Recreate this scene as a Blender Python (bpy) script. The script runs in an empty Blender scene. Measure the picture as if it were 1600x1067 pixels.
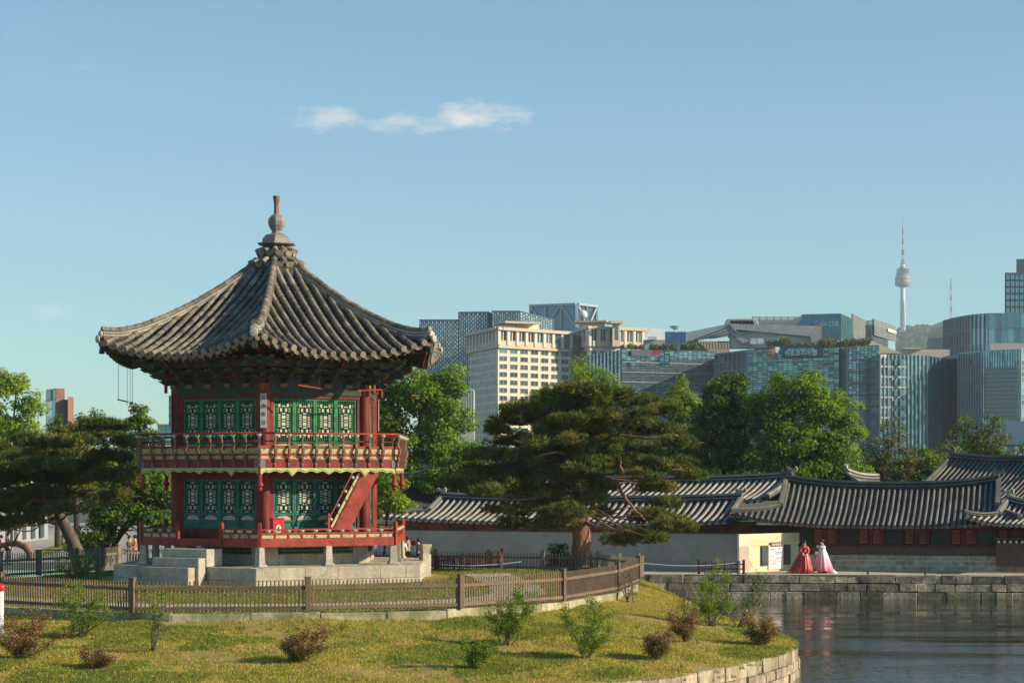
import bpy, math, random
import numpy as np
from math import sin, cos, pi, radians as R, sqrt, atan2
from mathutils import Vector, Matrix
random.seed(7); RNG = np.random.default_rng(7)
scene = bpy.context.scene
COL = scene.collection
# ------------------------------------------------------------------ camera
F = 3300.0; HOR = 745.0; CZ = 6.2
cam = bpy.data.cameras.new('camera'); camo = bpy.data.objects.new('camera', cam); COL.objects.link(camo)
camo.location = (0, 0, CZ); camo.rotation_euler = (R(90), 0, 0)
cam.sensor_width = 36.0; cam.lens = 36.0 * F / 1600.0
cam.shift_y = (HOR - 533.5) / 1600.0
cam.clip_start = 0.5; cam.clip_end = 20000
scene.camera = camo
# ------------------------------------------------------------------ light
SUN_EL = R(24.5); SUN_AZ = atan2(-0.21, 0.97)      # direction in the XY plane towards the sun
world = bpy.data.worlds.new('World'); scene.world = world; world.use_nodes = True
wn = world.node_tree; wl = wn.links
bgn = wn.nodes['Background']
sky = wn.nodes.new('ShaderNodeTexSky'); sky.sky_type = 'NISHITA'; sky.sun_disc = False
sky.sun_elevation = SUN_EL; sky.sun_rotation = pi / 2 - SUN_AZ
sky.altitude = 50; sky.air_density = 1.0; sky.dust_density = 0.3; sky.ozone_density = 2.0
bgn.inputs[1].default_value = 0.1
sun = bpy.data.lights.new('sun', 'SUN'); suno = bpy.data.objects.new('sun', sun); COL.objects.link(suno)
sun.energy = 5.0; sun.angle = R(0.5); sun.color = (1.0, 0.84, 0.62)
sd = Vector((cos(SUN_EL) * cos(SUN_AZ), cos(SUN_EL) * sin(SUN_AZ), sin(SUN_EL)))
suno.rotation_euler = sd.to_track_quat('Z', 'Y').to_euler()
suno.location = (60, 0, 60)
scene.view_settings.view_transform = 'Standard'; scene.view_settings.look = 'None'
scene.view_settings.gamma = 1; scene.view_settings.exposure = 0.48
scene.view_settings.use_curve_mapping = False
scene.cycles.use_denoising = True
scene.cycles.max_bounces = 6; scene.cycles.volume_bounces = 0; scene.cycles.transparent_max_bounces = 8
# thin clouds high up, as part of the sky (fixed directions of the sky, not of the picture)
def world_clouds():
    N = wn.nodes
    tc = N.new('ShaderNodeTexCoord')
    nz = N.new('ShaderNodeVectorMath'); nz.operation = 'NORMALIZE'
    wl.new(tc.outputs['Generated'], nz.inputs[0])
    sep = N.new('ShaderNodeSeparateXYZ'); wl.new(nz.outputs[0], sep.inputs[0])
    def m(op, a, b=None, clamp=False):
        n = N.new('ShaderNodeMath'); n.operation = op; n.use_clamp = clamp
        for i, v in enumerate((a, b)):
            if v is None: continue
            if isinstance(v, (int, float)): n.inputs[i].default_value = v
            else: wl.new(v, n.inputs[i])
        return n.outputs[0]
    ax = m('ARCTAN2', sep.outputs[0], sep.outputs[1]); az = m('DIVIDE', sep.outputs[2], m('MAXIMUM', sep.outputs[1], .01))
    no = N.new('ShaderNodeTexNoise'); no.inputs['Scale'].default_value = 60; no.inputs['Detail'].default_value = 7
    no.inputs['Roughness'].default_value = .6
    mp = N.new('ShaderNodeMapping'); mp.inputs['Scale'].default_value = (1, 1, 2.6)
    wl.new(nz.outputs[0], mp.inputs[0]); wl.new(mp.outputs[0], no.inputs['Vector'])
    tot = None
    for px, py, rx, ry, amt in ((745, 181, 125, 40, 1.3), (640, 194, 110, 28, 1.0), (520, 186, 110, 32, 1.0), (810, 172, 34, 9, .4), (470, 197, 36, 7, .35), (80, 488, 70, 22, .36), (130, 105, 34, 12, .22), (-700, 150, 200, 30, .8), (2500, 190, 260, 30, .8), (-1500, 300, 160, 24, .7)):
        cx = math.atan((px - 800) / F); cz = (HOR - py) / F
        dx = m('DIVIDE', m('SUBTRACT', ax, cx), rx / F); dz = m('DIVIDE', m('SUBTRACT', az, cz), ry / F)
        d = m('SUBTRACT', 1.0, m('SQRT', m('ADD', m('MULTIPLY', dx, dx), m('MULTIPLY', dz, dz))), True)
        v = m('MULTIPLY', m('MULTIPLY', m('SUBTRACT', m('ADD', m('MULTIPLY', d, .95), m('MULTIPLY', no.outputs[0], 1.7)), 1.2), 1.1, True), amt)
        v = m('MULTIPLY', v, m('MULTIPLY', d, 4.0, True))
        tot = v if tot is None else m('MAXIMUM', tot, v)
    mix = N.new('ShaderNodeMix'); mix.data_type = 'RGBA'
    wl.new(m('MULTIPLY', tot, .85, True), mix.inputs[0])
    hs = N.new('ShaderNodeHueSaturation'); hs.inputs['Saturation'].default_value = 1.0; hs.inputs['Value'].default_value = 1.0
    wl.new(sky.outputs[0], hs.inputs['Color'])
    tint = N.new('ShaderNodeMix'); tint.data_type = 'RGBA'; tint.blend_type = 'MULTIPLY'; tint.inputs[0].default_value = 1
    wl.new(hs.outputs[0], tint.inputs[6]); tint.inputs[7].default_value = SKY_TINT
    wl.new(tint.outputs[2], mix.inputs[6]); mix.inputs[7].default_value = CLOUD_COL
    wl.new(mix.outputs[2], bgn.inputs[0])
HAZE = .00012; SKY_TINT = (.69, 1.0, 1.07, 1); CLOUD_COL = (7.6, 7.2, 6.6, 1)
world_clouds()
# ------------------------------------------------------------------ helpers
def PT(px, py, d):
    """world point seen at photograph pixel (px,py) at distance d along the view axis"""
    return Vector(((px - 800) / F * d, d, CZ - (py - HOR) / F * d))
def GXY(px, d): return (px - 800) / F * d
def ZZ(py, d): return CZ - (py - HOR) / F * d

class MB:
    def __init__(s): s.v = []; s.f = []; s.m = []
    def add(s, vs, fs, m=0):
        b = len(s.v); s.v.extend([tuple(v) for v in vs])
        for f in fs: s.f.append([b + i for i in f]); s.m.append(m)
        return s
    def box(s, c, d, rz=0, m=0, ch=0):
        hx, hy, hz = d[0] / 2, d[1] / 2, d[2] / 2
        cr, sr = cos(rz), sin(rz)
        def T(x, y, z): return (c[0] + x * cr - y * sr, c[1] + x * sr + y * cr, c[2] + z)
        if ch <= 0:
            vs = [T(x, y, z) for z in (-hz, hz) for y in (-hy, hy) for x in (-hx, hx)]
            return s.add(vs, [(0, 2, 3, 1), (4, 5, 7, 6), (0, 1, 5, 4), (2, 6, 7, 3), (0, 4, 6, 2), (1, 3, 7, 5)], m)
        vs = []; idx = {}
        for i, sx in enumerate((-1, 1)):
            for j, sy in enumerate((-1, 1)):
                for k, sz in enumerate((-1, 1)):
                    for a in range(3):
                        x = sx * (hx - (0 if a == 0 else ch)); y = sy * (hy - (0 if a == 1 else ch)); z = sz * (hz - (0 if a == 2 else ch))
                        idx[(i, j, k, a)] = len(vs); vs.append(T(x, y, z))
        fs = []
        for i in (0, 1):
            q = [idx[(i, 0, 0, 0)], idx[(i, 1, 0, 0)], idx[(i, 1, 1, 0)], idx[(i, 0, 1, 0)]]; fs.append(q if i else q[::-1])
            q = [idx[(0, i, 0, 1)], idx[(1, i, 0, 1)], idx[(1, i, 1, 1)], idx[(0, i, 1, 1)]]; fs.append(q[::-1] if i else q)
            q = [idx[(0, 0, i, 2)], idx[(1, 0, i, 2)], idx[(1, 1, i, 2)], idx[(0, 1, i, 2)]]; fs.append(q if i else q[::-1])
        for i in (0, 1):
            for j in (0, 1):
                for k in (0, 1):
                    fs.append([idx[(i, j, k, 0)], idx[(i, j, k, 1)], idx[(i, j, k, 2)]])
        for i in (0, 1):
            for j in (0, 1):
                fs.append([idx[(i, j, 0, 0)], idx[(i, j, 1, 0)], idx[(i, j, 1, 1)], idx[(i, j, 0, 1)]])
                fs.append([idx[(i, 0, j, 0)], idx[(i, 1, j, 0)], idx[(i, 1, j, 2)], idx[(i, 0, j, 2)]])
                fs.append([idx[(0, i, j, 1)], idx[(1, i, j, 1)], idx[(1, i, j, 2)], idx[(0, i, j, 2)]])
        return s.add(vs, fs, m)
    def beam(s, p, q, w, h, m=0, up=(0, 0, 1)):
        p = Vector(p); q = Vector(q); d = (q - p)
        if d.length < 1e-6: return s
        d.normalize(); u = Vector(up)
        if abs(d.dot(u)) > .98: u = Vector((0, 1, 0))
        x = d.cross(u).normalized(); y = x.cross(d).normalized()
        vs = [e + x * a * w / 2 + y * b * h / 2 for e in (p, q) for a, b in ((-1, -1), (1, -1), (1, 1), (-1, 1))]
        return s.add(vs, [(0, 1, 2, 3), (7, 6, 5, 4), (0, 4, 5, 1), (1, 5, 6, 2), (2, 6, 7, 3), (3, 7, 4, 0)], m)
    def tube(s, pts, rad, n=8, m=0, cap=True, sq=(1, 1)):
        pts = [Vector(p) for p in pts]
        if not hasattr(rad, '__len__'): rad = [rad] * len(pts)
        rings = []; ux = None
        for i, p in enumerate(pts):
            d = (pts[min(i + 1, len(pts) - 1)] - pts[max(i - 1, 0)])
            if d.length < 1e-9: d = Vector((0, 0, 1))
            d.normalize()
            if ux is None:
                a = Vector((0, 0, 1)) if abs(d.z) < .9 else Vector((1, 0, 0))
                ux = a.cross(d).normalized()
            else:
                ux = (ux - d * ux.dot(d)); ux = ux.normalized() if ux.length > 1e-6 else Vector((1, 0, 0))
            uy = d.cross(ux)
            rings.append([p + (ux * cos(2 * pi * k / n) * sq[0] + uy * sin(2 * pi * k / n) * sq[1]) * rad[i] for k in range(n)])
        vs = [v for r in rings for v in r]; fs = []
        for i in range(len(pts) - 1):
            for k in range(n):
                fs.append((i * n + k, i * n + (k + 1) % n, (i + 1) * n + (k + 1) % n, (i + 1) * n + k))
        if cap:
            fs.append(list(range(n))[::-1]); fs.append([(len(pts) - 1) * n + k for k in range(n)])
        return s.add(vs, fs, m)
    def lathe(s, prof, n=16, c=(0, 0, 0), m=0, ph=0, cap=True):
        vs = []; fs = []
        for r, z in prof:
            for k in range(n):
                a = ph + 2 * pi * k / n; vs.append((c[0] + r * cos(a), c[1] + r * sin(a), c[2] + z))
        for i in range(len(prof) - 1):
            for k in range(n):
                fs.append((i * n + k, i * n + (k + 1) % n, (i + 1) * n + (k + 1) % n, (i + 1) * n + k))
        if cap:
            fs.append(list(range(n))[::-1]); fs.append([(len(prof) - 1) * n + k for k in range(n)])
        return s.add(vs, fs, m)
    def prism(s, poly, ext, m=0):
        """poly: list of 3D points (ccw seen against ext), extruded by vector ext"""
        n = len(poly); e = Vector(ext)
        vs = [Vector(p) for p in poly] + [Vector(p) + e for p in poly]
        fs = [list(range(n))[::-1], [n + i for i in range(n)]] + [(i, (i + 1) % n, n + (i + 1) % n, n + i) for i in range(n)]
        return s.add(vs, fs, m)
    def sph(s, c, r, n=8, k=6, m=0, sc=(1, 1, 1)):
        prof = [(r * sin(pi * i / k), -r * cos(pi * i / k)) for i in range(k + 1)]
        prof[0] = (r * .02, prof[0][1]); prof[-1] = (r * .02, prof[-1][1])
        vs = []; fs = []
        for rr, z in prof:
            for j in range(n): vs.append((c[0] + rr * cos(2 * pi * j / n) * sc[0], c[1] + rr * sin(2 * pi * j / n) * sc[1], c[2] + z * sc[2]))
        for i in range(k):
            for j in range(n): fs.append((i * n + j, i * n + (j + 1) % n, (i + 1) * n + (j + 1) % n, (i + 1) * n + j))
        return s.add(vs, fs, m)
    def mesh(s, name, mats, smooth=False):
        me = bpy.data.meshes.new(name); me.from_pydata(s.v, [], s.f)
        for mt in (mats if isinstance(mats, (list, tuple)) else [mats]): me.materials.append(mt)
        if any(s.m): me.polygons.foreach_set('material_index', s.m)
        if smooth:
            me.polygons.foreach_set('use_smooth', [True] * len(s.f))
            if smooth != True: me.set_sharp_from_angle(angle=R(smooth))
        me.update(); return me
    def build(s, name, mats, parent=None, loc=(0, 0, 0), rz=0, smooth=False, **kw):
        return obj(name, s.mesh(name, mats, smooth), parent, loc, rz, **kw)
def obj(name, me, parent=None, loc=(0, 0, 0), rz=0, mat=None, **kw):
    o = bpy.data.objects.new(name, me); COL.objects.link(o)
    if parent is not None: o.parent = parent
    if mat is not None: o.matrix_local = mat
    else:
        o.location = loc; o.rotation_euler = (0, 0, rz)
    for k, v in kw.items():
        if v: o[k] = v
    return o
def thing(name, label, category, loc=(0, 0, 0), rz=0, group=None):
    return obj(name, None, None, loc, rz, label=label, category=category, group=group)
def copy_thing(root, loc, rz, label=None, group=None, scale=None):
    r = root.copy(); COL.objects.link(r); r.location = loc; r.rotation_euler = (0, 0, rz)
    if scale: r.scale = (scale, scale, scale)
    if label: r['label'] = label
    if group: r['group'] = group
    for ch in list(root.children):
        c = ch.copy(); COL.objects.link(c); c.parent = r
        for g in list(ch.children):
            d = g.copy(); COL.objects.link(d); d.parent = c
    return r
def text_mesh(body, size, depth=0.0, align='CENTER', bold=0.0):
    cu = bpy.data.curves.new('lettering', 'FONT'); cu.body = body; cu.size = size; cu.extrude = depth
    cu.align_x = align; cu.align_y = 'CENTER'; cu.offset = bold; cu.resolution_u = 3
    o = bpy.data.objects.new('lettering', cu); COL.objects.link(o)
    dg = bpy.context.evaluated_depsgraph_get(); me = bpy.data.meshes.new_from_object(o.evaluated_get(dg))
    bpy.data.objects.remove(o); bpy.data.curves.remove(cu); return me
def frame_mat(o, x, y, z):
    """matrix with columns x,y,z at origin o"""
    return Matrix(((x[0], y[0], z[0], o[0]), (x[1], y[1], z[1], o[1]), (x[2], y[2], z[2], o[2]), (0, 0, 0, 1)))
def big_mesh(name, verts, quads, mats, smooth=False, tri=False, mi=None):
    me = bpy.data.meshes.new(name); n = 3 if tri else 4
    nv = len(verts); nf = len(quads)
    me.vertices.add(nv); me.vertices.foreach_set('co', np.asarray(verts, dtype=np.float32).ravel())
    me.loops.add(nf * n); me.loops.foreach_set('vertex_index', np.asarray(quads, dtype=np.int32).ravel())
    me.polygons.add(nf); me.polygons.foreach_set('loop_start', np.arange(0, nf * n, n, dtype=np.int32))
    if mi is not None: me.polygons.foreach_set('material_index', np.asarray(mi, dtype=np.int32))
    for mt in (mats if isinstance(mats, (list, tuple)) else [mats]): me.materials.append(mt)
    me.update(calc_edges=True); me.validate()
    if smooth: me.polygons.foreach_set('use_smooth', np.ones(nf, dtype=bool))
    return me
# ------------------------------------------------------------------ materials
MATS = {}
def pmat(name, col, col2=None, rough=.75, var=.22, scale=3.0, detail=5, bump=0, bscale=None, metal=0, orand=0, irand=0, spec=.3, trans=0, stretch=(1, 1, 1), mixlo=.4, mixhi=.65, hue=0):
    if name in MATS: return MATS[name]
    m = bpy.data.materials.new(name); m.use_nodes = True; nt = m.node_tree; N = nt.nodes; L = nt.links
    b = N['Principled BSDF']; b.inputs['Roughness'].default_value = rough; b.inputs['Metallic'].default_value = metal
    b.inputs['Specular IOR Level'].default_value = spec
    geo = N.new('ShaderNodeNewGeometry')
    mp = N.new('ShaderNodeMapping'); mp.inputs['Scale'].default_value = stretch; L.new(geo.outputs['Position'], mp.inputs[0])
    nz = N.new('ShaderNodeTexNoise'); nz.inputs['Scale'].default_value = scale; nz.inputs['Detail'].default_value = detail
    nz.inputs['Roughness'].default_value = .65; L.new(mp.outputs[0], nz.inputs['Vector'])
    c2 = col2 or tuple(c * (1 - var * 1.6) for c in col)
    rp = N.new('ShaderNodeValToRGB'); rp.color_ramp.elements[0].position = mixlo; rp.color_ramp.elements[1].position = mixhi
    rp.color_ramp.elements[0].color = (*c2, 1); rp.color_ramp.elements[1].color = (*col, 1)
    L.new(nz.outputs[0], rp.inputs[0])
    n2 = N.new('ShaderNodeTexNoise'); n2.inputs['Scale'].default_value = scale * 6; n2.inputs['Detail'].default_value = 3
    L.new(mp.outputs[0], n2.inputs['Vector'])
    mr = N.new('ShaderNodeMapRange'); mr.inputs['From Min'].default_value = .3; mr.inputs['From Max'].default_value = .7
    mr.inputs['To Min'].default_value = 1 - var; mr.inputs['To Max'].default_value = 1 + var
    L.new(n2.outputs[0], mr.inputs['Value'])
    val = mr.outputs[0]
    hs = N.new('ShaderNodeHueSaturation')
    def add_rand(out, k):
        nonlocal val
        r = N.new('ShaderNodeMapRange'); r.inputs['To Min'].default_value = 1 - k; r.inputs['To Max'].default_value = 1 + k
        L.new(out, r.inputs['Value'])
        mm = N.new('ShaderNodeMath'); mm.operation = 'MULTIPLY'; L.new(val, mm.inputs[0]); L.new(r.outputs[0], mm.inputs[1]); val = mm.outputs[0]
    if orand:
        oi = N.new('ShaderNodeObjectInfo'); add_rand(oi.outputs['Random'], orand); rnd = oi.outputs['Random']
    if irand: add_rand(geo.outputs['Random Per Island'], irand); rnd = geo.outputs['Random Per Island']
    if hue and (orand or irand):
        hr = N.new('ShaderNodeMapRange'); hr.inputs['To Min'].default_value = .5 - hue; hr.inputs['To Max'].default_value = .5 + hue
        wv = N.new('ShaderNodeMath'); wv.operation = 'FRACT'; w2 = N.new('ShaderNodeMath'); w2.operation = 'MULTIPLY'; w2.inputs[1].default_value = 7.31
        L.new(rnd, w2.inputs[0]); L.new(w2.outputs[0], wv.inputs[0]); L.new(wv.outputs[0], hr.inputs['Value']); L.new(hr.outputs[0], hs.inputs['Hue'])
    L.new(rp.outputs[0], hs.inputs['Color']); L.new(val, hs.inputs['Value']); L.new(hs.outputs[0], b.inputs['Base Color'])
    if bump:
        bm = N.new('ShaderNodeBump'); bm.inputs['Strength'].default_value = bump; bm.inputs['Distance'].default_value = .03
        n3 = N.new('ShaderNodeTexNoise'); n3.inputs['Scale'].default_value = bscale or scale * 5; n3.inputs['Detail'].default_value = 6
        L.new(mp.outputs[0], n3.inputs['Vector']); L.new(n3.outputs[0], bm.inputs['Height']); L.new(bm.outputs[0], b.inputs['Normal'])
    if trans:
        out = N['Material Output']; tr = N.new('ShaderNodeBsdfTranslucent'); mx = N.new('ShaderNodeMixShader'); mx.inputs[0].default_value = trans
        tc = N.new('ShaderNodeMix'); tc.data_type = 'RGBA'; tc.blend_type = 'MULTIPLY'; tc.inputs[0].default_value = 1; tc.inputs[7].default_value = (1.5, 1.6, .5, 1)
        L.new(hs.outputs[0], tc.inputs[6]); L.new(tc.outputs[2], tr.inputs[0])
        L.new(b.outputs[0], mx.inputs[1]); L.new(tr.outputs[0], mx.inputs[2]); L.new(mx.outputs[0], out.inputs[0])
    MATS[name] = m; return m
M = {}
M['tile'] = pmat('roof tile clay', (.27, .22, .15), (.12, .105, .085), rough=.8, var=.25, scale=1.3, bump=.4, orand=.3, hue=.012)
M['tile_dark'] = pmat('roof tile bed', (.085, .075, .06), (.04, .037, .033), rough=.85, var=.3, scale=1.5, bump=.4)  # shadow in the troughs is put into this darker tile colour
M['tile_end'] = pmat('roof tile end', (.33, .27, .185), (.19, .16, .12), rough=.8, var=.22, scale=2.5, bump=.4, orand=.18)
M['mortar'] = pmat('lime mortar', (.55, .5, .4), (.35, .31, .25), rough=.85, var=.2, scale=2)
M['tile_city'] = pmat('grey roof tile', (.38, .35, .29), (.26, .24, .2), rough=.7, var=.15, scale=.8, orand=.14)  # paler copy: sun caught by the tile rows is put into the colour
M['tile_city2'] = pmat('dark grey roof tile', (.22, .2, .15), (.12, .11, .09), rough=.7, var=.15, scale=.8, orand=.12)  # darker copy of the grey tile, for roofs with less sunlit rows
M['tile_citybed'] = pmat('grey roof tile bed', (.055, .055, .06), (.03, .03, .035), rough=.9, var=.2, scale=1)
M['red'] = pmat('red oxide painted wood', (.27, .03, .018), (.12, .016, .011), rough=.6, var=.2, scale=2.2, bump=.15, stretch=(1, 1, .35))
M['red_light'] = pmat('faded red painted wood', (.37, .05, .025), (.22, .03, .017), rough=.6, var=.18, scale=2.5, bump=.15)
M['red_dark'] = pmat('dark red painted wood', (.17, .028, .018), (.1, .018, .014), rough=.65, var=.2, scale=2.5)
M['green'] = pmat('green painted wood', (.045, .29, .095), (.018, .13, .045), rough=.6, var=.18, scale=3)
M['green2'] = pmat('teal painted wood', (.03, .2, .13), (.014, .1, .07), rough=.6, var=.18, scale=3)
M['green_dark'] = pmat('dark green painted wood', (.015, .085, .05), (.02, .05, .035), rough=.65, var=.3, scale=3)
M['dan_green'] = pmat('patterned green painted wood', (.012, .07, .036), (.06, .03, .02), rough=.65, var=.4, scale=5, mixlo=.47, mixhi=.52)
M['dan_purple'] = pmat('patterned purple painted panel', (.16, .05, .08), (.05, .09, .08), rough=.7, var=.5, scale=8, mixlo=.47, mixhi=.5)
M['paper'] = pmat('door paper', (.62, .57, .45), (.5, .45, .34), rough=.8, var=.08, scale=4)
M['cream'] = pmat('cream painted panel', (.62, .52, .27), (.5, .36, .18), rough=.7, var=.2, scale=9)
M['cream_pat'] = pmat('floral painted panel', (.50, .40, .2), (.15, .1, .07), rough=.7, var=.25, scale=11, mixlo=.40, mixhi=.46)
M['pink_pat'] = pmat('pink floral ornament', (.62, .36, .3), (.25, .32, .25), rough=.7, var=.35, scale=14, mixlo=.42, mixhi=.5)
M['lime'] = pmat('yellow green painted board', (.52, .55, .2), (.4, .42, .15), rough=.7, var=.12, scale=3)
M['black'] = pmat('black', (.015, .015, .015), rough=.6, var=.1)
M['iron'] = pmat('iron fitting', (.09, .09, .095), (.05, .05, .05), rough=.6, var=.2, scale=4, metal=.3)
M['stone'] = pmat('granite', (.50, .44, .33), (.36, .32, .25), rough=.85, var=.18, scale=1.6, bump=.5, bscale=14, orand=.12)
M['stone_dark'] = pmat('weathered stone', (.44, .365, .24), (.17, .15, .105), rough=.9, var=.3, scale=1.3, bump=.8, bscale=7, orand=.5, hue=.012)
M['stone_moss'] = pmat('kerb stone with moss', (.44, .37, .24), (.2, .2, .085), rough=.9, var=.22, scale=.9, bump=.6, bscale=9, orand=.15)
M['stone_shore'] = pmat('shore wall stone', (.42, .34, .23), (.24, .19, .13), rough=.88, var=.25, scale=1.1, bump=.7, bscale=8, orand=.25, hue=.01)
M['bronze'] = pmat('weathered bronze', (.25, .27, .24), (.28, .2, .17), rough=.6, var=.2, scale=3.5, metal=.15)
M['bronze_red'] = pmat('reddish copper', (.3, .17, .14), (.2, .13, .11), rough=.6, var=.15, scale=3, metal=.15)
M['fence'] = pmat('brown painted fence', (.2, .125, .08), (.14, .09, .06), rough=.7, var=.14, scale=2.0, orand=.08)
M['fence_dark'] = pmat('shaded fence and dark post', (.10, .075, .055), (.06, .045, .035), rough=.7, var=.15, scale=2)  # shade on the left fence run is painted in as darker wood
M['fence_grey'] = pmat('weathered wood fence', (.27, .23, .17), (.17, .145, .11), rough=.8, var=.2, scale=3, orand=.1)
M['bark_red'] = pmat('red pine bark', (.35, .175, .105), (.16, .085, .055), rough=.9, var=.35, scale=2.2, bump=1, bscale=9, stretch=(2.2, 2.2, .4))
M['bark'] = pmat('dark bark', (.07, .055, .04), (.035, .028, .02), rough=.95, var=.3, scale=3, bump=1, bscale=9, stretch=(2, 2, .5))
M['bark_grey'] = pmat('grey bark', (.16, .13, .1), (.09, .075, .06), rough=.95, var=.3, scale=3, bump=.8, stretch=(2, 2, .5))
M['white'] = pmat('white paint', (.74, .73, .70), rough=.6, var=.05)
M['redbox'] = pmat('glossy red paint', (.62, .01, .012), rough=.35, var=.05, spec=.5)
def leaf(name, c, c2, tr=.3, irand=.35, hue=.015):
    return pmat(name, c, c2, rough=.6, var=.2, scale=.45, irand=irand, trans=tr, hue=hue, spec=.25)
M['leaf_bright'] = leaf('bright green leaves', (.22, .33, .026), (.15, .25, .02), .42)
M['leaf_mid'] = leaf('mid green leaves', (.18, .28, .024), (.11, .19, .018), .42)
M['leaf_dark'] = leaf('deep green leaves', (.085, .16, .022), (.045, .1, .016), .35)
M['leaf_lime'] = leaf('yellow green leaves', (.29, .36, .03), (.2, .28, .025), .45)
M['needle'] = leaf('red pine needles', (.15, .185, .03), (.075, .105, .02), .18, .4, .02)
M['needle_tip'] = leaf('browned pine needles', (.28, .235, .045), (.2, .18, .034), .18, .35, .02)
M['needle_green'] = leaf('green conifer needles', (.075, .15, .035), (.04, .09, .025), .2)
M['leaf_brown'] = leaf('sparse brown leaves', (.14, .085, .03), (.09, .075, .03), .3)
M['leaf_olive'] = leaf('olive green leaves', (.13, .15, .03), (.08, .1, .02), .35)
M['azalea'] = leaf('azalea leaves', (.17, .16, .035), (.2, .1, .04), .35)
M['flower'] = leaf('azalea flowers', (.75, .3, .34), (.6, .2, .18), .3, .25, .02)
# ================================================================== SETTING
GZ = 1.2   # level of the far bank
def catmull(P, n=10, closed=True):
    out = []; m = len(P)
    for i in range(m if closed else m - 1):
        g = lambda k: Vector(P[k % m]) if closed else Vector(P[max(0, min(m - 1, k))])
        p0, p1, p2, p3 = g(i - 1), g(i), g(i + 1), g(i + 2)
        for j in range(n):
            t = j / n
            out.append(.5 * ((2 * p1) + (p2 - p0) * t + (2 * p0 - 5 * p1 + 4 * p2 - p3) * t * t + (3 * p1 - p0 - 3 * p2 + p3) * t ** 3))
    if not closed: out.append(Vector(P[-1]))
    return out
def ground_mat(name, a, b, c, sc=.5, bump=.6):
    m = bpy.data.materials.new(name); m.use_nodes = True; nt = m.node_tree; N = nt.nodes; L = nt.links; B = N['Principled BSDF']
    B.inputs['Roughness'].default_value = .95; B.inputs['Specular IOR Level'].default_value = .1
    g = N.new('ShaderNodeNewGeometry')
    def noise(s, d=6, r=.6):
        n = N.new('ShaderNodeTexNoise'); n.inputs['Scale'].default_value = s; n.inputs['Detail'].default_value = d; n.inputs['Roughness'].default_value = r
        L.new(g.outputs['Position'], n.inputs['Vector']); return n.outputs[0]
    def ramp(x, lo, hi, c1, c2):
        r = N.new('ShaderNodeValToRGB'); r.color_ramp.elements[0].position = lo; r.color_ramp.elements[1].position = hi
        r.color_ramp.elements[0].color = c1; r.color_ramp.elements[1].color = c2; L.new(x, r.inputs[0]); return r.outputs[0]
    r1 = ramp(noise(sc, 8, .7), .42, .6, (*a, 1), (*b, 1))
    f = ramp(noise(sc * 3.3, 8, .75), .5, .66, (0, 0, 0, 1), (1, 1, 1, 1))
    mx = N.new('ShaderNodeMix'); mx.data_type = 'RGBA'; L.new(f, mx.inputs[0]); L.new(r1, mx.inputs[6]); mx.inputs[7].default_value = (*c, 1)
    f2 = ramp(noise(14, 4, .8), .3, .7, (.62, .62, .62, 1), (1.28, 1.28, 1.2, 1))
    m2 = N.new('ShaderNodeMix'); m2.data_type = 'RGBA'; m2.blend_type = 'MULTIPLY'; m2.inputs[0].default_value = 1
    L.new(mx.outputs[2], m2.inputs[6]); L.new(f2, m2.inputs[7]); L.new(m2.outputs[2], B.inputs['Base Color'])
    bm = N.new('ShaderNodeBump'); bm.inputs['Strength'].default_value = bump; bm.inputs['Distance'].default_value = .08
    L.new(noise(11, 6, .8), bm.inputs['Height']); L.new(bm.outputs[0], B.inputs['Normal']); return m
M['grass'] = ground_mat('dry lawn', (.42, .28, .09), (.25, .2, .05), (.42, .3, .13))
M['lawn'] = ground_mat('green lawn', (.26, .24, .055), (.2, .21, .045), (.36, .3, .1))
M['soil'] = ground_mat('park ground', (.13, .145, .11), (.08, .11, .055), (.18, .18, .165), .2)
M['sand'] = pmat('sandy path', (.52, .43, .3), (.42, .35, .25), rough=.95, var=.1, scale=1.2, bump=.2)
M['pave'] = pmat('pale stone paving', (.40, .38, .34), (.33, .31, .28), rough=.9, var=.08, scale=.6)
# ground around the pond: one sheet with the pond left open
bank = [(-60, 119), (-25, 113), (-4, 109.6), (6.6, 108.3), (18, 107.6), (26, 107), (60, 105.5), (80, 104)]
g = MB(); FAR = 9000
gl = [(-FAR, 119)] + bank + [(FAR, 104)]
for i in range(len(gl) - 1):
    (x0, y0), (x1, y1) = gl[i], gl[i + 1]
    g.add([(x0, y0, GZ), (x1, y1, GZ), (x1, FAR, GZ), (x0, FAR, GZ)], [(0, 1, 2, 3)])
g.add([(-FAR, -FAR, GZ), (-60, -FAR, GZ), (-60, 119, GZ), (-FAR, 119, GZ)], [(0, 1, 2, 3)])
g.add([(80, -FAR, GZ), (FAR, -FAR, GZ), (FAR, 104, GZ), (80, 104, GZ)], [(0, 1, 2, 3)])
g.add([(-60, -FAR, GZ), (80, -FAR, GZ), (80, 12, GZ), (-60, 12, GZ)], [(0, 1, 2, 3)])
g.build('ground', M['soil'], kind='structure')
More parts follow.
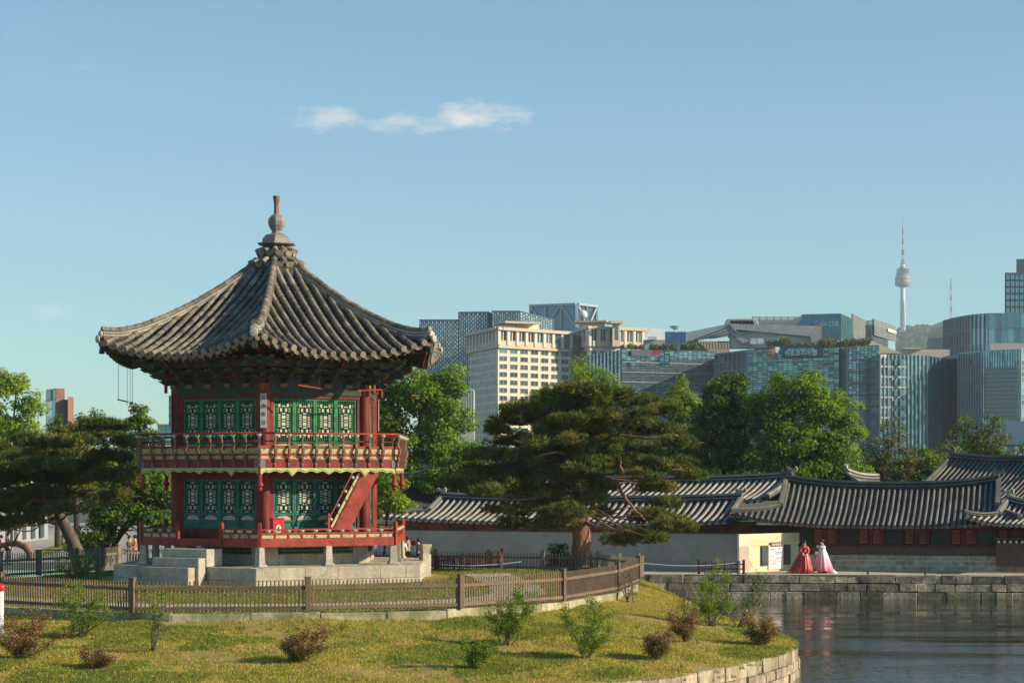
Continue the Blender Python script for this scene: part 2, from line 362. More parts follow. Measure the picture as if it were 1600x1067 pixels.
# pond water
def water_mat():
    m = bpy.data.materials.new('pond water'); m.use_nodes = True; nt = m.node_tree; N = nt.nodes; L = nt.links; B = N['Principled BSDF']
    B.inputs['Base Color'].default_value = (.022, .028, .012, 1); B.inputs['Roughness'].default_value = .04; B.inputs['IOR'].default_value = 1.33
    B.inputs['Specular IOR Level'].default_value = .62
    g = N.new('ShaderNodeNewGeometry'); mp = N.new('ShaderNodeMapping'); mp.inputs['Scale'].default_value = (.75, 1.5, 1); mp.inputs['Rotation'].default_value = (0, 0, R(8))
    L.new(g.outputs['Position'], mp.inputs[0])
    n1 = N.new('ShaderNodeTexNoise'); n1.inputs['Scale'].default_value = 3.0; n1.inputs['Detail'].default_value = 4; L.new(mp.outputs[0], n1.inputs['Vector'])
    # wind patches: rippled bands between calm ones
    m2 = N.new('ShaderNodeMapping'); m2.inputs['Scale'].default_value = (.035, .16, 1); L.new(g.outputs['Position'], m2.inputs[0])
    n2 = N.new('ShaderNodeTexNoise'); n2.inputs['Scale'].default_value = 1.6; n2.inputs['Detail'].default_value = 5; L.new(m2.outputs[0], n2.inputs['Vector'])
    r = N.new('ShaderNodeMapRange'); r.inputs['From Min'].default_value = .44; r.inputs['From Max'].default_value = .58; r.inputs['To Min'].default_value = .03; r.inputs['To Max'].default_value = .6
    L.new(n2.outputs[0], r.inputs['Value'])
    b = N.new('ShaderNodeBump'); b.inputs['Distance'].default_value = .055; sy = N.new('ShaderNodeSeparateXYZ'); L.new(g.outputs['Position'], sy.inputs[0])
    ry = N.new('ShaderNodeMapRange'); ry.inputs['From Min'].default_value = 84; ry.inputs['From Max'].default_value = 70; ry.inputs['To Min'].default_value = 0; ry.inputs['To Max'].default_value = .22; L.new(sy.outputs[1], ry.inputs['Value'])
    ad = N.new('ShaderNodeMath'); ad.operation = 'ADD'; L.new(r.outputs[0], ad.inputs[0]); L.new(ry.outputs[0], ad.inputs[1]); L.new(ad.outputs[0], b.inputs['Strength']); L.new(n1.outputs[0], b.inputs['Height']); L.new(b.outputs[0], B.inputs['Normal'])
    return m
MB().add([(-62, 10, 0), (82, 10, 0), (82, 122, 0), (-62, 122, 0)], [(0, 1, 2, 3)]).build('pond_water', water_mat(), kind='structure')
# --- island
RIM = catmull([(-34, 62), (-27, 55.5), (-18, 52.6), (-9, 51.6), (-3, 52.2), (1, 53.4), (3.6, 55), (5.8, 58), (7.7, 61.9), (8.8, 65.2), (9.1, 68.2), (8.8, 72.5), (8.1, 78), (7.6, 84), (7.0, 91), (4, 98), (-3, 102), (-16, 103), (-28, 101), (-36, 94), (-39, 80), (-38, 70)], 10)
CURB = [(GXY(-260, 78), 78), (GXY(-120, 71.5), 71.5), (GXY(0, 67.7), 67.7), (GXY(205, 63.9), 63.9), (GXY(480, 64.4), 64.4), (GXY(720, 66), 66), (GXY(880, 70), 70), (GXY(965, 76), 76), (GXY(998, 82), 82)]
BACK = [(GXY(998, 82), 82), (GXY(1003, 90), 90), (GXY(935, 96), 96), (GXY(680, 98.5), 98.5), (GXY(470, 100), 100), (GXY(300, 100.5), 100.5), (GXY(185, 98.5), 98.5), (GXY(118, 93.5), 93.5), (GXY(0, 89), 89), (GXY(-140, 86), 86), (GXY(-260, 78), 78)]
def pdist(X, Y, P, closed):
    P = np.array([(p[0], p[1]) for p in P]); A = P; Bp = np.roll(P, -1, axis=0)
    if not closed: A = A[:-1]; Bp = Bp[:-1]
    best = np.full(X.shape, 1e9)
    for a, b in zip(A, Bp):
        d = b - a; L2 = (d ** 2).sum() + 1e-12
        t = np.clip(((X - a[0]) * d[0] + (Y - a[1]) * d[1]) / L2, 0, 1)
        best = np.minimum(best, np.hypot(X - a[0] - t * d[0], Y - a[1] - t * d[1]))
    return best
def inpoly(X, Y, P):
    P = [(p[0], p[1]) for p in P]; c = np.zeros(X.shape, bool)
    for i in range(len(P)):
        (x0, y0), (x1, y1) = P[i], P[(i + 1) % len(P)]
        if y0 == y1: continue
        c ^= ((y0 > Y) != (y1 > Y)) & (X < (x1 - x0) * (Y - y0) / (y1 - y0) + x0)
    return c
RING = CURB[:-1] + BACK[:-1]
def island_z(X, Y):
    X = np.asarray(X, float); Y = np.asarray(Y, float)
    dr = pdist(X, Y, RIM, True); df = pdist(X, Y, RING, True); ins = inpoly(X, Y, RING)
    t = dr / (dr + df + 1e-6); t = t ** .82
    z = .93 + .87 * t + .05 * np.sin(X * .9 + 1) * np.sin(Y * .7) * np.minimum(1, dr) + .03 * np.sin(X * 2.3 + Y * 1.7) * np.minimum(1, dr)
    z = np.where(ins, 1.78 + .19 * np.minimum(1, df / .6), z)
    return z
cx, cy = -10.0, 78.0; na = 360; nr = 110
rim = np.array([(p.x, p.y) for p in catmull([tuple(p) for p in RIM[::1]], 2)])
seg = np.r_[0, np.cumsum(np.hypot(*(np.roll(rim, -1, axis=0) - rim).T))]
tt = np.linspace(0, seg[-1], na, endpoint=False)
rx = np.interp(tt, seg, np.r_[rim[:, 0], rim[0, 0]]); ry = np.interp(tt, seg, np.r_[rim[:, 1], rim[0, 1]])
u = np.linspace(0, 1, nr) ** .8
GX_ = cx + (rx[None, :] - cx) * u[:, None]; GY_ = cy + (ry[None, :] - cy) * u[:, None]
GZ_ = island_z(GX_, GY_)
V = np.stack([GX_, GY_, GZ_], -1).reshape(-1, 3)
ii, jj = np.meshgrid(np.arange(nr - 1), np.arange(na), indexing='ij'); j2 = (jj + 1) % na
Q = np.stack([ii * na + jj, (ii + 1) * na + jj, (ii + 1) * na + j2, ii * na + j2], -1).reshape(-1, 4)
obj('island_ground', big_mesh('island_ground', V, Q, M['grass'], True), kind='structure')
# sandy footpath round the pavilion lawn (a thin sheet 4 mm proud of the lawn)
def strip(name, pts, w, mat, z=None, dz=.012, kind='structure'):
    P = catmull(pts, 14, False); mb = MB(); vs = []
    for i, p in enumerate(P):
        d = (P[min(i + 1, len(P) - 1)] - P[max(0, i - 1)]).normalized(); nrm = Vector((-d.y, d.x))
        for k in range(5):
            q = p + nrm * w * (k / 4 - .5) * (1 + .08 * sin(i * 1.3 + k))
            vs.append((q.x, q.y, (float(island_z(q.x, q.y)) if z is None else z) + dz))
    n = len(P); mb.add(vs, [(i * 5 + k, (i + 1) * 5 + k, (i + 1) * 5 + k + 1, i * 5 + k + 1) for i in range(n - 1) for k in range(4)])
    return mb.build(name, mat, kind=kind)
strip('footpath', [(GXY(-40, 74), 74), (GXY(130, 70), 70), (GXY(330, 69), 69), (GXY(520, 69.5), 69.5), (GXY(700, 71.5), 71.5), (GXY(800, 75), 75), (GXY(800, 82), 82), (GXY(760, 92), 92)], 2.0, M['sand'], dz=.03)
# far bank strips and the left avenue
def quad(name, pts, z, mat): return MB().add([(x, y, z) for x, y in pts], [tuple(range(len(pts)))]).build(name, mat, kind='structure')
quad('bank_path', [(-25, 113.1), (-4, 109.7), (6.6, 108.5), (18, 107.8), (26, 107.2), (60, 105.7), (60, 118), (-25, 124)], GZ + .006, M['sand'])
quad('avenue', [(-60, 119.3), (-25, 124), (-6, 124), (-10, 200), (-60, 240), (-110, 200)], GZ + .010, M['pave'])
quad('verge', [PT(100, 878, 0.1).xy * 0 + Vector((GXY(20, 129), 129)), (GXY(60, 129), 129), (GXY(155, 176), 176), (GXY(122, 176), 176)], GZ + .016, M['lawn'])
# --- stone walls of the pond: every stone is a piece of the wall
def stone_meshes(n, mat, ch=.03, rough=.03):
    out = []
    for k in range(n):
        mb = MB().box((0, 0, 0), (1, 1, 1), ch=ch)
        mb.v = [(x + random.uniform(-rough, rough), y + random.uniform(-rough, rough), z + random.uniform(-rough, rough)) for x, y, z in mb.v]
        out.append(mb.mesh('stone', mat))
    return out
def wall_of_stones(root, pts, courses, lens, depth, meshes, hmax=None, batter=0.0, jw=1):
    """pts: polyline of the outer face, water to the RIGHT of travel ; courses list of (z0,z1)"""
    P = [Vector((p[0], p[1])) for p in pts]; L = [0]
    for a, b in zip(P, P[1:]): L.append(L[-1] + (b - a).length)
    def at(s):
        s = max(0, min(L[-1] - 1e-4, s))
        for i in range(len(P) - 1):
            if s <= L[i + 1]: return P[i].lerp(P[i + 1], (s - L[i]) / (L[i + 1] - L[i] + 1e-9))
        return P[-1]
    for ci, (z0, z1) in enumerate(courses):
        s = -random.uniform(0, .5)
        while s < L[-1] - .2:
            l = random.uniform(*lens); a = at(s); b = at(min(s + l, L[-1])); d = b - a
            if d.length > .1:
                off = random.uniform(-.035, .035) - batter * (len(courses) - 1 - ci)
                dd = d.normalized(); nrm = Vector((-dd.y, dd.x)); c = (a + b) / 2 + nrm * (depth / 2 + off)
                hh = (z1 - z0) - random.uniform(.012, .03) * jw
                if ci == len(courses) - 1: hh += random.uniform(-.03, .03)
                o = obj('stone', random.choice(meshes), root)
                o.matrix_local = Matrix.Translation((c.x - root.location.x, c.y - root.location.y, z0 + hh / 2 - root.location.z)) @ Matrix.Rotation(atan2(dd.y, dd.x), 4, 'Z') @ Matrix.Diagonal((d.length - .02 * jw, depth, hh, 1))
            s += l
SD = stone_meshes(6, M['stone_dark']); SS = stone_meshes(6, M['stone_shore'])
rt = thing('stone_wall', 'low wall of dark weathered blocks along the far side of the pond, below the women in gowns', 'wall', (18, 107.6, 0))
fb = [(-4, 109.6), (6.6, 108.3), (18, 107.6), (26, 107), (34, 106.6)]
wall_of_stones(rt, fb, [(-.1, .38), (.38, .8), (.8, 1.22)], (.7, 1.9), .7, SD, batter=.07, jw=2)
MB().prism([(x - 18, y - 107.6 + .3, -.5) for x, y in fb] + [(x - 18, y - 107.6 + .75, -.5) for x, y in fb[::-1]], (0, 0, 1.6)).build('core', pmat('dark joint fill', (.04, .035, .025), rough=.95, var=.2), rt)
rt = thing('shore_wall', 'curved pale block wall round the grassy island shore', 'wall', (5, 60, 0))
sh = [p for p in RIM]
i0 = min(range(len(sh)), key=lambda i: (sh[i] - Vector((-6, 51.8))).length); i1 = min(range(len(sh)), key=lambda i: (sh[i] - Vector((7.8, 81))).length)
wall_of_stones(rt, [tuple(p) for p in sh[i0:i1 + 1]], [(-.12, .27), (.27, .56), (.56, .96)], (.55, 1.05), .4, SS, batter=.02)
MB().prism([(p.x * 1.0 - 5 - (p.x - cx) * .012, p.y - 60 - (p.y - cy) * .012, -.6) for p in RIM], (0, 0, 1.48)).build('core', M['stone_dark'], rt)
# kerb under the fence
rt = thing('kerb', 'mossy granite kerb carrying the brown picket fence', 'kerb', (-8, 66, 1.5))
KS = stone_meshes(4, M['stone_moss'], ch=.02, rough=.008)
kp = [(GXY(-300, 81), 81)] + CURB
wall_of_stones(rt, kp, [(1.45, 2.08)], (1.6, 2.4), .34, KS)
# --- fences
def fence(name, label, pts, z, h, mat, step=.12, pw=.042, rail=(.12, .72), post=.17, post_h=1.03, postmat=None, rails_h=.1, every=None):
    x0, y0 = pts[len(pts) // 2]; rt = thing(name, label, 'fence', (x0, y0, z))
    pk = MB().box((0, 0, h / 2), (pw, pw * .6, h)); pk.add([(-pw / 2, -pw * .3, h), (pw / 2, -pw * .3, h), (pw / 2, pw * .3, h), (-pw / 2, pw * .3, h), (0, 0, h + pw * .9)], [(0, 1, 4), (1, 2, 4), (2, 3, 4), (3, 0, 4)])
    pkm = pk.mesh('picket', mat)
    po = MB().box((0, 0, post_h / 2), (post, post, post_h), ch=.008).box((0, 0, post_h + .02), (post + .03, post + .03, .04), ch=.008).mesh('post', postmat or mat)
    nxt = [tuple(p) for p in pts]
    if every:
        q = [nxt[0]]
        for a, b in zip(nxt, nxt[1:]):
            n = max(1, round(math.dist(a, b) / every))
            for k in range(1, n + 1): q.append((a[0] + (b[0] - a[0]) * k / n, a[1] + (b[1] - a[1]) * k / n))
        nxt = q
    for i, p in enumerate(nxt):
        dd = Vector(nxt[min(i + 1, len(nxt) - 1)]) - Vector(nxt[max(0, i - 1)])
        obj('post', po, rt, (p[0] - x0, p[1] - y0, 0), atan2(dd.y, dd.x))
    for a, b in zip(nxt, nxt[1:]):
        a = Vector(a); b = Vector(b); d = (b - a).normalized(); L = (b - a).length; nrm = Vector((d.y, -d.x))
        for rz in rail:
            q0 = a + d * post / 2 + nrm * .03; q1 = b - d * post / 2 + nrm * .03
            MB().beam((q0.x - x0, q0.y - y0, rz), (q1.x - x0, q1.y - y0, rz), .05, rails_h).build('rail', mat, rt)
        n = int((L - post) / step)
        for k in range(n):
            q = a + d * (post / 2 + (L - post) * (k + .5) / n)
            obj('picket', pkm, rt, (q.x - x0, q.y - y0, random.uniform(-.008, .008)), atan2(d.y, d.x))
    return rt
mid = lambda P: [(x, y + .17) for x, y in P]
fence('picket_fence', 'brown picket fence standing on the mossy kerb in front of the pavilion', mid(CURB[2:]), 2.09, .93, M['fence'])
fence('picket_fence', 'dark picket fence continuing from the kerb to the left photo edge', mid(CURB[:3]), 2.09, .93, M['fence_dark'])
fence('picket_fence', 'greyish picket fence behind the pavilion and the tall red pine trunk', BACK[1:5], 1.95, .75, M['fence_grey'], step=.15, rail=(.1, .55), post_h=.85, post=.14, every=3)
fence('picket_fence', 'weathered picket fence in front of the bent pine at left', BACK[5:10], 1.95, 1.0, M['fence_grey'], step=.15, rail=(.12, .7), post_h=1.08, post=.2, every=3.2)
rt = thing('plank_fence', 'short screen of weathered planks at the right corner of the fence', 'fence', (CURB[-1][0], CURB[-1][1], 2.0))
pa = Vector(CURB[-1]); pb = Vector((GXY(1000, 90), 90))
for k in range(16):
    q = pa.lerp(pb, (k + .5) / 16)
    MB().box((q.x - pa.x, q.y - pa.y + .2, .5 + random.uniform(-.01, .01)), (.44, .04, 1.0), rz=atan2(pb.y - pa.y, pb.x - pa.x), ch=.005).build('plank', M['fence_grey'], rt)
# --- grass tufts
def grass(name, n, region, zf, mat, hmin, hmax, blades=3, wd=.02):
    xs = []; ys = []
    while len(xs) < n:
        X = RNG.uniform(region[0], region[1], n); Y = RNG.uniform(region[2], region[3], n); k = region[4](X, Y)
        xs.extend(X[k]); ys.extend(Y[k])
    X = np.repeat(np.array(xs[:n]), blades) + RNG.normal(0, .03, n * blades); Y = np.repeat(np.array(ys[:n]), blades) + RNG.normal(0, .03, n * blades)
    Z = zf(X, Y); k = len(X); a = RNG.uniform(0, 2 * pi, k); h = RNG.uniform(hmin, hmax, k); w = RNG.uniform(.6, 1.4, k) * wd
    dx = np.cos(a) * w; dy = np.sin(a) * w; lx = RNG.normal(0, .5, k) * h; ly = RNG.normal(0, .5, k) * h
    V = np.stack([np.stack([X - dx, Y - dy, Z - .01], -1), np.stack([X + dx, Y + dy, Z - .01], -1), np.stack([X + lx, Y + ly, Z + h], -1)], 1).reshape(-1, 3)
    obj(name, big_mesh(name, V, np.arange(k * 3).reshape(-1, 3), mat, tri=True), kind='stuff')
M['blade'] = pmat('grass blades', (.44, .35, .08), (.32, .3, .05), rough=.8, var=.25, scale=.9, irand=.25, trans=.2, hue=.02)
M['blade_green'] = pmat('green grass blades', (.17, .22, .03), (.12, .17, .03), rough=.8, var=.3, scale=.9, irand=.35, trans=.25, hue=.015)
inm = lambda X, Y: inpoly(X, Y, RIM) & ~inpoly(X, Y, RING) & (X < 10) & (np.abs(X) < Y * .26)
bare = lambda X, Y: np.sin(X * .9 + 1.3 * np.sin(Y * .5)) + np.sin(Y * 1.1 + X * .4 + 2) + .8 * np.sin(X * 2.7 + Y * 1.9) + RNG.normal(0, .9, X.shape)
patch = lambda X, Y: np.sin(X * .63 + 2) + np.sin(Y * .8 + X * .33) + np.sin(X * 1.9 - Y * 1.2) * .7
grass('grass', 80000, (-18, 9.3, 52, 92, lambda X, Y: inm(X, Y) & (bare(X, Y) > -.7)), island_z, M['blade'], .025, .075, 3, .013)
grass('grass', 26000, (-18, 9.3, 52, 92, lambda X, Y: inm(X, Y) & (patch(X, Y) > .6)), island_z, M['blade_green'], .03, .09, 3, .014)
inn = lambda X, Y: inpoly(X, Y, RING) & (np.hypot(X + 9.92, Y - 89) > 7.3)
grass('grass', 30000, (-20, 6, 64, 100, inn), island_z, M['blade_green'], .03, .07, 3, .02)
# ================================================================== PAVILION
XC, YC, Z0 = -9.92, 89.0, 1.9
pav = thing('pavilion', 'two storey hexagonal red and green wooden pavilion with curved grey tiled roof', 'pavilion', (XC, YC, Z0))
FA = [R(-60 + 60 * k) for k in range(6)]      # outward normal of each face; 0 = lit right front, 5 = shaded left front
FR = [a + pi / 2 for a in FA]
C30 = cos(R(30)); T30 = math.tan(R(30))
zz = lambda w: w - Z0
def faces(name, mb_or_mesh, mats=None, which=range(6), smooth=False, **kw):
    me = mb_or_mesh.mesh(name, mats, smooth) if isinstance(mb_or_mesh, MB) else mb_or_mesh
    return [obj(name, me, pav, (0, 0, 0), FR[k], **kw) for k in which]
def corner(k): a = FA[k] - R(30); return a      # corner at the LEFT end of face k
def hexprism(mb, ap, z0, z1, m=0, ap1=None):
    return mb.lathe([(ap / C30, z0), ((ap1 or ap) / C30, z1)], 6, (0, 0, 0), m, R(-90))
# --- stone platform
hexprism(MB(), 6.05, zz(1.6), zz(2.63)).build('platform_core', M['stone'], pav)
PSM = stone_meshes(3, M['stone'], ch=.012, rough=.003)
def face_stone(k, s0, s1, z0, z1, ap, depth, gap=.014):
    a = FR[k]; c = Vector(((s0 + s1) / 2, -(ap - depth / 2), (z0 + z1) / 2))
    mt = Matrix.Rotation(a, 4, 'Z') @ Matrix.Translation(c) @ Matrix.Diagonal((s1 - s0 - gap, depth, z1 - z0 - gap, 1))
    return obj('stone', random.choice(PSM), pav, mat=mt)
APP = 6.2
for k in range(6):
    w = APP * T30
    cuts = [-w, -w * .72, -w * .42, -w * .02, w * .5, w * .82, w] if k in (0, 2) else [-w, -w * .66, -w * .2, w * .18, w * .55, w]
    for a, b in zip(cuts, cuts[1:]): face_stone(k, a, b, zz(2.16), zz(2.66), APP, .3)
    cuts = [-w, -w * .5, w * .1, w * .6, w]
    for a, b in zip(cuts, cuts[1:]): face_stone(k, a, b, zz(1.7), zz(2.16), APP + .012, .3)
# paving slabs on the platform
for k in range(6):
    for j, (p0, p1) in enumerate(((3.95, 4.9), (4.9, 5.89))):
        w = (p0 + p1) / 2 * T30; n = 4 + j
        for i in range(n):
            face_stone(k, -w + 2 * w * i / n, -w + 2 * w * (i + 1) / n, zz(2.56), zz(2.665), p1, p1 - p0)
# --- stone posts and inner plinth
pm = MB().box((0, 0, .05), (.42, .42, .1), ch=.02).add([(x * .15, y * .15, .1) for x, y in ((-1, -1), (1, -1), (1, 1), (-1, 1))] + [(x * .12, y * .12, .80) for x, y in ((-1, -1), (1, -1), (1, 1), (-1, 1))], [(0, 1, 5, 4), (1, 2, 6, 5), (2, 3, 7, 6), (3, 0, 4, 7), (4, 5, 6, 7)]).mesh('stone_post', M['stone'])
APB = 6.02 * C30; ABI = APB - .12
for k in range(6):
    a = corner(k); r = 6.02 - .16
    obj('stone_post', pm, pav, (r * cos(a), r * sin(a), zz(2.655)), a + pi / 4)
    n = Vector((cos(FA[k]), sin(FA[k]))); obj('stone_post', pm, pav, (n.x * ABI, n.y * ABI, zz(2.655)), FR[k])
    if k != 5: pass
hexprism(MB(), 3.82, zz(2.6), zz(3.5)).build('plinth_core', M['stone'], pav)
for k in range(6):
    w = 3.95 * T30
    for s0, s1, z0, z1 in ((-w, -w + .62, 2.66, 3.44), (w - .62, w, 2.66, 3.44), (-w + .62, 0, 2.66, 3.1), (0, w - .62, 2.66, 3.1)):
        face_stone(k, s0, s1, zz(z0), zz(z1), 3.95, .2)
    face_stone(k, -w + .62, w - .62, zz(3.36), zz(3.44), 3.94, .16)
bk = MB().box((0, 0, 0), (1, 1, 1), ch=.02).mesh('brick', pmat('dark vent brick', (.075, .07, .065), rough=.9, var=.2, scale=5))
for k in (0, 5, 1, 4):
    w = 3.95 * T30 - .64
    for r in range(2):
        n = 9
        for i in range(n):
            l = 2 * w / n; x = -w + l * (i + (.5 if r == 0 else .3))
            obj('brick', bk, pav, mat=Matrix.Rotation(FR[k], 4, 'Z') @ Matrix.Translation((x, -3.86, zz(3.17 + r * .125))) @ Matrix.Diagonal((l - .06, .08, .085, 1)))
# --- lower balcony
def ring_deck(mb, api, apo, z0, z1, m=0):
    vs = []
    for ap, z in ((apo, z0), (apo, z1), (api, z1), (api, z0)):
        for k in range(6): vs.append((ap / C30 * cos(R(-90 + 60 * k)), ap / C30 * sin(R(-90 + 60 * k)), z))
    fs = []
    for q in range(4):
        for k in range(6): fs.append((q * 6 + k, q * 6 + (k + 1) % 6, ((q + 1) % 4) * 6 + (k + 1) % 6, ((q + 1) % 4) * 6 + k))
    return mb.add(vs, fs, m)
ring_deck(MB(), 3.2, APB - .14, zz(3.56), zz(3.72)).build('balcony_deck', M['red_dark'], pav)
def edge_board(ap, t, z0, z1, wd=0, m=0, mb=None):
    """mitred board along one hexagon side"""
    mb = mb or MB(); w0 = ap * T30 + wd; w1 = (ap - t) * T30 + wd
    return mb.prism([(-w0, -ap, z0), (w0, -ap, z0), (w1, -(ap - t), z0), (-w1, -(ap - t), z0)], (0, 0, z1 - z0), m)
edge = edge_board(APB, .13, zz(3.44), zz(3.73))
faces('edge_beam', edge, M['red_light'])
# joists under the deck
jm = MB().box((0, 0, 0), (.12, 1, .14)).mesh('joist', M['red_dark'])
for k in range(6):
    for s in np.linspace(-2.0, 2.0, 7):
        obj('joist', jm, pav, mat=Matrix.Rotation(FR[k], 4, 'Z') @ Matrix.Translation((s, -(APB - .13 + 3.9) / 2, zz(3.49))) @ Matrix.Diagonal((1, APB - .13 - 3.95, 1, 1)))
WB = APB * T30
lot = MB().lathe([(.03, -.09), (.05, -.05), (.10, -.01), (.115, .03), (.06, .05)], 8).mesh('lotus_support', pmat('pale green lotus', (.55, .6, .42), (.3, .5, .35), rough=.6, var=.15, scale=20))
pan = MB().box((0, 0, 0), (1, .02, .15)).mesh('ornament_panel', M['cream_pat'])
mun = MB().box((0, 0, 0), (.07, .06, .2)).mesh('mullion', M['red_light'])
def lower_rail(k, s0, s1, n):
    Mx = Matrix.Rotation(FR[k], 4, 'Z'); y = -(APB - .05)
    obj('rail', MB().beam((s0, y, zz(4.115)), (s1, y, zz(4.115)), .07, .07).mesh('rail', M['red_light']), pav, rz=FR[k])
    obj('rail', MB().beam((s0, y, zz(3.965)), (s1, y, zz(3.965)), .09, .065).mesh('rail', M['red_light']), pav, rz=FR[k])
    obj('rail', MB().beam((s0, y, zz(3.75)), (s1, y, zz(3.75)), .09, .04).mesh('rail', M['red_light']), pav, rz=FR[k])
    for i in range(n):
        a = s0 + (s1 - s0) * i / n; b = s0 + (s1 - s0) * (i + 1) / n
        obj('ornament_panel', pan, pav, mat=Mx @ Matrix.Translation(((a + b) / 2, y + .01, zz(3.852))) @ Matrix.Diagonal((b - a - .07, 1, 1, 1)))
        if i: obj('mullion', mun, pav, mat=Mx @ Matrix.Translation((a, y, zz(3.86))))
        obj('lotus_support', lot, pav, mat=Mx @ Matrix.Translation(((a if i else a + .3), y, zz(4.045))))
postm = MB().box((0, 0, .0), (.15, .15, .92), ch=.01).box((0, 0, .48), (.11, .11, .05), ch=.01).mesh('rail_post', M['red_light'])
for k in range(6):
    if k == 5:
        lower_rail(k, -WB + .1, -1.1, 4); lower_rail(k, 1.1, WB - .1, 4)
        for s in (-1.1, 1.1): obj('rail_post', postm, pav, mat=Matrix.Rotation(FR[k], 4, 'Z') @ Matrix.Translation((s, -(APB - .05), zz(3.9))))
    else: lower_rail(k, -WB + .1, WB - .1, 10)
    a = corner(k); r = 6.02 - .05
    obj('rail_post', postm, pav, (r * cos(a), r * sin(a), zz(3.9)), a)
# --- upper balcony
ring_deck(MB(), 3.2, APB - .14, zz(6.74), zz(6.9)).build('balcony_deck', M['red_dark'], pav)
faces('edge_beam', edge_board(APB, .12, zz(6.56), zz(6.88)), M['red'])
capm = MB().box((0, 0, 0), (.22, .03, .3)).mesh('metal_cap', pmat('grey metal strap', (.22, .2, .18), rough=.6, var=.2, scale=6))
for k in range(6):
    for sg in (-1, 1): obj('metal_cap', capm, pav, mat=Matrix.Rotation(FR[k], 4, 'Z') @ Matrix.Translation((sg * (WB - .12), -(APB + .012), zz(6.72))))
# scalloped valance: wavy pale board with a dark line near its edge
def wave(s):
    q = abs(s) / WB
    b = .155 + .035 * cos(2 * pi * s / .52) 
    for c, d, w in ((1.62, .15, .2), (WB - .04, .19, .22), (0, .06, .3)): b += d * max(0, 1 - abs(abs(s) - c) / w)
    return b
mb = MB(); N_ = 110; y0 = -(APB - .02); zt = zz(6.56)
for (off, y, m, h0) in ((0, y0, 0, 0), (-.045, y0 - .012, 1, 1), (-.062, y0 - .016, 0, 0)):
    xs = [-WB + .06 + (2 * WB - .12) * i / N_ for i in range(N_ + 1)]
    vs = [(x, y, zt) for x in xs] + [(x, y, zt - wave(x) - off) for x in xs] + [(x, y + .012, zt - wave(x) - off) for x in xs]
    n = N_ + 1
    mb.add(vs, [(i, n + i, n + i + 1, i + 1) for i in range(N_)] + [(n + i, 2 * n + i, 2 * n + i + 1, n + i + 1) for i in range(N_)], m)
faces('valance', mb, [M['lime'], M['iron']])
# boards and rails above the beam
UP = APB - .05
for z0, z1, t, ap in ((6.88, 6.915, .1, APB - .02), (7.05, 7.13, .09, APB - .02), (7.345, 7.44, .1, APB - .02)):
    faces('rail', edge_board(ap, t, zz(z0), zz(z1)), M['red_light'])
up = MB().box((0, 0, 0), (1, .02, 1)).mesh('ornament_panel', M['cream_pat'])
NB = 10
for k in range(6):
    for i in range(NB):
        a = -WB + .06 + (2 * WB - .12) * i / NB; b = -WB + .06 + (2 * WB - .12) * (i + 1) / NB
        for z0, z1 in ((6.915, 7.05), (7.13, 7.345)):
            obj('ornament_panel', up, pav, mat=Matrix.Rotation(FR[k], 4, 'Z') @ Matrix.Translation(((a + b) / 2, -(APB - .06), zz((z0 + z1) / 2))) @ Matrix.Diagonal((b - a - .04, 1, z1 - z0, 1)))
# flaring crane brackets that carry the hand rail
def crane(mb, h=1.3, out=.1, w=.085):
    pr = [(0, .0), (.05, .03), (.06, .12), (.03, .2), (.09, .26), (.11, .36), (.06, .44), (.12, .5), (.15, .6), (.17, .72), (.12, .8), (.07, .88), (.05, .98), (.08, 1.06), (out, 1.16), (out + .02, h)]
    n = len(pr); vs = []
    for sx in (-w / 2, w / 2):
        for o_, z in pr: vs.append((sx, -o_, z))
        for o_, z in pr: vs.append((sx, -max(-.02, o_ - .06 - .05 * (1 - z / h)) + (.0 if z < .9 else 0), z))
    q = 2 * n; fs = []
    for i in range(n - 1):
        fs.append((i, i + 1, n + i + 1, n + i)); fs.append((q + i, q + n + i, q + n + i + 1, q + i + 1))
        fs.append((i, q + i, q + i + 1, i + 1)); fs.append((n + i, n + i + 1, q + n + i + 1, q + n + i))
    mb.add(vs, fs, 0); mb.lathe([(.03, h - .09), (.09, h - .02), (.1, h + .02), (.05, h + .035)], 8, (0, -out, 0), 1)
    return mb
cr = crane(MB()).mesh('crane_bracket', [pmat('painted bracket', (.3, .07, .05), (.06, .13, .08), rough=.6, var=.3, scale=7, mixlo=.47, mixhi=.52), pmat('pale green cap', (.42, .6, .42), rough=.6, var=.1)])
for k in range(6):
    for i in range(1, NB):
        s = -WB + .06 + (2 * WB - .12) * i / NB
        obj('crane_bracket', cr, pav, mat=Matrix.Rotation(FR[k], 4, 'Z') @ Matrix.Translation((s, -(APB + .0), zz(6.56))))
    a = corner(k); obj('crane_bracket', cr, pav, mat=Matrix.Translation((6.06 * cos(a), 6.06 * sin(a), zz(6.56))) @ Matrix.Rotation(a + pi / 2, 4, 'Z') @ Matrix.Diagonal((1.1, 1.0, 1, 1)))
wt = (APB + .1) * T30 + .05
faces('hand_rail', MB().tube([(-wt, -(APB + .1), zz(7.93)), (wt, -(APB + .1), zz(7.93))], .042, 8), M['red_light'], smooth=True)
faces('hand_rail', MB().tube([(-WB + .02, -(APB - .05), zz(7.62)), (WB - .02, -(APB - .05), zz(7.62))], .03, 6), M['red_dark'], smooth=True)
# turned drops under the corners
dm = MB().tube([(0, 0, .0), (0, 0, -.55)], .085, 8).lathe([(.085, -.55), (.13, -.6), (.15, -.7), (.08, -.78), (.11, -.84), (.05, -.93)], 10).mesh('drop_post', M['red_light'], 40)
for k in range(6):
    a = corner(k); obj('drop_post', dm, pav, (5.92 * cos(a), 5.92 * sin(a), zz(6.56)))
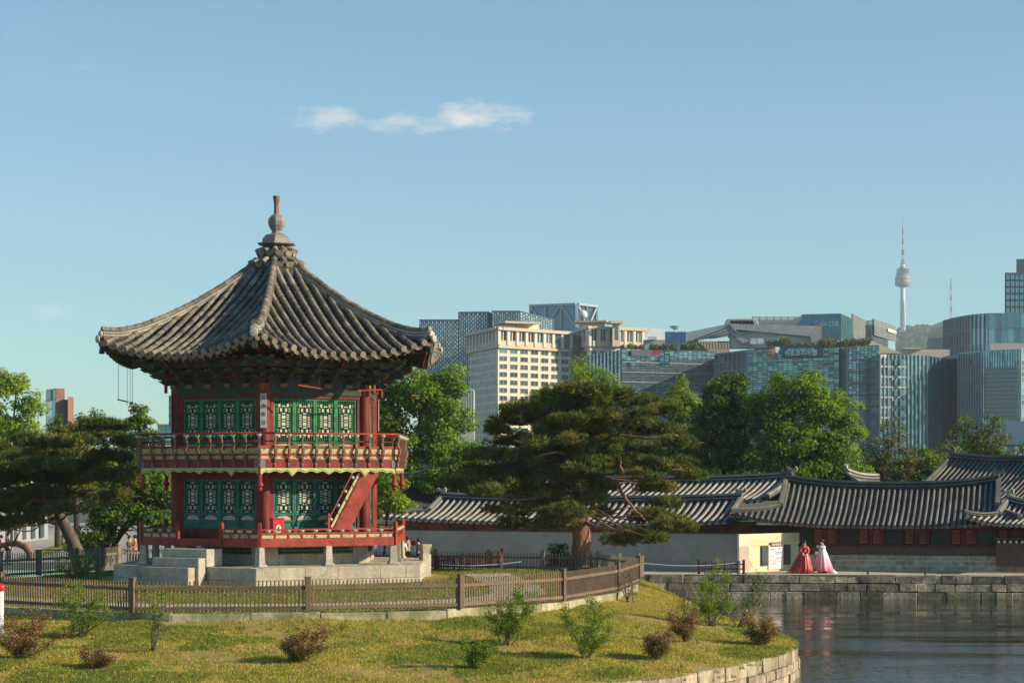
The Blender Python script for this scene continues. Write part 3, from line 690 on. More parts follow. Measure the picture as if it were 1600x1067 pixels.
# --- core: columns, beams, doors
SC = 4.5; APC = SC * C30
colm = MB().tube([(0, 0, zz(3.72)), (0, 0, zz(9.9))], .25, 16).mesh('column', M['red'], 40)
for k in range(6):
    a = corner(k); obj('column', colm, pav, (SC * cos(a) * .985, SC * sin(a) * .985, 0))
hexprism(MB(), APC - .35, zz(3.7), zz(11.2)).build('inner_core', M['black'], pav)
WC = APC * T30
def wallbeam(name, z0, z1, ap, t, mat, **kw): return faces(name, edge_board(ap, t, zz(z0), zz(z1), -.18), mat, **kw)
wallbeam('sill_beam', 3.72, 4.12, APC + .03, .2, M['red'])
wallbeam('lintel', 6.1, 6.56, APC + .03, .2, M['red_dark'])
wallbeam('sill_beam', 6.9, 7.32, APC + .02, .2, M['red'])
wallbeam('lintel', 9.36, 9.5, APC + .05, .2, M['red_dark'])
wallbeam('painted_beam', 9.5, 9.85, APC + .1, .28, M['dan_green'])
wallbeam('painted_panel', 9.85, 10.5, APC + .0, .1, M['dan_purple'])
WD = 1.85
for z0, z1 in ((4.12, 6.1), (7.32, 9.36)):
    for sg in (-1, 1): faces('door_jamb', MB().box((sg * (WD + .13), -(APC - .04), (zz(z0) + zz(z1)) / 2), (.26, .16, z1 - z0), ch=.01), M['red'])
def door_leaf(z0, z1, lat0, mat, mirror):
    """one leaf .925 wide: frame, panel, lattice on a dark ground with paper squares"""
    W = WD / 2; x0, x1 = -W / 2, W / 2; H = z1 - z0
    fr = MB(); fw = .075
    fr.box((x0 + fw / 2 + .004, 0, H / 2), (fw, .07, H)); fr.box((x1 - fw / 2 - .004, 0, H / 2), (fw, .07, H))
    for z in (.04, lat0 - .04, H - .04): fr.box((0, .0, z), (W - 2 * fw - .012, .066, .08))
    if lat0 > .6: fr.box((0, 0, lat0 * .48), (W - 2 * fw - .012, .066, .06))
    fr.box((0, .02, lat0 / 2), (W - 2 * fw, .02, lat0 - .1))
    lat = MB(); pap = MB(); iw = W - 2 * fw - .012; lh = H - lat0 - .08; cols = 9; cw = iw / cols; rows = int(lh / cw); rh = lh / rows
    opens = []
    def sym(a, b, w, h): opens.append((a, b, w, h)); 
    mid_ = rows / 2
    for cyy in (mid_ - 1.6, mid_ + 1.6): sym(0, cyy, 1.9, 1.7)
    for dz in (-3.3, 0, 3.3): sym(0, mid_ + dz, 1.9, .65)
    for dz in (-2.6, -1.6, -.6, .6, 1.6, 2.6):
        for sx in (-1, 1): sym(sx * 2.2, mid_ + dz, 1.3, .62)
    for base, sg in ((mid_ - 5.0, 1), (mid_ + 5.0, -1)):
        for sx in (-1, 1):
            sym(sx * 1.3, base, 1.0, 1.7); sym(sx * 3.1, base + .5, .9, .6); sym(sx * 3.1, base - .6, .9, .6)
        b2 = base - sg * 2.1
        sym(0, b2 + sg * .3, 2.0, .6)
        for sx in (-1, 1): sym(sx * 2.2, b2, 1.0, 1.7); sym(sx * 3.7, b2 + .3, .8, .55)
    zb = lat0
    for a, b, w, h in opens:
        if b - h / 2 < 0 or b + h / 2 > rows: continue
        pap.box((a * cw, -.004, zb + b * rh), (w * cw * .98, .012, h * rh * .92))
        pass
    for i in range(0, cols + 1):
        x = -iw / 2 + i * cw
        if abs(x) < .02: continue
        segs = []
        n = rows * 2
        for j in range(n):
            zc = (j + .5) / 2
            if not any(abs(x - a * cw) < w * cw / 2 - .005 and abs(zc - b) < h / 2 for a, b, w, h in opens):
                if segs and abs(segs[-1][1] - j / 2) < 1e-6: segs[-1][1] = (j + 1) / 2
                else: segs.append([j / 2, (j + 1) / 2])
        for a, b in segs: lat.box((x, -.002, zb + (a + b) / 2 * rh), (.013, .026, (b - a) * rh))
    for j in range(1, rows):
        for sx in (-1, 1): lat.box((sx * iw * .40, -.005, zb + j * rh), (iw * .2, .024, .013))
    bk_ = MB().box((0, .034, zb + lh / 2), (iw, .012, lh))
    orn = MB(); ow = iw * .42; oh = min(.15, lat0 * .28); zc = lat0 - .12 - oh if lat0 > .6 else .1
    orn.prism([(ow * cos(t), -.0, zc + oh * 1.2 * sin(t)) for t in np.linspace(0, pi, 13)], (0, .012, 0))
    return fr.mesh('door_leaf', mat), lat.mesh('lattice', mat), pap.mesh('paper', M['paper']), bk_.mesh('backing', M['green_dark']), orn.mesh('ornament', M['pink_pat'])
for (z0, z1, lat0, mat) in ((4.12, 6.1, .62, M['green2']), (7.32, 9.36, .34, M['green'])):
    fm, lm, pmm, bm_, om = door_leaf(z0, z1, lat0, mat, False)
    for k in range(6):
        for i in range(4):
            s = -WD + WD / 2 * (i + .5)
            d = obj('door_leaf', fm, pav, mat=Matrix.Rotation(FR[k], 4, 'Z') @ Matrix.Translation((s, -(APC - .04), zz(z0))))
            obj('lattice', lm, d, kind='stuff'); obj('paper', pmm, d, kind='stuff'); obj('backing', bm_, d); obj('ornament', om, d)
# --- plaque boards with brush characters on the columns
plq = pmat('white plaque board', (.58, .56, .52), (.45, .44, .42), rough=.8, var=.1, scale=3)
for k, txt in zip(range(6), ('天香春淡', '玉池龍飛', '雲物山光', '水月松風', '清流花影', '長春萬歲')):
    if k == 1: continue
    a = corner(k); nrm = Vector((cos(a), sin(a)))
    b = MB().box((0, 0, 0), (.25, .03, 1.38), ch=.005).build('plaque', plq, pav, (nrm.x * (SC + .235), nrm.y * (SC + .235), zz(8.85)), a + pi / 2)
    for i, ch_ in enumerate(txt):
        tm = text_mesh(ch_, .2); tm.materials.append(M['iron'])
        obj('lettering', tm, b, mat=Matrix.Translation((0, -.02, .5 - i * .33)) @ Matrix.Rotation(pi / 2, 4, 'X'))
# --- bracket sets under the eave
def bracket(sc=1.0):
    mb = MB()
    for t in range(4):
        o_ = .32 + .36 * t; z = .13 + t * .235
        L = o_ + .22
        mb.prism([(-.06, .1, z), (-.06, -L + .25, z - .03), (-.06, -L + .1, z - .05), (-.06, -L - .12, z + .09), (-.06, -L + .02, z + .12), (-.06, -L + .1, z + .16), (-.06, .1, z + .16)][::-1], (.12, 0, 0), t % 2)
        wd = .34 + .13 * t if t < 3 else .5
        for oo in ([0, o_] if t else [0]):
            mb.box((0, -oo, z + .17), (wd * 2, .1, .13), m=(t + 1) % 2)
            for sx in (-1, 0, 1): mb.box((sx * wd * .86, -oo, z + .255), (.15, .15, .06), m=2)
    mb.box((0, -.0, .0), (.3, .3, .14), m=2)
    return mb
brm = bracket().mesh('bracket', [M['dan_green'], pmat('red green painted bracket', (.18, .035, .02), (.02, .09, .06), rough=.65, var=.3, scale=5, mixlo=.45, mixhi=.55), pmat('orange painted block', (.36, .12, .03), (.12, .16, .06), rough=.65, var=.3, scale=6)])
for k in range(6):
    for s in (-1.45, -.5, .5, 1.45):
        obj('bracket', brm, pav, mat=Matrix.Rotation(FR[k], 4, 'Z') @ Matrix.Translation((s, -(APC + .0), zz(9.88))))
    a = corner(k); obj('bracket', brm, pav, mat=Matrix.Translation(((SC) * cos(a), (SC) * sin(a), zz(9.88))) @ Matrix.Rotation(a + pi / 2, 4, 'Z') @ Matrix.Diagonal((1.2, 1.12, 1, 1)))
    obj('corner_strut', MB().tube([(0, 0, zz(9.62)), (0, 0, zz(10.95))], .07, 8).mesh('corner_strut', M['red_light'], 40), pav, ((SC + .42) * cos(a), (SC + .42) * sin(a), 0))
for ap, z0, z1, m in ((5.25, 10.66, 10.86, M['dan_green']), (4.6, 10.9, 11.0, M['red_dark'])):
    faces('purlin', edge_board(ap, .2, zz(z0), zz(z1)), m)
# --- roof surfaces
RR = 7.8; APR = RR * C30
HZ = [(0.0, 15.7), (.9, 15.05), (1.2, 14.72), (2.4, 13.87), (3.6, 13.15), (4.8, 12.55), (5.9, 12.1), (6.9, 11.83), (7.8, 11.72), (8.3, 11.72)]
def hipz(r): return float(np.interp(r, [a for a, b in HZ], [b for a, b in HZ]))
def roofz(s, rho):
    t = min(1, abs(s) / max(.05, rho * T30)); return hipz(rho / C30) - .86 * (rho / APR) ** 2 * (1 - t ** 2.2)
def eave_ap(s): return APR - .34 * (1 - (abs(s) / (APR * T30)) ** 2)     # the eave bows inwards between the corners
# eaves soffit, rafters
sof = MB(); ns = 24
vs = []
for i in range(ns + 1):
    q = -1 + 2 * i / ns; sO = q * (APR - .1) * T30; aO = eave_ap(sO) - .12; sI = q * 3.9 * T30
    vs += [(sI, -3.9, zz(11.25)), (sO, -aO, zz(roofz(sO, aO)) - .2), (sO, -aO - .06, zz(roofz(sO, aO)) - .1), (sI, -3.9, zz(11.5))]
sof.add(vs, [(4 * i + a, 4 * i + 4 + a, 4 * i + 5 + a, 4 * i + 1 + a) for i in range(ns) for a in (0, 1, 2)])
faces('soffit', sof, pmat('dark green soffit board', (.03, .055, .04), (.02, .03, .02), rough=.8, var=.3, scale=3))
rfm = MB().tube([(0, 0, 0), (0, 0, 1)], .065, 8, 0, False).add([(.066 * cos(2 * pi * i / 8), .066 * sin(2 * pi * i / 8), 1) for i in range(8)], [tuple(range(8))], 1)
rfm = rfm.mesh('rafter', [M['dan_green'], pmat('red rafter end', (.42, .07, .03), rough=.6, var=.2, scale=9)], 40)
ffm = MB().box((0, 0, .5), (.09, .11, 1)).box((0, 0, 1.004), (.088, .108, .008), m=1).mesh('flying_rafter', [M['dan_green'], pmat('orange rafter end', (.5, .14, .04), rough=.6, var=.2, scale=9)])
for k in range(6):
    n = 21
    for i in range(n):
        q = -1 + 2 * (i + .5) / n
        for me, ap_o, dz, si, zi in ((rfm, -1.05, -.42, 1.0, 11.05), (ffm, -.22, -.27, 1.0, 11.42)):
            sO = q * APR * T30 * .97; aO = eave_ap(sO) + ap_o; sI = q * 3.8 * T30
            sO2 = sO * (aO / eave_ap(sO))
            p0 = Vector((sI, -3.8, zz(zi))); p1 = Vector((sO2, -aO, zz(roofz(sO2, aO)) + dz)); d = p1 - p0; L = d.length; d.normalize()
            x = d.cross(Vector((0, 0, 1))).normalized(); y = d.cross(x)
            obj('rafter' if me is rfm else 'flying_rafter', me, pav, mat=Matrix.Rotation(FR[k], 4, 'Z') @ frame_mat(p0, x, y, d * L))
for k in range(6):
    a = corner(k)
    hp = MB().beam((3.9, 0, zz(11.0)), (7.55, 0, zz(11.38)), .2, .24).beam((7.55, 0, zz(11.3)), (7.72, 0, zz(11.32)), .21, .3, 1)
    hp.build('hip_rafter', [M['red_dark'], M['dan_green']], pav, rz=a)
EB = MB(); vs = []
for i in range(ns + 1):
    q = -1 + 2 * i / ns; s = q * APR * T30; a = eave_ap(s) - .05; z = zz(roofz(s, a))
    vs += [(s, -a, z - .17), (s, -a, z - .03), (s, -a + .1, z - .03), (s, -a + .1, z - .17)]
EB.add(vs, [(4 * i + a, 4 * i + 4 + a, 4 * i + 4 + (a + 1) % 4, 4 * i + (a + 1) % 4) for i in range(ns) for a in range(4)])
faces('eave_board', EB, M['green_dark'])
# tile bed: stepped troughs between the barrel rows
NR = 18; SP = 2 * APR * T30 / NR
bed = MB(); PITCH = .21
for j in range(NR):
    sL = -APR * T30 + j * SP; sc_ = sL + SP / 2
    rho_min = max(.55, (abs(sc_) - SP / 2) / T30)
    rho1 = eave_ap(sc_) + .02; nst = int((rho1 - rho_min) / PITCH)
    for i in range(nst):
        ro = rho1 - i * PITCH; ri = ro - PITCH
        cs = []
        for kk in range(5):
            f = kk / 4; x = sL + SP * f
            lim_o = ro * T30; lim_i = ri * T30
            xo = max(-lim_o, min(lim_o, x)); xi = max(-lim_i, min(lim_i, x))
            dip = -.075 * sin(pi * f)
            zo = zz(roofz(xo, ro)) + dip + .05; zi = zz(roofz(xi, ri)) + dip + .012
            cs.append(((xo, -ro, zo), (xi, -ri, zi), (xo, -ro, zo - .045)))
        b = len(bed.v); bed.v += [c for t in cs for c in t]
        for kk in range(4):
            bed.f.append([b + 3 * kk, b + 3 * kk + 3, b + 3 * kk + 4, b + 3 * kk + 1]); bed.m.append(0)
            bed.f.append([b + 3 * kk + 2, b + 3 * kk + 5, b + 3 * kk + 3, b + 3 * kk]); bed.m.append(0)
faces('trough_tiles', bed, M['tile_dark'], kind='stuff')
# barrel tiles
TLN = .36; BR = .118
def half_barrel(r0, r1, L, n=6, cap=True):
    mb = MB(); vs = []
    for r, y in ((r0, 0), (r1, L)):
        for i in range(n + 1):
            a = pi * i / n; vs.append((r * cos(a), y, r * sin(a) * 1.1))
    fs = [(i, i + 1, n + 2 + i, n + 1 + i) for i in range(n)]
    if cap: fs.append(tuple(range(n + 1))[::-1])
    return mb.add(vs, [f[::-1] for f in fs])
brl = [half_barrel(BR * (1 + .04 * random.uniform(-1, 1)), BR * .93, 1.0).mesh('roof_tile', M['tile'], 60) for _ in range(4)]
rest = MB(); tiles = []
for k in range(6):
    for j in range(NR + 1):
        s = -APR * T30 + j * SP
        if j in (0, NR): continue
        rmin = max(.75, abs(s) / T30 + .12); rmax = eave_ap(s) + .05; rho = rmax
        while rho > rmin + .05:
            rb = max(rho - TLN, rmin)
            p0 = Vector((s, -rho, zz(roofz(s, rho)) + .045)); p1 = Vector((s, -rb, zz(roofz(s, rb)) + .03))
            tiles.append((k, p0, p1)); rho -= TLN
def tile_key(t):
    k, p0, p1 = t; return (0 if k == 0 else 1 if k == 5 else 2 if k in (1, 4) else 3, -p0.y * -1)
tiles.sort(key=lambda t: (0 if t[0] in (0, 5) else 1, p0y(t)) if False else (0 if t[0] in (0, 5) else 1, t[1].y))
def tmat(k, p0, p1, jit=1):
    d = p1 - p0; L = d.length; d.normalize(); x = Vector((1, 0, 0)); x = (x - d * x.dot(d)).normalized(); z = x.cross(d)
    jx = random.uniform(-.012, .012) * jit; jz = random.uniform(-.006, .01) * jit
    return Matrix.Rotation(FR[k], 4, 'Z') @ frame_mat(p0 + x * jx + z * jz, x, d * (L * 1.03), z)
rv = []; rf = []; rm = brl[0]
base_v = [v.co.copy() for v in rm.vertices]; base_f = [list(p.vertices) for p in rm.polygons]
for i, (k, p0, p1) in enumerate(tiles):
    mt = tmat(k, p0, p1)
    if i < 300: obj('roof_tile', random.choice(brl), pav, mat=mt)
    else:
        b = len(rest.v); rest.v += [tuple(mt @ v) for v in base_v]; rest.f += [[b + q for q in f] for f in base_f]; rest.m += [0] * len(base_f)
M['tile_i'] = pmat('roof tile clay field', (.36, .31, .245), (.17, .16, .15), rough=.8, var=.25, scale=1.3, bump=.4, irand=.3, hue=.012)
rest.build('roof_tiles', M['tile_i'], pav, smooth=60, kind='stuff')
# eave tiles: round barrel ends and drooping trough ends
rnd = MB().lathe([(.02, 0), (.125, 0), (.135, .03), (.125, .06), (.02, .06)], 12).mesh('round_end_tile', M['tile_end'])
dr = MB(); pr = [(.205 * cos(t), .0, .235 * sin(t) - .0) for t in np.linspace(pi * 1.0, 2 * pi, 12)] + [(.13, 0, -.05), (0, 0, -.085), (-.13, 0, -.05)]
dr.prism(pr, (0, .035, 0)); drm = dr.mesh('drooping_end_tile', M['tile_end'])
for k in range(6):
    for j in range(1, NR):
        s = -APR * T30 + j * SP; a = eave_ap(s) + .07
        obj('round_end_tile', rnd, pav, mat=Matrix.Rotation(FR[k], 4, 'Z') @ Matrix.Translation((s + random.uniform(-.01, .01), -a, zz(roofz(s, a)) + .07)) @ Matrix.Rotation(pi / 2 + .25, 4, 'X'))
    for j in range(NR):
        s = -APR * T30 + (j + .5) * SP; a = eave_ap(s) + .055
        obj('drooping_end_tile', drm, pav, mat=Matrix.Rotation(FR[k], 4, 'Z') @ Matrix.Translation((s, -a, zz(roofz(s, a)) + .06)) @ Matrix.Rotation(random.uniform(-.05, .05), 4, 'Y') @ Matrix.Rotation(.3, 4, 'X'))
# hip ridges
hr = MB(); rs = np.linspace(.95, 7.62, 34)
lay = [(.26, -.12, .02, 0), (.21, .02, .10, 1), (.235, .10, .135, 0), (.19, .135, .2, 1), (.215, .2, .235, 0)]
for w, h0, h1, m in lay:
    vs = []
    for r in rs:
        lift = .16 * max(0, (r - 6.2) / 1.6) ** 2
        z = zz(hipz(r)) + lift
        vs += [(r, -w / 2 * 1.25, z + h0), (r, w / 2 * 1.25, z + h0), (r, w / 2 * 1.25, z + h1), (r, -w / 2 * 1.25, z + h1)]
    fs = [(4 * i + a, 4 * i + (a + 1) % 4, 4 * i + 4 + (a + 1) % 4, 4 * i + 4 + a) for i in range(len(rs) - 1) for a in range(4)] + [(3, 2, 1, 0), tuple(4 * (len(rs) - 1) + q for q in range(4))]
    hr.add(vs, fs, m)
hrm = hr.mesh('hip_ridge', [M['tile'], M['mortar']])
hb = half_barrel(.145, .135, 1.0, 8).mesh('ridge_tile', M['tile'], 60)
endm = MB().lathe([(.03, 0), (.16, 0), (.17, .05), (.15, .09), (.03, .1)], 12).mesh('ridge_end_tile', M['mortar'])
for k in range(6):
    a = corner(k); obj('hip_ridge', hrm, pav, rz=a)
    r = 7.66; n = 19; st = (7.66 - .9) / n
    for i in range(n):
        r0 = 7.66 - i * st; r1 = r0 - st
        hz = lambda q: zz(hipz(q)) + .16 * max(0, (q - 6.2) / 1.6) ** 2 + .235
        p0 = Vector((r0, 0, hz(r0) + .01)); p1 = Vector((r1, 0, hz(r1))); d = (p1 - p0); L = d.length; d.normalize(); x = Vector((0, 1, 0)); z = x.cross(d)
        if z.z < 0: z = -z; x = -x
        obj('ridge_tile', hb, pav, mat=Matrix.Rotation(a, 4, 'Z') @ frame_mat(p0, x, d * L * 1.02, z))
    obj('ridge_end_tile', endm, pav, mat=Matrix.Rotation(a, 4, 'Z') @ Matrix.Translation((7.66, 0, zz(hipz(7.66)) + .2)) @ Matrix.Rotation(pi / 2, 4, 'Y'))
    obj('ridge_end_tile', endm, pav, mat=Matrix.Rotation(a, 4, 'Z') @ Matrix.Translation((7.78, 0, zz(hipz(7.66)) + .02)) @ Matrix.Rotation(pi / 2, 4, 'Y'))
# crown of tiles and the bronze finial
MB().lathe([(1.15, 14.55 - Z0), (1.1, 14.95 - Z0), (.95, 15.2 - Z0), (.8, 15.25 - Z0), (.78, 15.6 - Z0), (.6, 15.85 - Z0)], 18).build('crown_core', M['tile_dark'], pav)
ct = half_barrel(.13, .1, .55, 6).mesh('crown_tile', M['tile_end'], 60); 
cd = MB(); cd.prism([(.2 * cos(t), .0, .17 * sin(t)) for t in np.linspace(pi, 2 * pi, 10)] + [(.1, 0, .06), (-.1, 0, .06)], (0, .03, 0)); cdm = cd.mesh('crown_drip_tile', M['tile_end'])
for r, z, n in ((1.16, 15.12, 15), (.86, 15.62, 12)):
    for i in range(n):
        a = 2 * pi * i / n
        obj('crown_tile', ct, pav, mat=Matrix.Rotation(a, 4, 'Z') @ Matrix.Translation((0, -r, zz(z))) @ Matrix.Rotation(.45, 4, 'X'))
        a += pi / n
        obj('crown_drip_tile', cdm, pav, mat=Matrix.Rotation(a, 4, 'Z') @ Matrix.Translation((0, -r + .02, zz(z) - .02)) @ Matrix.Rotation(.35, 4, 'X'))
q = 2 * pi / 6
MB().lathe([(.55, 15.8 - Z0), (.5, 15.9 - Z0), (.88, 15.98 - Z0), (.86, 16.02 - Z0), (.66, 16.05 - Z0), (.64, 16.2 - Z0), (.5, 16.36 - Z0), (.27, 16.44 - Z0), (.22, 16.46 - Z0)], 6, ph=R(-90)).build('finial_base', M['bronze'], pav)
MB().lathe([(.21, 16.44 - Z0), (.2, 16.56 - Z0), (.24, 16.6 - Z0), (.34, 16.78 - Z0), (.37, 16.95 - Z0), (.32, 17.12 - Z0), (.15, 17.26 - Z0), (.12, 17.3 - Z0)], 8, ph=R(-90)).build('finial_gourd', M['bronze'], pav)
MB().lathe([(.12, 17.28 - Z0), (.115, 17.5 - Z0), (.11, 17.7 - Z0), (.155, 18.0 - Z0), (.15, 18.03 - Z0)], 8, ph=R(-90)).build('finial_spire', M['bronze_red'], pav)
# --- stair to the upper floor (right front face) : two strings, treads, banister with panels
stp = MB(); ya = -(APC + .5); yb = -(APC + 1.15)
A = Vector((.55, 0, zz(3.95))); B = Vector((2.15, 0, zz(6.75)))
for nm, y in (('stair_string', yb), ('stair_string', ya)):
    MB().beam((A.x, y, A.z), (B.x, y, B.z), .07, .62, up=(0, 0, 1)).build(nm, M['red_light'], pav, rz=FR[0])
for i in range(10):
    f = (i + .5) / 10; p = A.lerp(B, f)
    MB().box((p.x, (ya + yb) / 2, p.z), (.28, .66, .04)).build('tread', M['red_dark'], pav, rz=FR[0])
MB().beam((A.x - .62, yb, A.z + .35), (B.x - .62, yb, B.z + .35), .05, .05).build('banister', M['red_light'], pav, rz=FR[0])
MB().beam((A.x - .3, yb, A.z + .12), (B.x - .3, yb, B.z + .12), .05, .05).build('banister', M['red_light'], pav, rz=FR[0])
MB().box((A.x - .5, yb, A.z + .3), (.1, .1, 1.0), ch=.01).build('rail_post', M['red_light'], pav, rz=FR[0])
dv = (B - A).normalized()
for i in range(5):
    f = (i + .5) / 5; p = A.lerp(B, f) + Vector((-.4, 0, .22)); hl = .3
    MB().prism([(p.x - dv.x * hl - .02, yb - .01, p.z - dv.z * hl + .03), (p.x - dv.x * hl + .05, yb - .01, p.z - dv.z * hl - .06), (p.x + dv.x * hl + .05, yb - .01, p.z + dv.z * hl - .06), (p.x + dv.x * hl - .02, yb - .01, p.z + dv.z * hl + .03)], (0, .02, 0)).build('ornament_panel', M['cream_pat'], pav, rz=FR[0])
    MB().sph((0, 0, 0), .07, 8, 5).build('lotus_support', MATS['pale green lotus'], pav, mat=Matrix.Rotation(FR[0], 4, 'Z') @ Matrix.Translation((A.x + (B.x - A.x) * f - .55, yb, A.z + (B.z - A.z) * f + .27)))
# --- hanging hooks for the folded doors
def hook(k, s, ap, zt, zb, L, tilt, mat=None):
    Mx = Matrix.Rotation(FR[k], 4, 'Z'); r = obj('hanging_bar', MB().beam((-L / 2, 0, -L / 2 * tilt), (L / 2, 0, L / 2 * tilt), .05, .05).mesh('hanging_bar', mat or M['red_light']), pav, mat=Mx @ Matrix.Translation((s, -ap, zz(zb))))
    for sg in (-1, 1): MB().tube([(sg * L * .42, 0, 0), (sg * L * .42, 0, zt - zb)], .012, 4).build('chain', M['iron'], r)
hook(0, -.9, 5.3, 10.7, 9.78, 1.0, -.12); hook(0, 1.75, 5.3, 10.7, 9.7, 1.1, .06); hook(0, 3.5, 5.9, 10.8, 9.5, .3, 0)
hook(5, -3.6, 5.6, 10.75, 9.3, .55, -.2, M['iron']); hook(5, -2.9, 5.9, 10.75, 9.2, .15, 0, M['iron'])
# --- stone steps at the left front face
rt = thing('stone_steps', 'three granite steps up to the gap in the lower balcony of the pavilion', 'steps', (XC, YC, Z0))
for (s0, s1, a0, a1, z0, z1) in ((-1.0, 1.25, 5.3, 6.3, 2.67, 3.36), (-1.12, 1.2, 6.31, 6.75, 1.8, 3.02), (-1.22, 1.05, 6.76, 7.2, 1.8, 2.66)):
    MB().box(((s0 + s1) / 2, -(a0 + a1) / 2, zz((z0 + z1) / 2)), (s1 - s0, a1 - a0, z1 - z0), ch=.02).build('step', M['stone'], rt, rz=FR[5])
# --- red extinguisher box on the balcony
a = corner(0); px_, py_ = PT(431, 0, 83.5).x, 83.9
rt = thing('extinguisher_box', 'red extinguisher box with white emblem on the lower balcony', 'extinguisher box', (px_, py_, 3.73))
MB().box((0, 0, .42), (.5, .3, .78), ch=.02).build('cabinet', M['redbox'], rt, rz=R(30))
e = MB(); e.prism([(.11 * cos(t) , -.156, .42 + .18 * sin(t)) for t in np.linspace(0, 2 * pi, 14, endpoint=False)], (0, -.004, 0)); e.build('emblem', M['white'], rt, rz=R(30))
e = MB().box((0, -.166, .38), (.07, .006, .16)).box((0, -.166, .48), (.03, .006, .06)).box((.03, -.166, .51), (.07, .006, .02)); e.build('emblem_mark', M['black'], rt, rz=R(30))
MB().box((0, 0, .82), (.54, .34, .04), ch=.01).build('lid', M['redbox'], rt, rz=R(30))
# --- stone lantern-like pillar, post, buckets
rt = thing('stone_pillar', 'square granite gate pillar with flared cap beside the pavilion platform', 'pillar', (GXY(664, 90), 90, 1.9))
MB().box((0, 0, .5), (.4, .4, 1.04), ch=.02).build('shaft', M['stone'], rt, rz=R(28))
MB().lathe([(.22, 1.03), (.2, 1.08), (.3, 1.36), (.31, 1.4), (.31, 1.44)], 4, ph=R(28 + 45)).build('cap', M['stone'], rt)
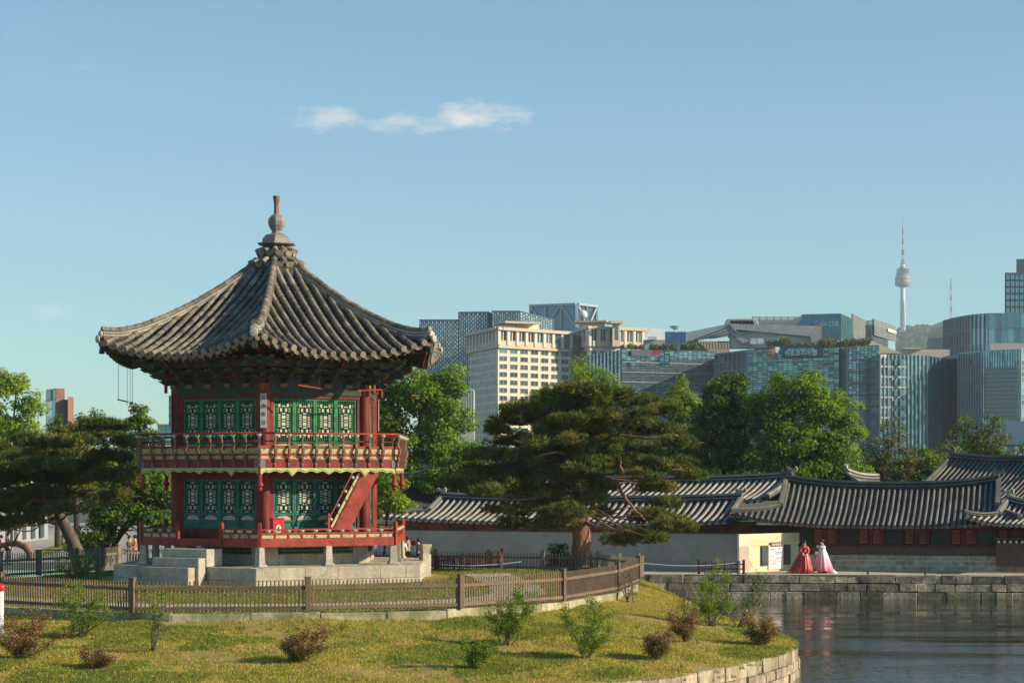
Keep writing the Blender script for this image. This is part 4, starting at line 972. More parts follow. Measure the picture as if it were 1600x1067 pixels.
# ================================================================== TILED PALACE BUILDINGS
def hanok(name, label, P0, P1, W, zr, ze, eL, eR, sp, tile, bedmat, up=.25, gt=.55, zg=GZ, wall=None, orn=True, thick=.07, back=True, gl=True, gr=True, group=None):
    P0 = Vector(P0); P1 = Vector(P1); t = (P1 - P0); L = t.length; t.normalize(); n = Vector((t.y, -t.x))
    if n.y > 0: n = -n
    rt = thing(name, label, 'building', (P0.x, P0.y, zg), 0, group)
    def W3(s, d, z): p = t * s + n * d; return Vector((p.x, p.y, z - zg))
    def rz_(s): q = 2 * s / L - 1; return zr + up * min(1.6, abs(q) ** 2.6)
    def ez(s): q = (2 * s - L) / (L + eL + eR); return ze + up * 1.3 * min(1.6, abs(q)) ** 3.2
    def surf(s, f):    # f 0 ridge .. 1 eave
        a = rz_(max(0, min(L, s))); b = ez(s); g = f + .11 * sin(pi * f)
        return W3(s, W * f, a + (b - a) * g)
    def f0(s):
        if s < 0: return gt + (1 - gt) * min(1, -s / eL) if eL else 1
        if s > L: return gt + (1 - gt) * min(1, (s - L) / eR) if eR else 1
        return 0
    # bed
    bed = MB(); S = [-eL + (L + eL + eR) * i / 60 for i in range(61)]; nf = 8
    for sgn in ((1, -1) if back else (1,)):
        b = len(bed.v)
        for s in S:
            a = f0(s)
            for j in range(nf + 1):
                f = a + (1 - a) * j / nf; p = surf(s, f); 
                if sgn < 0: q = t * s - n * (W * f); p = Vector((q.x, q.y, p.z))
                bed.v.append((p.x, p.y, p.z - .01))
        for i in range(60):
            for j in range(nf):
                q = (b + i * (nf + 1) + j, b + (i + 1) * (nf + 1) + j, b + (i + 1) * (nf + 1) + j + 1, b + i * (nf + 1) + j + 1)
                bed.f.append(list(q)); bed.m.append(0)
    # side hips
    for e, s0, sg in ((eL, 0, -1), (eR, L, 1)):
        if not e: continue
        A = surf(s0, gt); Bc = surf(s0 + sg * e, 1.0)
        A2 = t * s0 - n * (W * gt); B2 = t * (s0 + sg * e) - n * W
        A2 = Vector((A2.x, A2.y, A.z)); B2 = Vector((B2.x, B2.y, Bc.z))
        bed.add([A, Bc, B2, A2], [(0, 1, 2, 3)])
        top = W3(s0 + sg * .02, 0, rz_(s0)); bed.add([A, A2, top], [(0, 1, 2)], 1)
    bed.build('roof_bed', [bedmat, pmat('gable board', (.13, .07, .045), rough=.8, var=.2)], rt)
    # tile rows, each with its drooping end
    n_rows = int((L + eL + eR) / sp); made = 0
    for i in range(n_rows):
        s = -eL + (i + .5) * sp; a = f0(s)
        if a > .96: continue
        m = MB(); k = 9; pts = [surf(s, a + (1.01 - a) * j / k) + Vector((0, 0, thick * .35)) for j in range(k + 1)]
        o0 = pts[0].copy(); 
        m.tube([p - o0 for p in pts], thick, 6, 0, True)
        e = pts[-1] - o0; nn = Vector((n.x, n.y, 0)); tt = Vector((t.x, t.y, 0))
        m.prism([e + tt * (sp * .44 * cos(q)) + nn * .02 + Vector((0, 0, -.05 + .13 * sin(q))) for q in np.linspace(pi, 2 * pi, 6)] , nn * .03, 1)
        m.build('tile_row', [tile, M['tile_citybed'] if False else tile], rt, o0, smooth=50)
    # layered ridge
    def ridge(pts, h, w, nm='ridge'):
        m = MB()
        for (a, b, ww, mi) in ((-.05, h * .3, w, 0), (h * .3, h * .42, w * 1.15, 1), (h * .42, h * .7, w, 0), (h * .7, h * .8, w * 1.15, 1), (h * .8, h, w * .7, 1)):
            for p, q in zip(pts, pts[1:]):
                d = (q - p); p2 = p; q2 = q + d * .02
                sdv = Vector((-d.y, d.x, 0)).normalized() * ww / 2 if Vector((d.x, d.y)).length > 1e-4 else Vector((ww / 2, 0, 0))
                up_ = Vector((0, 0, 1))
                vs = [p2 - sdv + up_ * a, p2 + sdv + up_ * a, p2 + sdv + up_ * b, p2 - sdv + up_ * b, q2 - sdv + up_ * a, q2 + sdv + up_ * a, q2 + sdv + up_ * b, q2 - sdv + up_ * b]
                m.add(vs, [(0, 1, 2, 3), (7, 6, 5, 4), (0, 4, 5, 1), (1, 5, 6, 2), (2, 6, 7, 3), (3, 7, 4, 0)], mi)
        return m.build(nm, [bedmat, tile], rt)
    ridge([W3(s, 0, rz_(s)) for s in np.linspace(0, L, 17)], .42, .3)
    for s0, sg, e, on in ((0, -1, eL, gl), (L, 1, eR, gr)):
        if not on: continue
        ridge([surf(s0, f) for f in np.linspace(0, gt if e else 1.0, 7)], .26, .26, 'descending_ridge')
        if e: ridge([surf(s0 + sg * e * q, gt + (1 - gt) * q) + Vector((0, 0, .06 * q * q)) for q in np.linspace(0, 1, 6)], .22, .24, 'hip_ridge')
        if orn:
            c = W3(s0, 0, rz_(s0) + .42)
            MB().prism([c + Vector((t.x * x, t.y * x, z)) - Vector((n.x, n.y, 0)) * .08 for x, z in ((-.3, 0), (.3, 0), (.34, .18), (.2, .3), (.16, .17), (-.05, .14), (-.22, .24), (-.34, .16))], Vector((n.x, n.y, 0)) * .16).build('ridge_ornament', tile, rt)
    # eave board and rafter ends
    S2 = np.linspace(-eL, L + eR, 30)
    m = MB()
    for a, b in zip(S2, S2[1:]):
        p = surf(a, .985); q = surf(b, .985); m.beam(p + Vector((0, 0, -.1)), q + Vector((0, 0, -.1)), .06, .12)
    m.build('eave_board', M['red_dark'], rt)
    m = MB(); k = int((L + eL + eR) / .42)
    for i in range(k):
        s = -eL + (i + .5) * .42; p = surf(s, .95) + Vector((0, 0, -.2)); q = surf(s, .6) + Vector((0, 0, -.28))
        m.tube([q, p], .065, 6, 0, True)
    m.build('rafter_ends', M['red'], rt, kind='stuff')
    # underside
    a, b, c_, d = surf(-eL, .98), surf(L + eR, .98), surf(L + eR, .5), surf(-eL, .5)
    return rt, W3, t, n, L, surf
A1 = (GXY(1228, 117.5), 117.5); B1 = (GXY(1560, 114.6), 114.6)
h1 = hanok('palace_hall', 'long palace hall with dark tiled roof and red panels behind the women in gowns', A1, B1, 4.6, 5.55, 3.62, 2.4, 1.2, .305, M['tile_city2'], M['tile_citybed'], up=.4, thick=.062)
rt, W3, t, n, L, surf = h1
WOFF = 3.45          # the wall stands under the eave
S0, S1 = -1.3, L + 6.0
ang = atan2(t.y, t.x)
def wbox(nm, s0, s1, z0, z1, d0, d1, mat, ch=0, parent=None, **kw):
    c = W3((s0 + s1) / 2, (d0 + d1) / 2, (z0 + z1) / 2)
    return MB().box((0, 0, 0), (s1 - s0, d1 - d0, z1 - z0), ch=ch).build(nm, mat, parent or rt, c, ang, **kw)
wbox('wall', S0, S1, 1.2, 3.6, WOFF - .3, WOFF - .12, M['red_dark'])
gm = pmat('grey wall stone', (.54, .46, .32), (.36, .31, .22), rough=.9, var=.2, scale=3, orand=.2)
wbox('wall_mortar', S0, S1, 1.1, 2.02, WOFF - .1, WOFF + .0, pmat('pale mortar', (.74, .68, .54), rough=.9, var=.1))
sb = MB().box((0, 0, 0), (1, 1, 1), ch=.06).mesh('wall_stone', gm)
for r in range(3):
    s = S0 + random.uniform(0, .2)
    while s < S1 - .3:
        l = random.uniform(.26, .38)
        o = obj('wall_stone', sb, rt); o.matrix_local = Matrix.Translation(W3(s + l / 2, WOFF + .0, 1.36 + r * .265)) @ Matrix.Rotation(ang, 4, 'Z') @ Matrix.Diagonal((l - .05, .08, .215, 1)); s += l
wbox('brick_mortar', S0, S1, 2.02, 2.45, WOFF - .08, WOFF + .0, pmat('grey mortar', (.34, .29, .21), rough=.9, var=.1))
m = MB(); bm_ = pmat('dark grey brick', (.13, .085, .06), (.08, .055, .04), rough=.9, var=.2, scale=5, irand=.35)
for r in range(6):
    s = S0 + (r % 2) * .13
    while s < S1 - .3:
        c = W3(s + .12, WOFF + .012, 2.055 + r * .07); m.box(c, (.225, .04, .052), rz=ang); s += .26
m.build('bricks', bm_, rt, kind='stuff')
wbox('sill_beam', S0, S1, 2.45, 2.6, WOFF - .1, WOFF + .06, M['red_dark'])
wbox('lintel', S0, S1, 3.42, 3.56, WOFF - .1, WOFF + .05, M['red_dark'])
per = 2.42; s = .9; pmt = pmat('orange red wall board', (.27, .065, .028), (.2, .045, .02), rough=.7, var=.15, scale=2)
wm = pmat('dark green window paper', (.045, .065, .05), (.03, .045, .04), rough=.5, var=.3, scale=4)
while s < S1 - 2.4:
    wbox('post', s - .3, s - .08, 2.6, 3.42, WOFF - .1, WOFF + .04, M['red_dark'])
    w_ = wbox('window', s, s + .92, 2.62, 3.4, WOFF - .1, WOFF - .03, wm)
    lt = MB()
    for q in range(1, 8): lt.box((-.46 + q * .115, -.045, 0), (.014, .02, .76))
    for q in range(1, 6): lt.box((0, -.045, -.38 + q * .127), (.9, .02, .014))
    for sx in (-1, 1): lt.box((sx * .455, -.045, 0), (.05, .04, .78))
    # window faces the pond: lattice lies on its outer side
    lo = lt.build('window_lattice', M['green_dark'], w_, (0, -.0, 0))
    for a_ in (1.04, 1.76):
        wbox('wall_panel', s + a_, s + a_ + .46, 2.66, 3.38, WOFF - .1, WOFF + .0, pmt, ch=.01)
        wbox('panel_frame', s + a_ + .04, s + a_ + .42, 2.70, 2.712, WOFF, WOFF + .012, M['cream'])
        wbox('panel_frame', s + a_ + .04, s + a_ + .42, 3.33, 3.342, WOFF, WOFF + .012, M['cream'])
    wbox('post', s + 1.54, s + 1.74, 2.6, 3.42, WOFF - .1, WOFF + .04, M['red_dark'])
    s += per
# second and third roofs
def line(px0, d0, px1, d1): return (GXY(px0, d0), d0), (GXY(px1, d1), d1)
a, b = line(690, 129, 1158, 121.5)
r2 = hanok('palace_hall', 'pale tiled long hall behind the plain grey site wall and the big red pine', a, b, 3.3, 4.7, 3.55, 3.0, .5, .42, M['tile_city'], M['tile_citybed'], up=.18, thick=.085)
rt, W3, t, n, L, surf = r2; ang = atan2(t.y, t.x)
om = pmat('orange timber', (.30, .10, .03), (.2, .07, .025), rough=.7, var=.25, scale=2)
wbox('wall', -2, L + 1.5, 1.2, 3.7, 1.9, 2.1, om)
for i in range(14):
    s = -1.8 + i * (L + 3) / 14
    wbox('post', s, s + .2, 1.2, 3.6, 2.1, 2.2, M['red_light'])
    if i % 2 == 0: wbox('window', s + .4, s + 1.3, 2.3, 3.2, 2.1, 2.16, wm)
a, b = line(800, 137, 1238, 128)
hanok('palace_hall', 'pale tiled roof one step behind the long hall, right of the red pine', a, b, 4.2, 5.85, 4.6, .0, .0, .42, M['tile_city'], M['tile_citybed'], up=.28, thick=.085, gl=False)
a, b = line(590, 139, 668, 136)
hanok('palace_hall', 'pale tiled roof end with ridge beasts, just right of the pavilion behind green leaves', a, b, 6, 6.1, 4.0, 1.5, 1.2, .4, M['tile_city'], M['tile_citybed'], up=.25, thick=.085)
a, b = line(1486, 131, 1700, 125)
hanok('palace_hall', 'tall dark tiled hall roof cut by the right photo edge, behind the lower hall', a, b, 7.4, 7.1, 3.9, 0, 0, .325, M['tile_city2'], M['tile_citybed'], up=.25, thick=.064)
a, b = line(1575, 112.0, 1680, 110)
r5 = hanok('side_hall', 'small lean tiled roof with pale end tiles at the right photo edge', a, b, 2.6, 4.6, 3.75, 1.4, 1, .3, M['tile_city'], M['tile_citybed'], up=.3, thick=.06)
a, b = line(1330, 133, 1333, 140)
hanok('palace_hall', 'small tiled roof peak showing over the ridge of the dark roofed hall', (GXY(1322, 124), 124), (GXY(1400, 150), 150), 2.2, 6.0, 4.6, 0, 0, .4, M['tile_city'], M['tile_citybed'], up=.3, thick=.08, gr=False)
# capped courtyard wall at right
rt = thing('courtyard_wall', 'low brick courtyard wall with tiled cap and white round tile ends, at the right edge', 'wall', (GXY(1556, 110.6), 110.6, GZ))
q0 = Vector((0, 0, 0)); dv_ = Vector((4.0, -.95, 0)).normalized(); aa = atan2(dv_.y, dv_.x)
MB().box((2.5 * dv_.x, 2.5 * dv_.y, .95), (5, .4, 1.25), rz=aa).build('wall_body', bm_, rt)
MB().box((2.5 * dv_.x, 2.5 * dv_.y, 1.78), (5.1, .5, .05), rz=aa).build('cap_board', M['tile_city2'], rt)
m = MB(); 
for i in range(17):
    c = dv_ * (.15 + i * .3); MB().tube([(-.0, -.34, 0), (0, .3, .06)], .07, 8).build('cap_tile', M['white'], rt, (c.x, c.y, 1.62), aa)
MB().box((2.5 * dv_.x, 2.5 * dv_.y, 1.7), (5.2, .62, .06), rz=aa).build('cap_slab', M['tile_citybed'], rt)
# --- plain grey site wall, in panels
def wall_run(rt, pts, z0, z1, th, mat, nm, w, gap=.006, ch=.004):
    for a, b in zip(pts, pts[1:]):
        a = Vector(a); b = Vector(b); n_ = max(1, round((b - a).length / w)); ag = atan2((b - a).y, (b - a).x)
        for i in range(n_):
            c = a.lerp(b, (i + .5) / n_)
            MB().box((c.x - rt.location.x, c.y - rt.location.y, (z0 + z1) / 2 - rt.location.z), ((b - a).length / n_ - gap, th, z1 - z0), rz=ag, ch=ch).build(nm, mat, rt)
HP0 = (GXY(1152, 110.6), 110.6); HP1 = (GXY(590, 119.8), 119.8)
rt = thing('site_wall', 'long plain off-white hoarding wall in shade behind the tall red pine trunk', 'wall', (HP0[0], HP0[1], GZ))
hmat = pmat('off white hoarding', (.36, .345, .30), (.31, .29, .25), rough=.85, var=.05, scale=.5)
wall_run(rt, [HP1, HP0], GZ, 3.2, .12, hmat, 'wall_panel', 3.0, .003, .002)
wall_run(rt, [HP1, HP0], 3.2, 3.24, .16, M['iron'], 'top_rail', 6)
# barred window in the hoarding
rt = thing('wall_window', 'small brown four pane window set in the off-white hoarding wall', 'window', (GXY(709, 117.0), 117.7, 2.6))
wa = atan2(HP0[1] - HP1[1], HP0[0] - HP1[0])
for ix in (-1, 1):
    for iz in (-1, 1): MB().box((ix * .17 * cos(wa), ix * .17 * sin(wa) , -.25 + iz * .15), (.31, .08, .26), rz=wa).build('pane', pmat('brown shutter', (.16, .09, .06), rough=.8, var=.3, scale=6), rt)
MB().box((0, .0, -.25), (.72, .05, .62), rz=wa).build('frame', M['stone'], rt)
# --- lit exhibition wall
E0 = Vector((GXY(1153, 110.4), 110.4)); E1 = Vector((GXY(1264, 114.6), 114.6)); ea = atan2((E1 - E0).y, (E1 - E0).x); EL = (E1 - E0).length
rt = thing('notice_wall', 'sunlit cream wall carrying a notice board and two dark screens, left of the red gown', 'wall', (E0.x, E0.y, GZ), ea)
cw_ = pmat('cream hoarding', (.72, .62, .42), (.66, .56, .38), rough=.85, var=.05, scale=1)
MB().box((EL / 2, 0, 1.0), (EL, .14, 2.02), ch=.004).build('wall_panel', cw_, rt)
MB().box((EL * .07, -.075, .75), (EL * .13, .012, 1.2)).build('pale_panel', pmat('pink beige sheet', (.55, .42, .32), rough=.8, var=.1, scale=2, stretch=(1, 1, 8)), rt)
for z, a, b, h in ((1.72, .2, .8, .035), (1.62, .16, .82, .02), (1.55, .16, .82, .02), (1.4, .2, .78, .03), (1.32, .2, .5, .02), (1.84, .3, .6, .015)):
    MB().box((EL * (a + b) / 2, -.075, z), (EL * (b - a), .01, h)).build('text_line', pmat('yellow print', (.72, .60, .22), rough=.8, var=.15, scale=6, mixlo=.45, mixhi=.5), rt)
# a ground line where it stands, with a board leaning on it
bt = thing('notice_board', 'white notice board with dark header on the sunlit cream wall', 'notice board', (E0.x + cos(ea) * EL * .5, E0.y + sin(ea) * EL * .5, GZ), ea)
MB().box((0, -.11, .75), (1.25, .05, 1.3), ch=.005).build('board', M['white'], bt)
MB().box((0, -.14, 1.42), (1.0, .05, .22), ch=.005).build('header', pmat('maroon header', (.16, .03, .03), rough=.6, var=.1), bt)
for i in range(5):
    MB().box((-.32 + i * .16, -.168, 1.42), (.1, .006, .11)).box((-.32 + i * .16, -.172, 1.42), (.03, .006, .05), m=1).build('lettering', [M['white'], M['black']], bt)
for z, x, w_, mt_ in ((1.18, -.3, .35, 'redp'), (1.18, .3, .3, 'redp'), (.98, .2, .6, 'blue'), (.9, .15, .5, 'grey'), (.8, -.3, .4, 'grey'), (.7, .2, .55, 'redp'), (.6, -.2, .7, 'grey'), (.5, .1, .8, 'grey'), (.4, -.25, .5, 'blue')):
    cc = {'redp': (.6, .15, .1), 'blue': (.15, .25, .5), 'grey': (.4, .4, .4)}[mt_]
    MB().box((x, -.138, z), (w_, .004, .05)).build('text_line', pmat('print ' + mt_, cc, rough=.7, var=.1, scale=20), bt)
for sx, nm in ((-.95, 'dark upright screen left of the notice board'), (.95, 'dark upright screen right of the notice board')):
    q = thing('screen', nm, 'screen', (E0.x + cos(ea) * (EL * .5 + sx), E0.y + sin(ea) * (EL * .5 + sx), GZ), ea)
    MB().box((0, -.12, .85), (.55, .08, 1.05), ch=.01).build('casing', M['iron'], q)
    MB().box((0, -.165, .87), (.45, .01, .92)).build('display', pmat('grey display', (.1, .12, .12), rough=.3, var=.2, scale=4), q)
# --- dark brown lattice fence near the cream wall and red one by the bridge
def railfence(name, label, p0, p1, z, h, mat, st, ph=0):
    p0 = Vector(p0); p1 = Vector(p1); d = p1 - p0; L_ = d.length; a = atan2(d.y, d.x)
    r = thing(name, label, 'fence', (p0.x, p0.y, z), a)
    for zq in (h * .45, h * .85): MB().box((L_ / 2, 0, zq), (L_, .05, .06)).build('rail', mat, r)
    k = int(L_ / st)
    for i in range(k + 1): MB().box((L_ * i / k, -.04, h * .55), (.05, .04, h * 1.1)).build('bar', mat, r)
    for x in (0, L_): MB().box((x, 0, h * .6), (.14, .14, h * 1.2), ch=.01).build('post', mat, r)
    return r
railfence('lattice_fence', 'low dark brown rail fence at the left foot of the sunlit cream wall', (GXY(1092, 108.9), 108.9), (GXY(1162, 108.6), 108.6), GZ, .62, M['red_dark'], .3)
railfence('bridge_railing', 'dark red railing of the foot bridge behind the granite gate pillar', (GXY(681, 96.5), 96.5), (GXY(785, 106), 106), 1.75, .72, pmat('deep red rail', (.17, .02, .018), rough=.6, var=.15), .32)
# --- red topped posts, light, rope posts
def redpost(px, d, z, h, label):
    r = thing('barrier_post', label, 'post', (GXY(px, d), d, z))
    MB().tube([(0, 0, 0), (0, 0, h)], .11, 10).build('tube', M['white'], r, smooth=60); MB().lathe([(.04, h), (.13, h + .02), (.16, h + .12), (.12, h + .2), (.03, h + .24)], 10).build('cap', M['redbox'], r, smooth=60)
redpost(0, 62, 1.6, 1.25, 'white post with red cap at the left photo edge in front of the fence')
redpost(646, 99, 1.9, 1.1, 'white post with red cap behind the pavilion platform, near the gate pillar')
r = thing('spotlight', 'small round spotlight on a thin pole beside the tall pine trunk', 'light', (GXY(920, 97), 97, 1.9))
MB().tube([(-.06, 0, 0), (-.06, 0, 1.25)], .02, 6).build('pole', M['iron'], r); MB().sph((0, 0, 1.33), .14, 10, 8).build('lamp_head', pmat('blue grey lamp', (.2, .3, .38), rough=.2, var=.1), r, smooth=True)
r = thing('rope_barrier', 'slack pale rope on a thin post behind the lawn, left of the tall pine trunk', 'rope', (GXY(784, 95), 95, 1.9))
MB().box((0, 0, .45), (.09, .09, .95)).build('post', M['fence_grey'], r)
pp = [PT(690, 882, 95), PT(740, 883.5, 95), PT(784, 881, 95), PT(815, 877, 95)]
MB().tube([(p.x - r.location.x, p.y - 95, p.z - 1.9) for p in pp], .018, 5).build('rope', M['white'], r)
r = thing('rope_barrier', 'slack pale rope between posts along the pond edge, right of the fence corner', 'rope', (GXY(997, 108.6), 108.6, GZ))
for x in (0, 5.2): MB().box((x, 0, .35), (.1, .1, .7)).build('post', M['fence_grey'], r)
MB().tube([(5.2 * i / 8, 0, .6 - .16 * sin(pi * i / 8)) for i in range(9)], .018, 5).build('rope', M['white'], r)
for px in (1356, 1446):
    q = thing('edge_post', ('short dark post' if px < 1400 else 'taller dark post') + ' on the path above the pond wall, right of the women', 'post', (GXY(px, 108.4), 108.4, GZ))
    MB().box((0, 0, .12 if px < 1400 else .2), (.1, .1, .24 if px < 1400 else .42), ch=.01).build('stub', M['fence_dark'], q)
# lily pads
lm_ = MB()
for i in range(230):
    px = random.uniform(1262, 1620); py = random.uniform(1040, 1075) if i < 60 else random.uniform(1015, 1060)
    if i >= 60: px = random.uniform(1258, 1345)
    d = 6.2 * F / (py - HOR); x = GXY(px, d); rr = random.uniform(.03, .09)
    lm_.add([(x + rr * cos(a) * random.uniform(.8, 1.1), d + rr * sin(a), .006 + .004 * random.random()) for a in np.linspace(.3, 2 * pi - .1, 8)], [tuple(range(8))])
lm_.build('duckweed', M['leaf_olive'], kind='stuff')
# ================================================================== PEOPLE
def skinm(name, V, E, Rd, mat, root=0, sub=1):
    me = bpy.data.meshes.new(name); me.from_pydata(V, E, []); o = bpy.data.objects.new(name, me); COL.objects.link(o)
    o.modifiers.new('s', 'SKIN'); 
    if not me.skin_vertices: 
        bpy.context.view_layer.update()
    sv = me.skin_vertices[0].data if me.skin_vertices else None
    if sv is None: me.attributes.new('skin', 'FLOAT', 'POINT')
    for i, r in enumerate(Rd):
        sv[i].radius = (r, r) if not hasattr(r, '__len__') else r
        sv[i].use_root = (i == root)
    sb_ = o.modifiers.new('u', 'SUBSURF'); sb_.levels = sub; sb_.render_levels = sub
    dg = bpy.context.evaluated_depsgraph_get(); out = bpy.data.meshes.new_from_object(o.evaluated_get(dg)); bpy.data.objects.remove(o)
    out.materials.clear(); out.materials.append(mat); out.polygons.foreach_set('use_smooth', [True] * len(out.polygons)); return out
SKIN = pmat('skin', (.56, .33, .23), rough=.5, var=.05); HAIR = pmat('black hair', (.02, .015, .012), rough=.5, var=.1)
def figure(label, loc, face, H, top, bottom, hands, lean=0, head=0, skirt=None, stride=.12, hat=None, sleeve=.05, hairup=False):
    """face: direction the figure looks (angle); hands: two wrist positions (x right, y forward, z) in head-height-free metres at H=1.7"""
    rt = thing('person', label, 'person', loc, face - pi / 2); k = H / 1.7
    S = lambda *p: tuple(c * k for c in p)
    ly = math.tan(lean)
    V = []; E = []; Rr = []
    def v(p, r, par=None):
        V.append(S(*p)); Rr.append(r * k)
        if par is not None: E.append((par, len(V) - 1))
        return len(V) - 1
    pel = v((0, 0, .93), .13); ch = v((0, ly * .25, 1.2), .13, pel); sh = v((0, ly * .45, 1.40), .1, ch); nk = v((0, ly * .5 + .01, 1.49), .055, sh)
    hb = v((0, ly * .6 + .02 + head * .3, 1.56), .075, nk); ht = v((0, ly * .6 + .02 + head, 1.66), .08, hb); nose = v((0, ly * .6 + .115 + head, 1.585), .018, hb)
    wr = []
    for sx, (hx, hy, hz) in zip((-1, 1), hands):
        s0 = v((sx * .17, ly * .45, 1.38), .065, sh); w = (hx, hy, hz); mid_ = ((sx * .23 + hx) / 2 + sx * .06, (ly * .4 + hy) / 2 - .06, (1.36 + hz) / 2 - .04)
        el = v(mid_, .048, s0); wv = v(w, .033, el); d = Vector(w) - Vector(mid_); d.normalize()
        pm_ = v(tuple(Vector(w) + d * .06), .035, wv)
        for q in range(4): v(tuple(Vector(w) + d * (.12 + .012 * (1.5 - abs(q - 1.5))) + Vector((.016 * (q - 1.5), 0, -.01 * q))), .009, pm_)
        v(tuple(Vector(w) + d * .07 + Vector((-sx * .045, .01, .01))), .011, wv); wr.append(w)
    for sx, fy in ((-1, stride), (1, -stride)):
        hp = v((sx * .09, 0, .88), .09, pel); kn = v((sx * .1, fy * .6 + .02, .48), .06, hp); an = v((sx * .1, fy, .09), .038, kn); v((sx * .11, fy + .14, .035), .035, an)
    obj('body', skinm('body', V, E, Rr, SKIN), rt)
    # hair
    c = (0, (ly * .6 + .0 + head) * k, 1.655 * k)
    hm = MB().sph(c, .105 * k, 12, 8, sc=(1, 1.08, 1.1))
    hm.v = [(x, y, max(z, c[2] - .02 * k) if y > c[1] + .02 * k else z) for x, y, z in hm.v]
    if hairup: hm.sph((c[0], c[1] - .1 * k, c[2] + .02 * k), .05 * k, 8, 6)
    hm.build('hair', HAIR, rt, smooth=True)
    for sx in (-1, 1): MB().sph((sx * .03 * k, c[1] + .085 * k, 1.61 * k), .009 * k, 6, 4).build('eye', M['black'], rt)
    if hat: MB().lathe([(.02, .13), (.09, .11), (.115, .03), (.12, 0), (.17, -.01), (.17, -.02)], 12, (c[0], c[1], c[2] + .0)).build('hat', hat, rt, smooth=True)
    # jacket
    J = [(0, 0, .95), (0, ly * .25, 1.2), (0, ly * .45, 1.39), (0, ly * .5, 1.45)]; JR = [(.16, .13), (.165, .135), (.14, .115), (.07, .07)]; JE = [(0, 1), (1, 2), (2, 3)]
    for sx, w in zip((-1, 1), hands):
        i = len(J); mid_ = ((sx * .23 + w[0]) / 2 + sx * .06, (ly * .4 + w[1]) / 2 - .06, (1.36 + w[2]) / 2 - .04)
        J += [(sx * .18, ly * .45, 1.37), mid_, tuple(Vector(w) - (Vector(w) - Vector(mid_)) * .08)]; JR += [.082, .055 + sleeve * .6, .045 + sleeve * .7]; JE += [(2, i), (i, i + 1), (i + 1, i + 2)]
    if skirt: J[0] = (0, ly * .15, 1.12)
    obj('jacket', skinm('jacket', [S(*p) for p in J], JE, [tuple(q * k for q in r) if hasattr(r, '__len__') else r * k for r in JR], top), rt)
    if not skirt:
        T = [(0, 0, .93)]; TR = [.155]; TE = []
        for sx, fy in ((-1, stride), (1, -stride)):
            i = len(T); T += [(sx * .09, 0, .85), (sx * .1, fy * .6 + .02, .48), (sx * .1, fy, .12)]; TR += [.105, .08, .065]; TE += [(0, i), (i, i + 1), (i + 1, i + 2)]
        obj('trousers', skinm('trousers', [S(*p) for p in T], TE, [q * k for q in TR], bottom), rt)
        for sx, fy in ((-1, stride), (1, -stride)): MB().box((sx * .11 * k, (fy + .06) * k, .04 * k), (.1, .26, .08), ch=.02).build('shoe', M['black'], rt)
    return rt, k
# woman in red gown, head bowed
def gown(rt, k, prof, mats, n=64, amp=.05, skew=(0, 0), midx=None, nm='skirt'):
    vs = []; fs = []; mi = []
    for i, (r, z) in enumerate(prof):
        f = i / (len(prof) - 1)
        for j in range(n):
            a = 2 * pi * j / n; q = r * (1 + amp * f * cos(a * 13 + sin(a * 3) * 2) + .05 * f * sin(a * 3 + 1))
            vs.append((k * (q * cos(a) + skew[0] * f * f), k * (q * sin(a) + skew[1] * f * f), k * (z + (.025 * sin(a * 5) * f))))
    for i in range(len(prof) - 1):
        for j in range(n): fs.append((i * n + j, i * n + (j + 1) % n, (i + 1) * n + (j + 1) % n, (i + 1) * n + j)); mi.append(midx(i, j, n) if midx else 0)
    m = MB(); m.add(vs, fs); m.m = mi; return m.build(nm, mats, rt, smooth=True)
redsilk = pmat('red silk', (.52, .012, .02), (.33, .008, .015), rough=.4, var=.15, scale=6, spec=.5)
goldsilk = pmat('gold patterned brocade', (.42, .2, .09), (.1, .03, .02), rough=.45, var=.4, scale=9, mixlo=.45, mixhi=.52)
rt, k = figure('woman in wide red gown with gold brocade, head bowed, facing the pond', (GXY(1256, 109.6), 109.6, GZ), R(-86), 1.68, redsilk, redsilk, [(-.1, .3, 1.02), (.1, .3, 1.0)], lean=.16, head=.05, skirt=True, sleeve=.045, hairup=True)
gown(rt, k, [(.17, 1.28), (.19, 1.15), (.3, .85), (.38, .55), (.47, .25), (.52, .06), (.5, .02)], [redsilk, goldsilk], amp=.1, skew=(.06, -.1), midx=lambda i, j, n: 1 if (int(j / n * 14) % 4 == 1 and i > 1) or (i == 1 and j % 9 == 0) else 0)
gown(rt, k, [(.19, 1.26), (.25, 1.05), (.38, .8), (.5, .45), (.62, .12), (.64, .06)], [redsilk, goldsilk], amp=.08, skew=(.22, -.12), midx=lambda i, j, n: 1 if (.5 < j / n < .98 or j / n < .06) and i in (1, 2, 3) else 0, nm='overskirt').scale = (1, .72, 1)
for sx in (-1, 1): MB().sph((sx * .1 * k, .3 * k, 1.0 * k), .055, 8, 6).build('white_cuff', M['white'], rt)
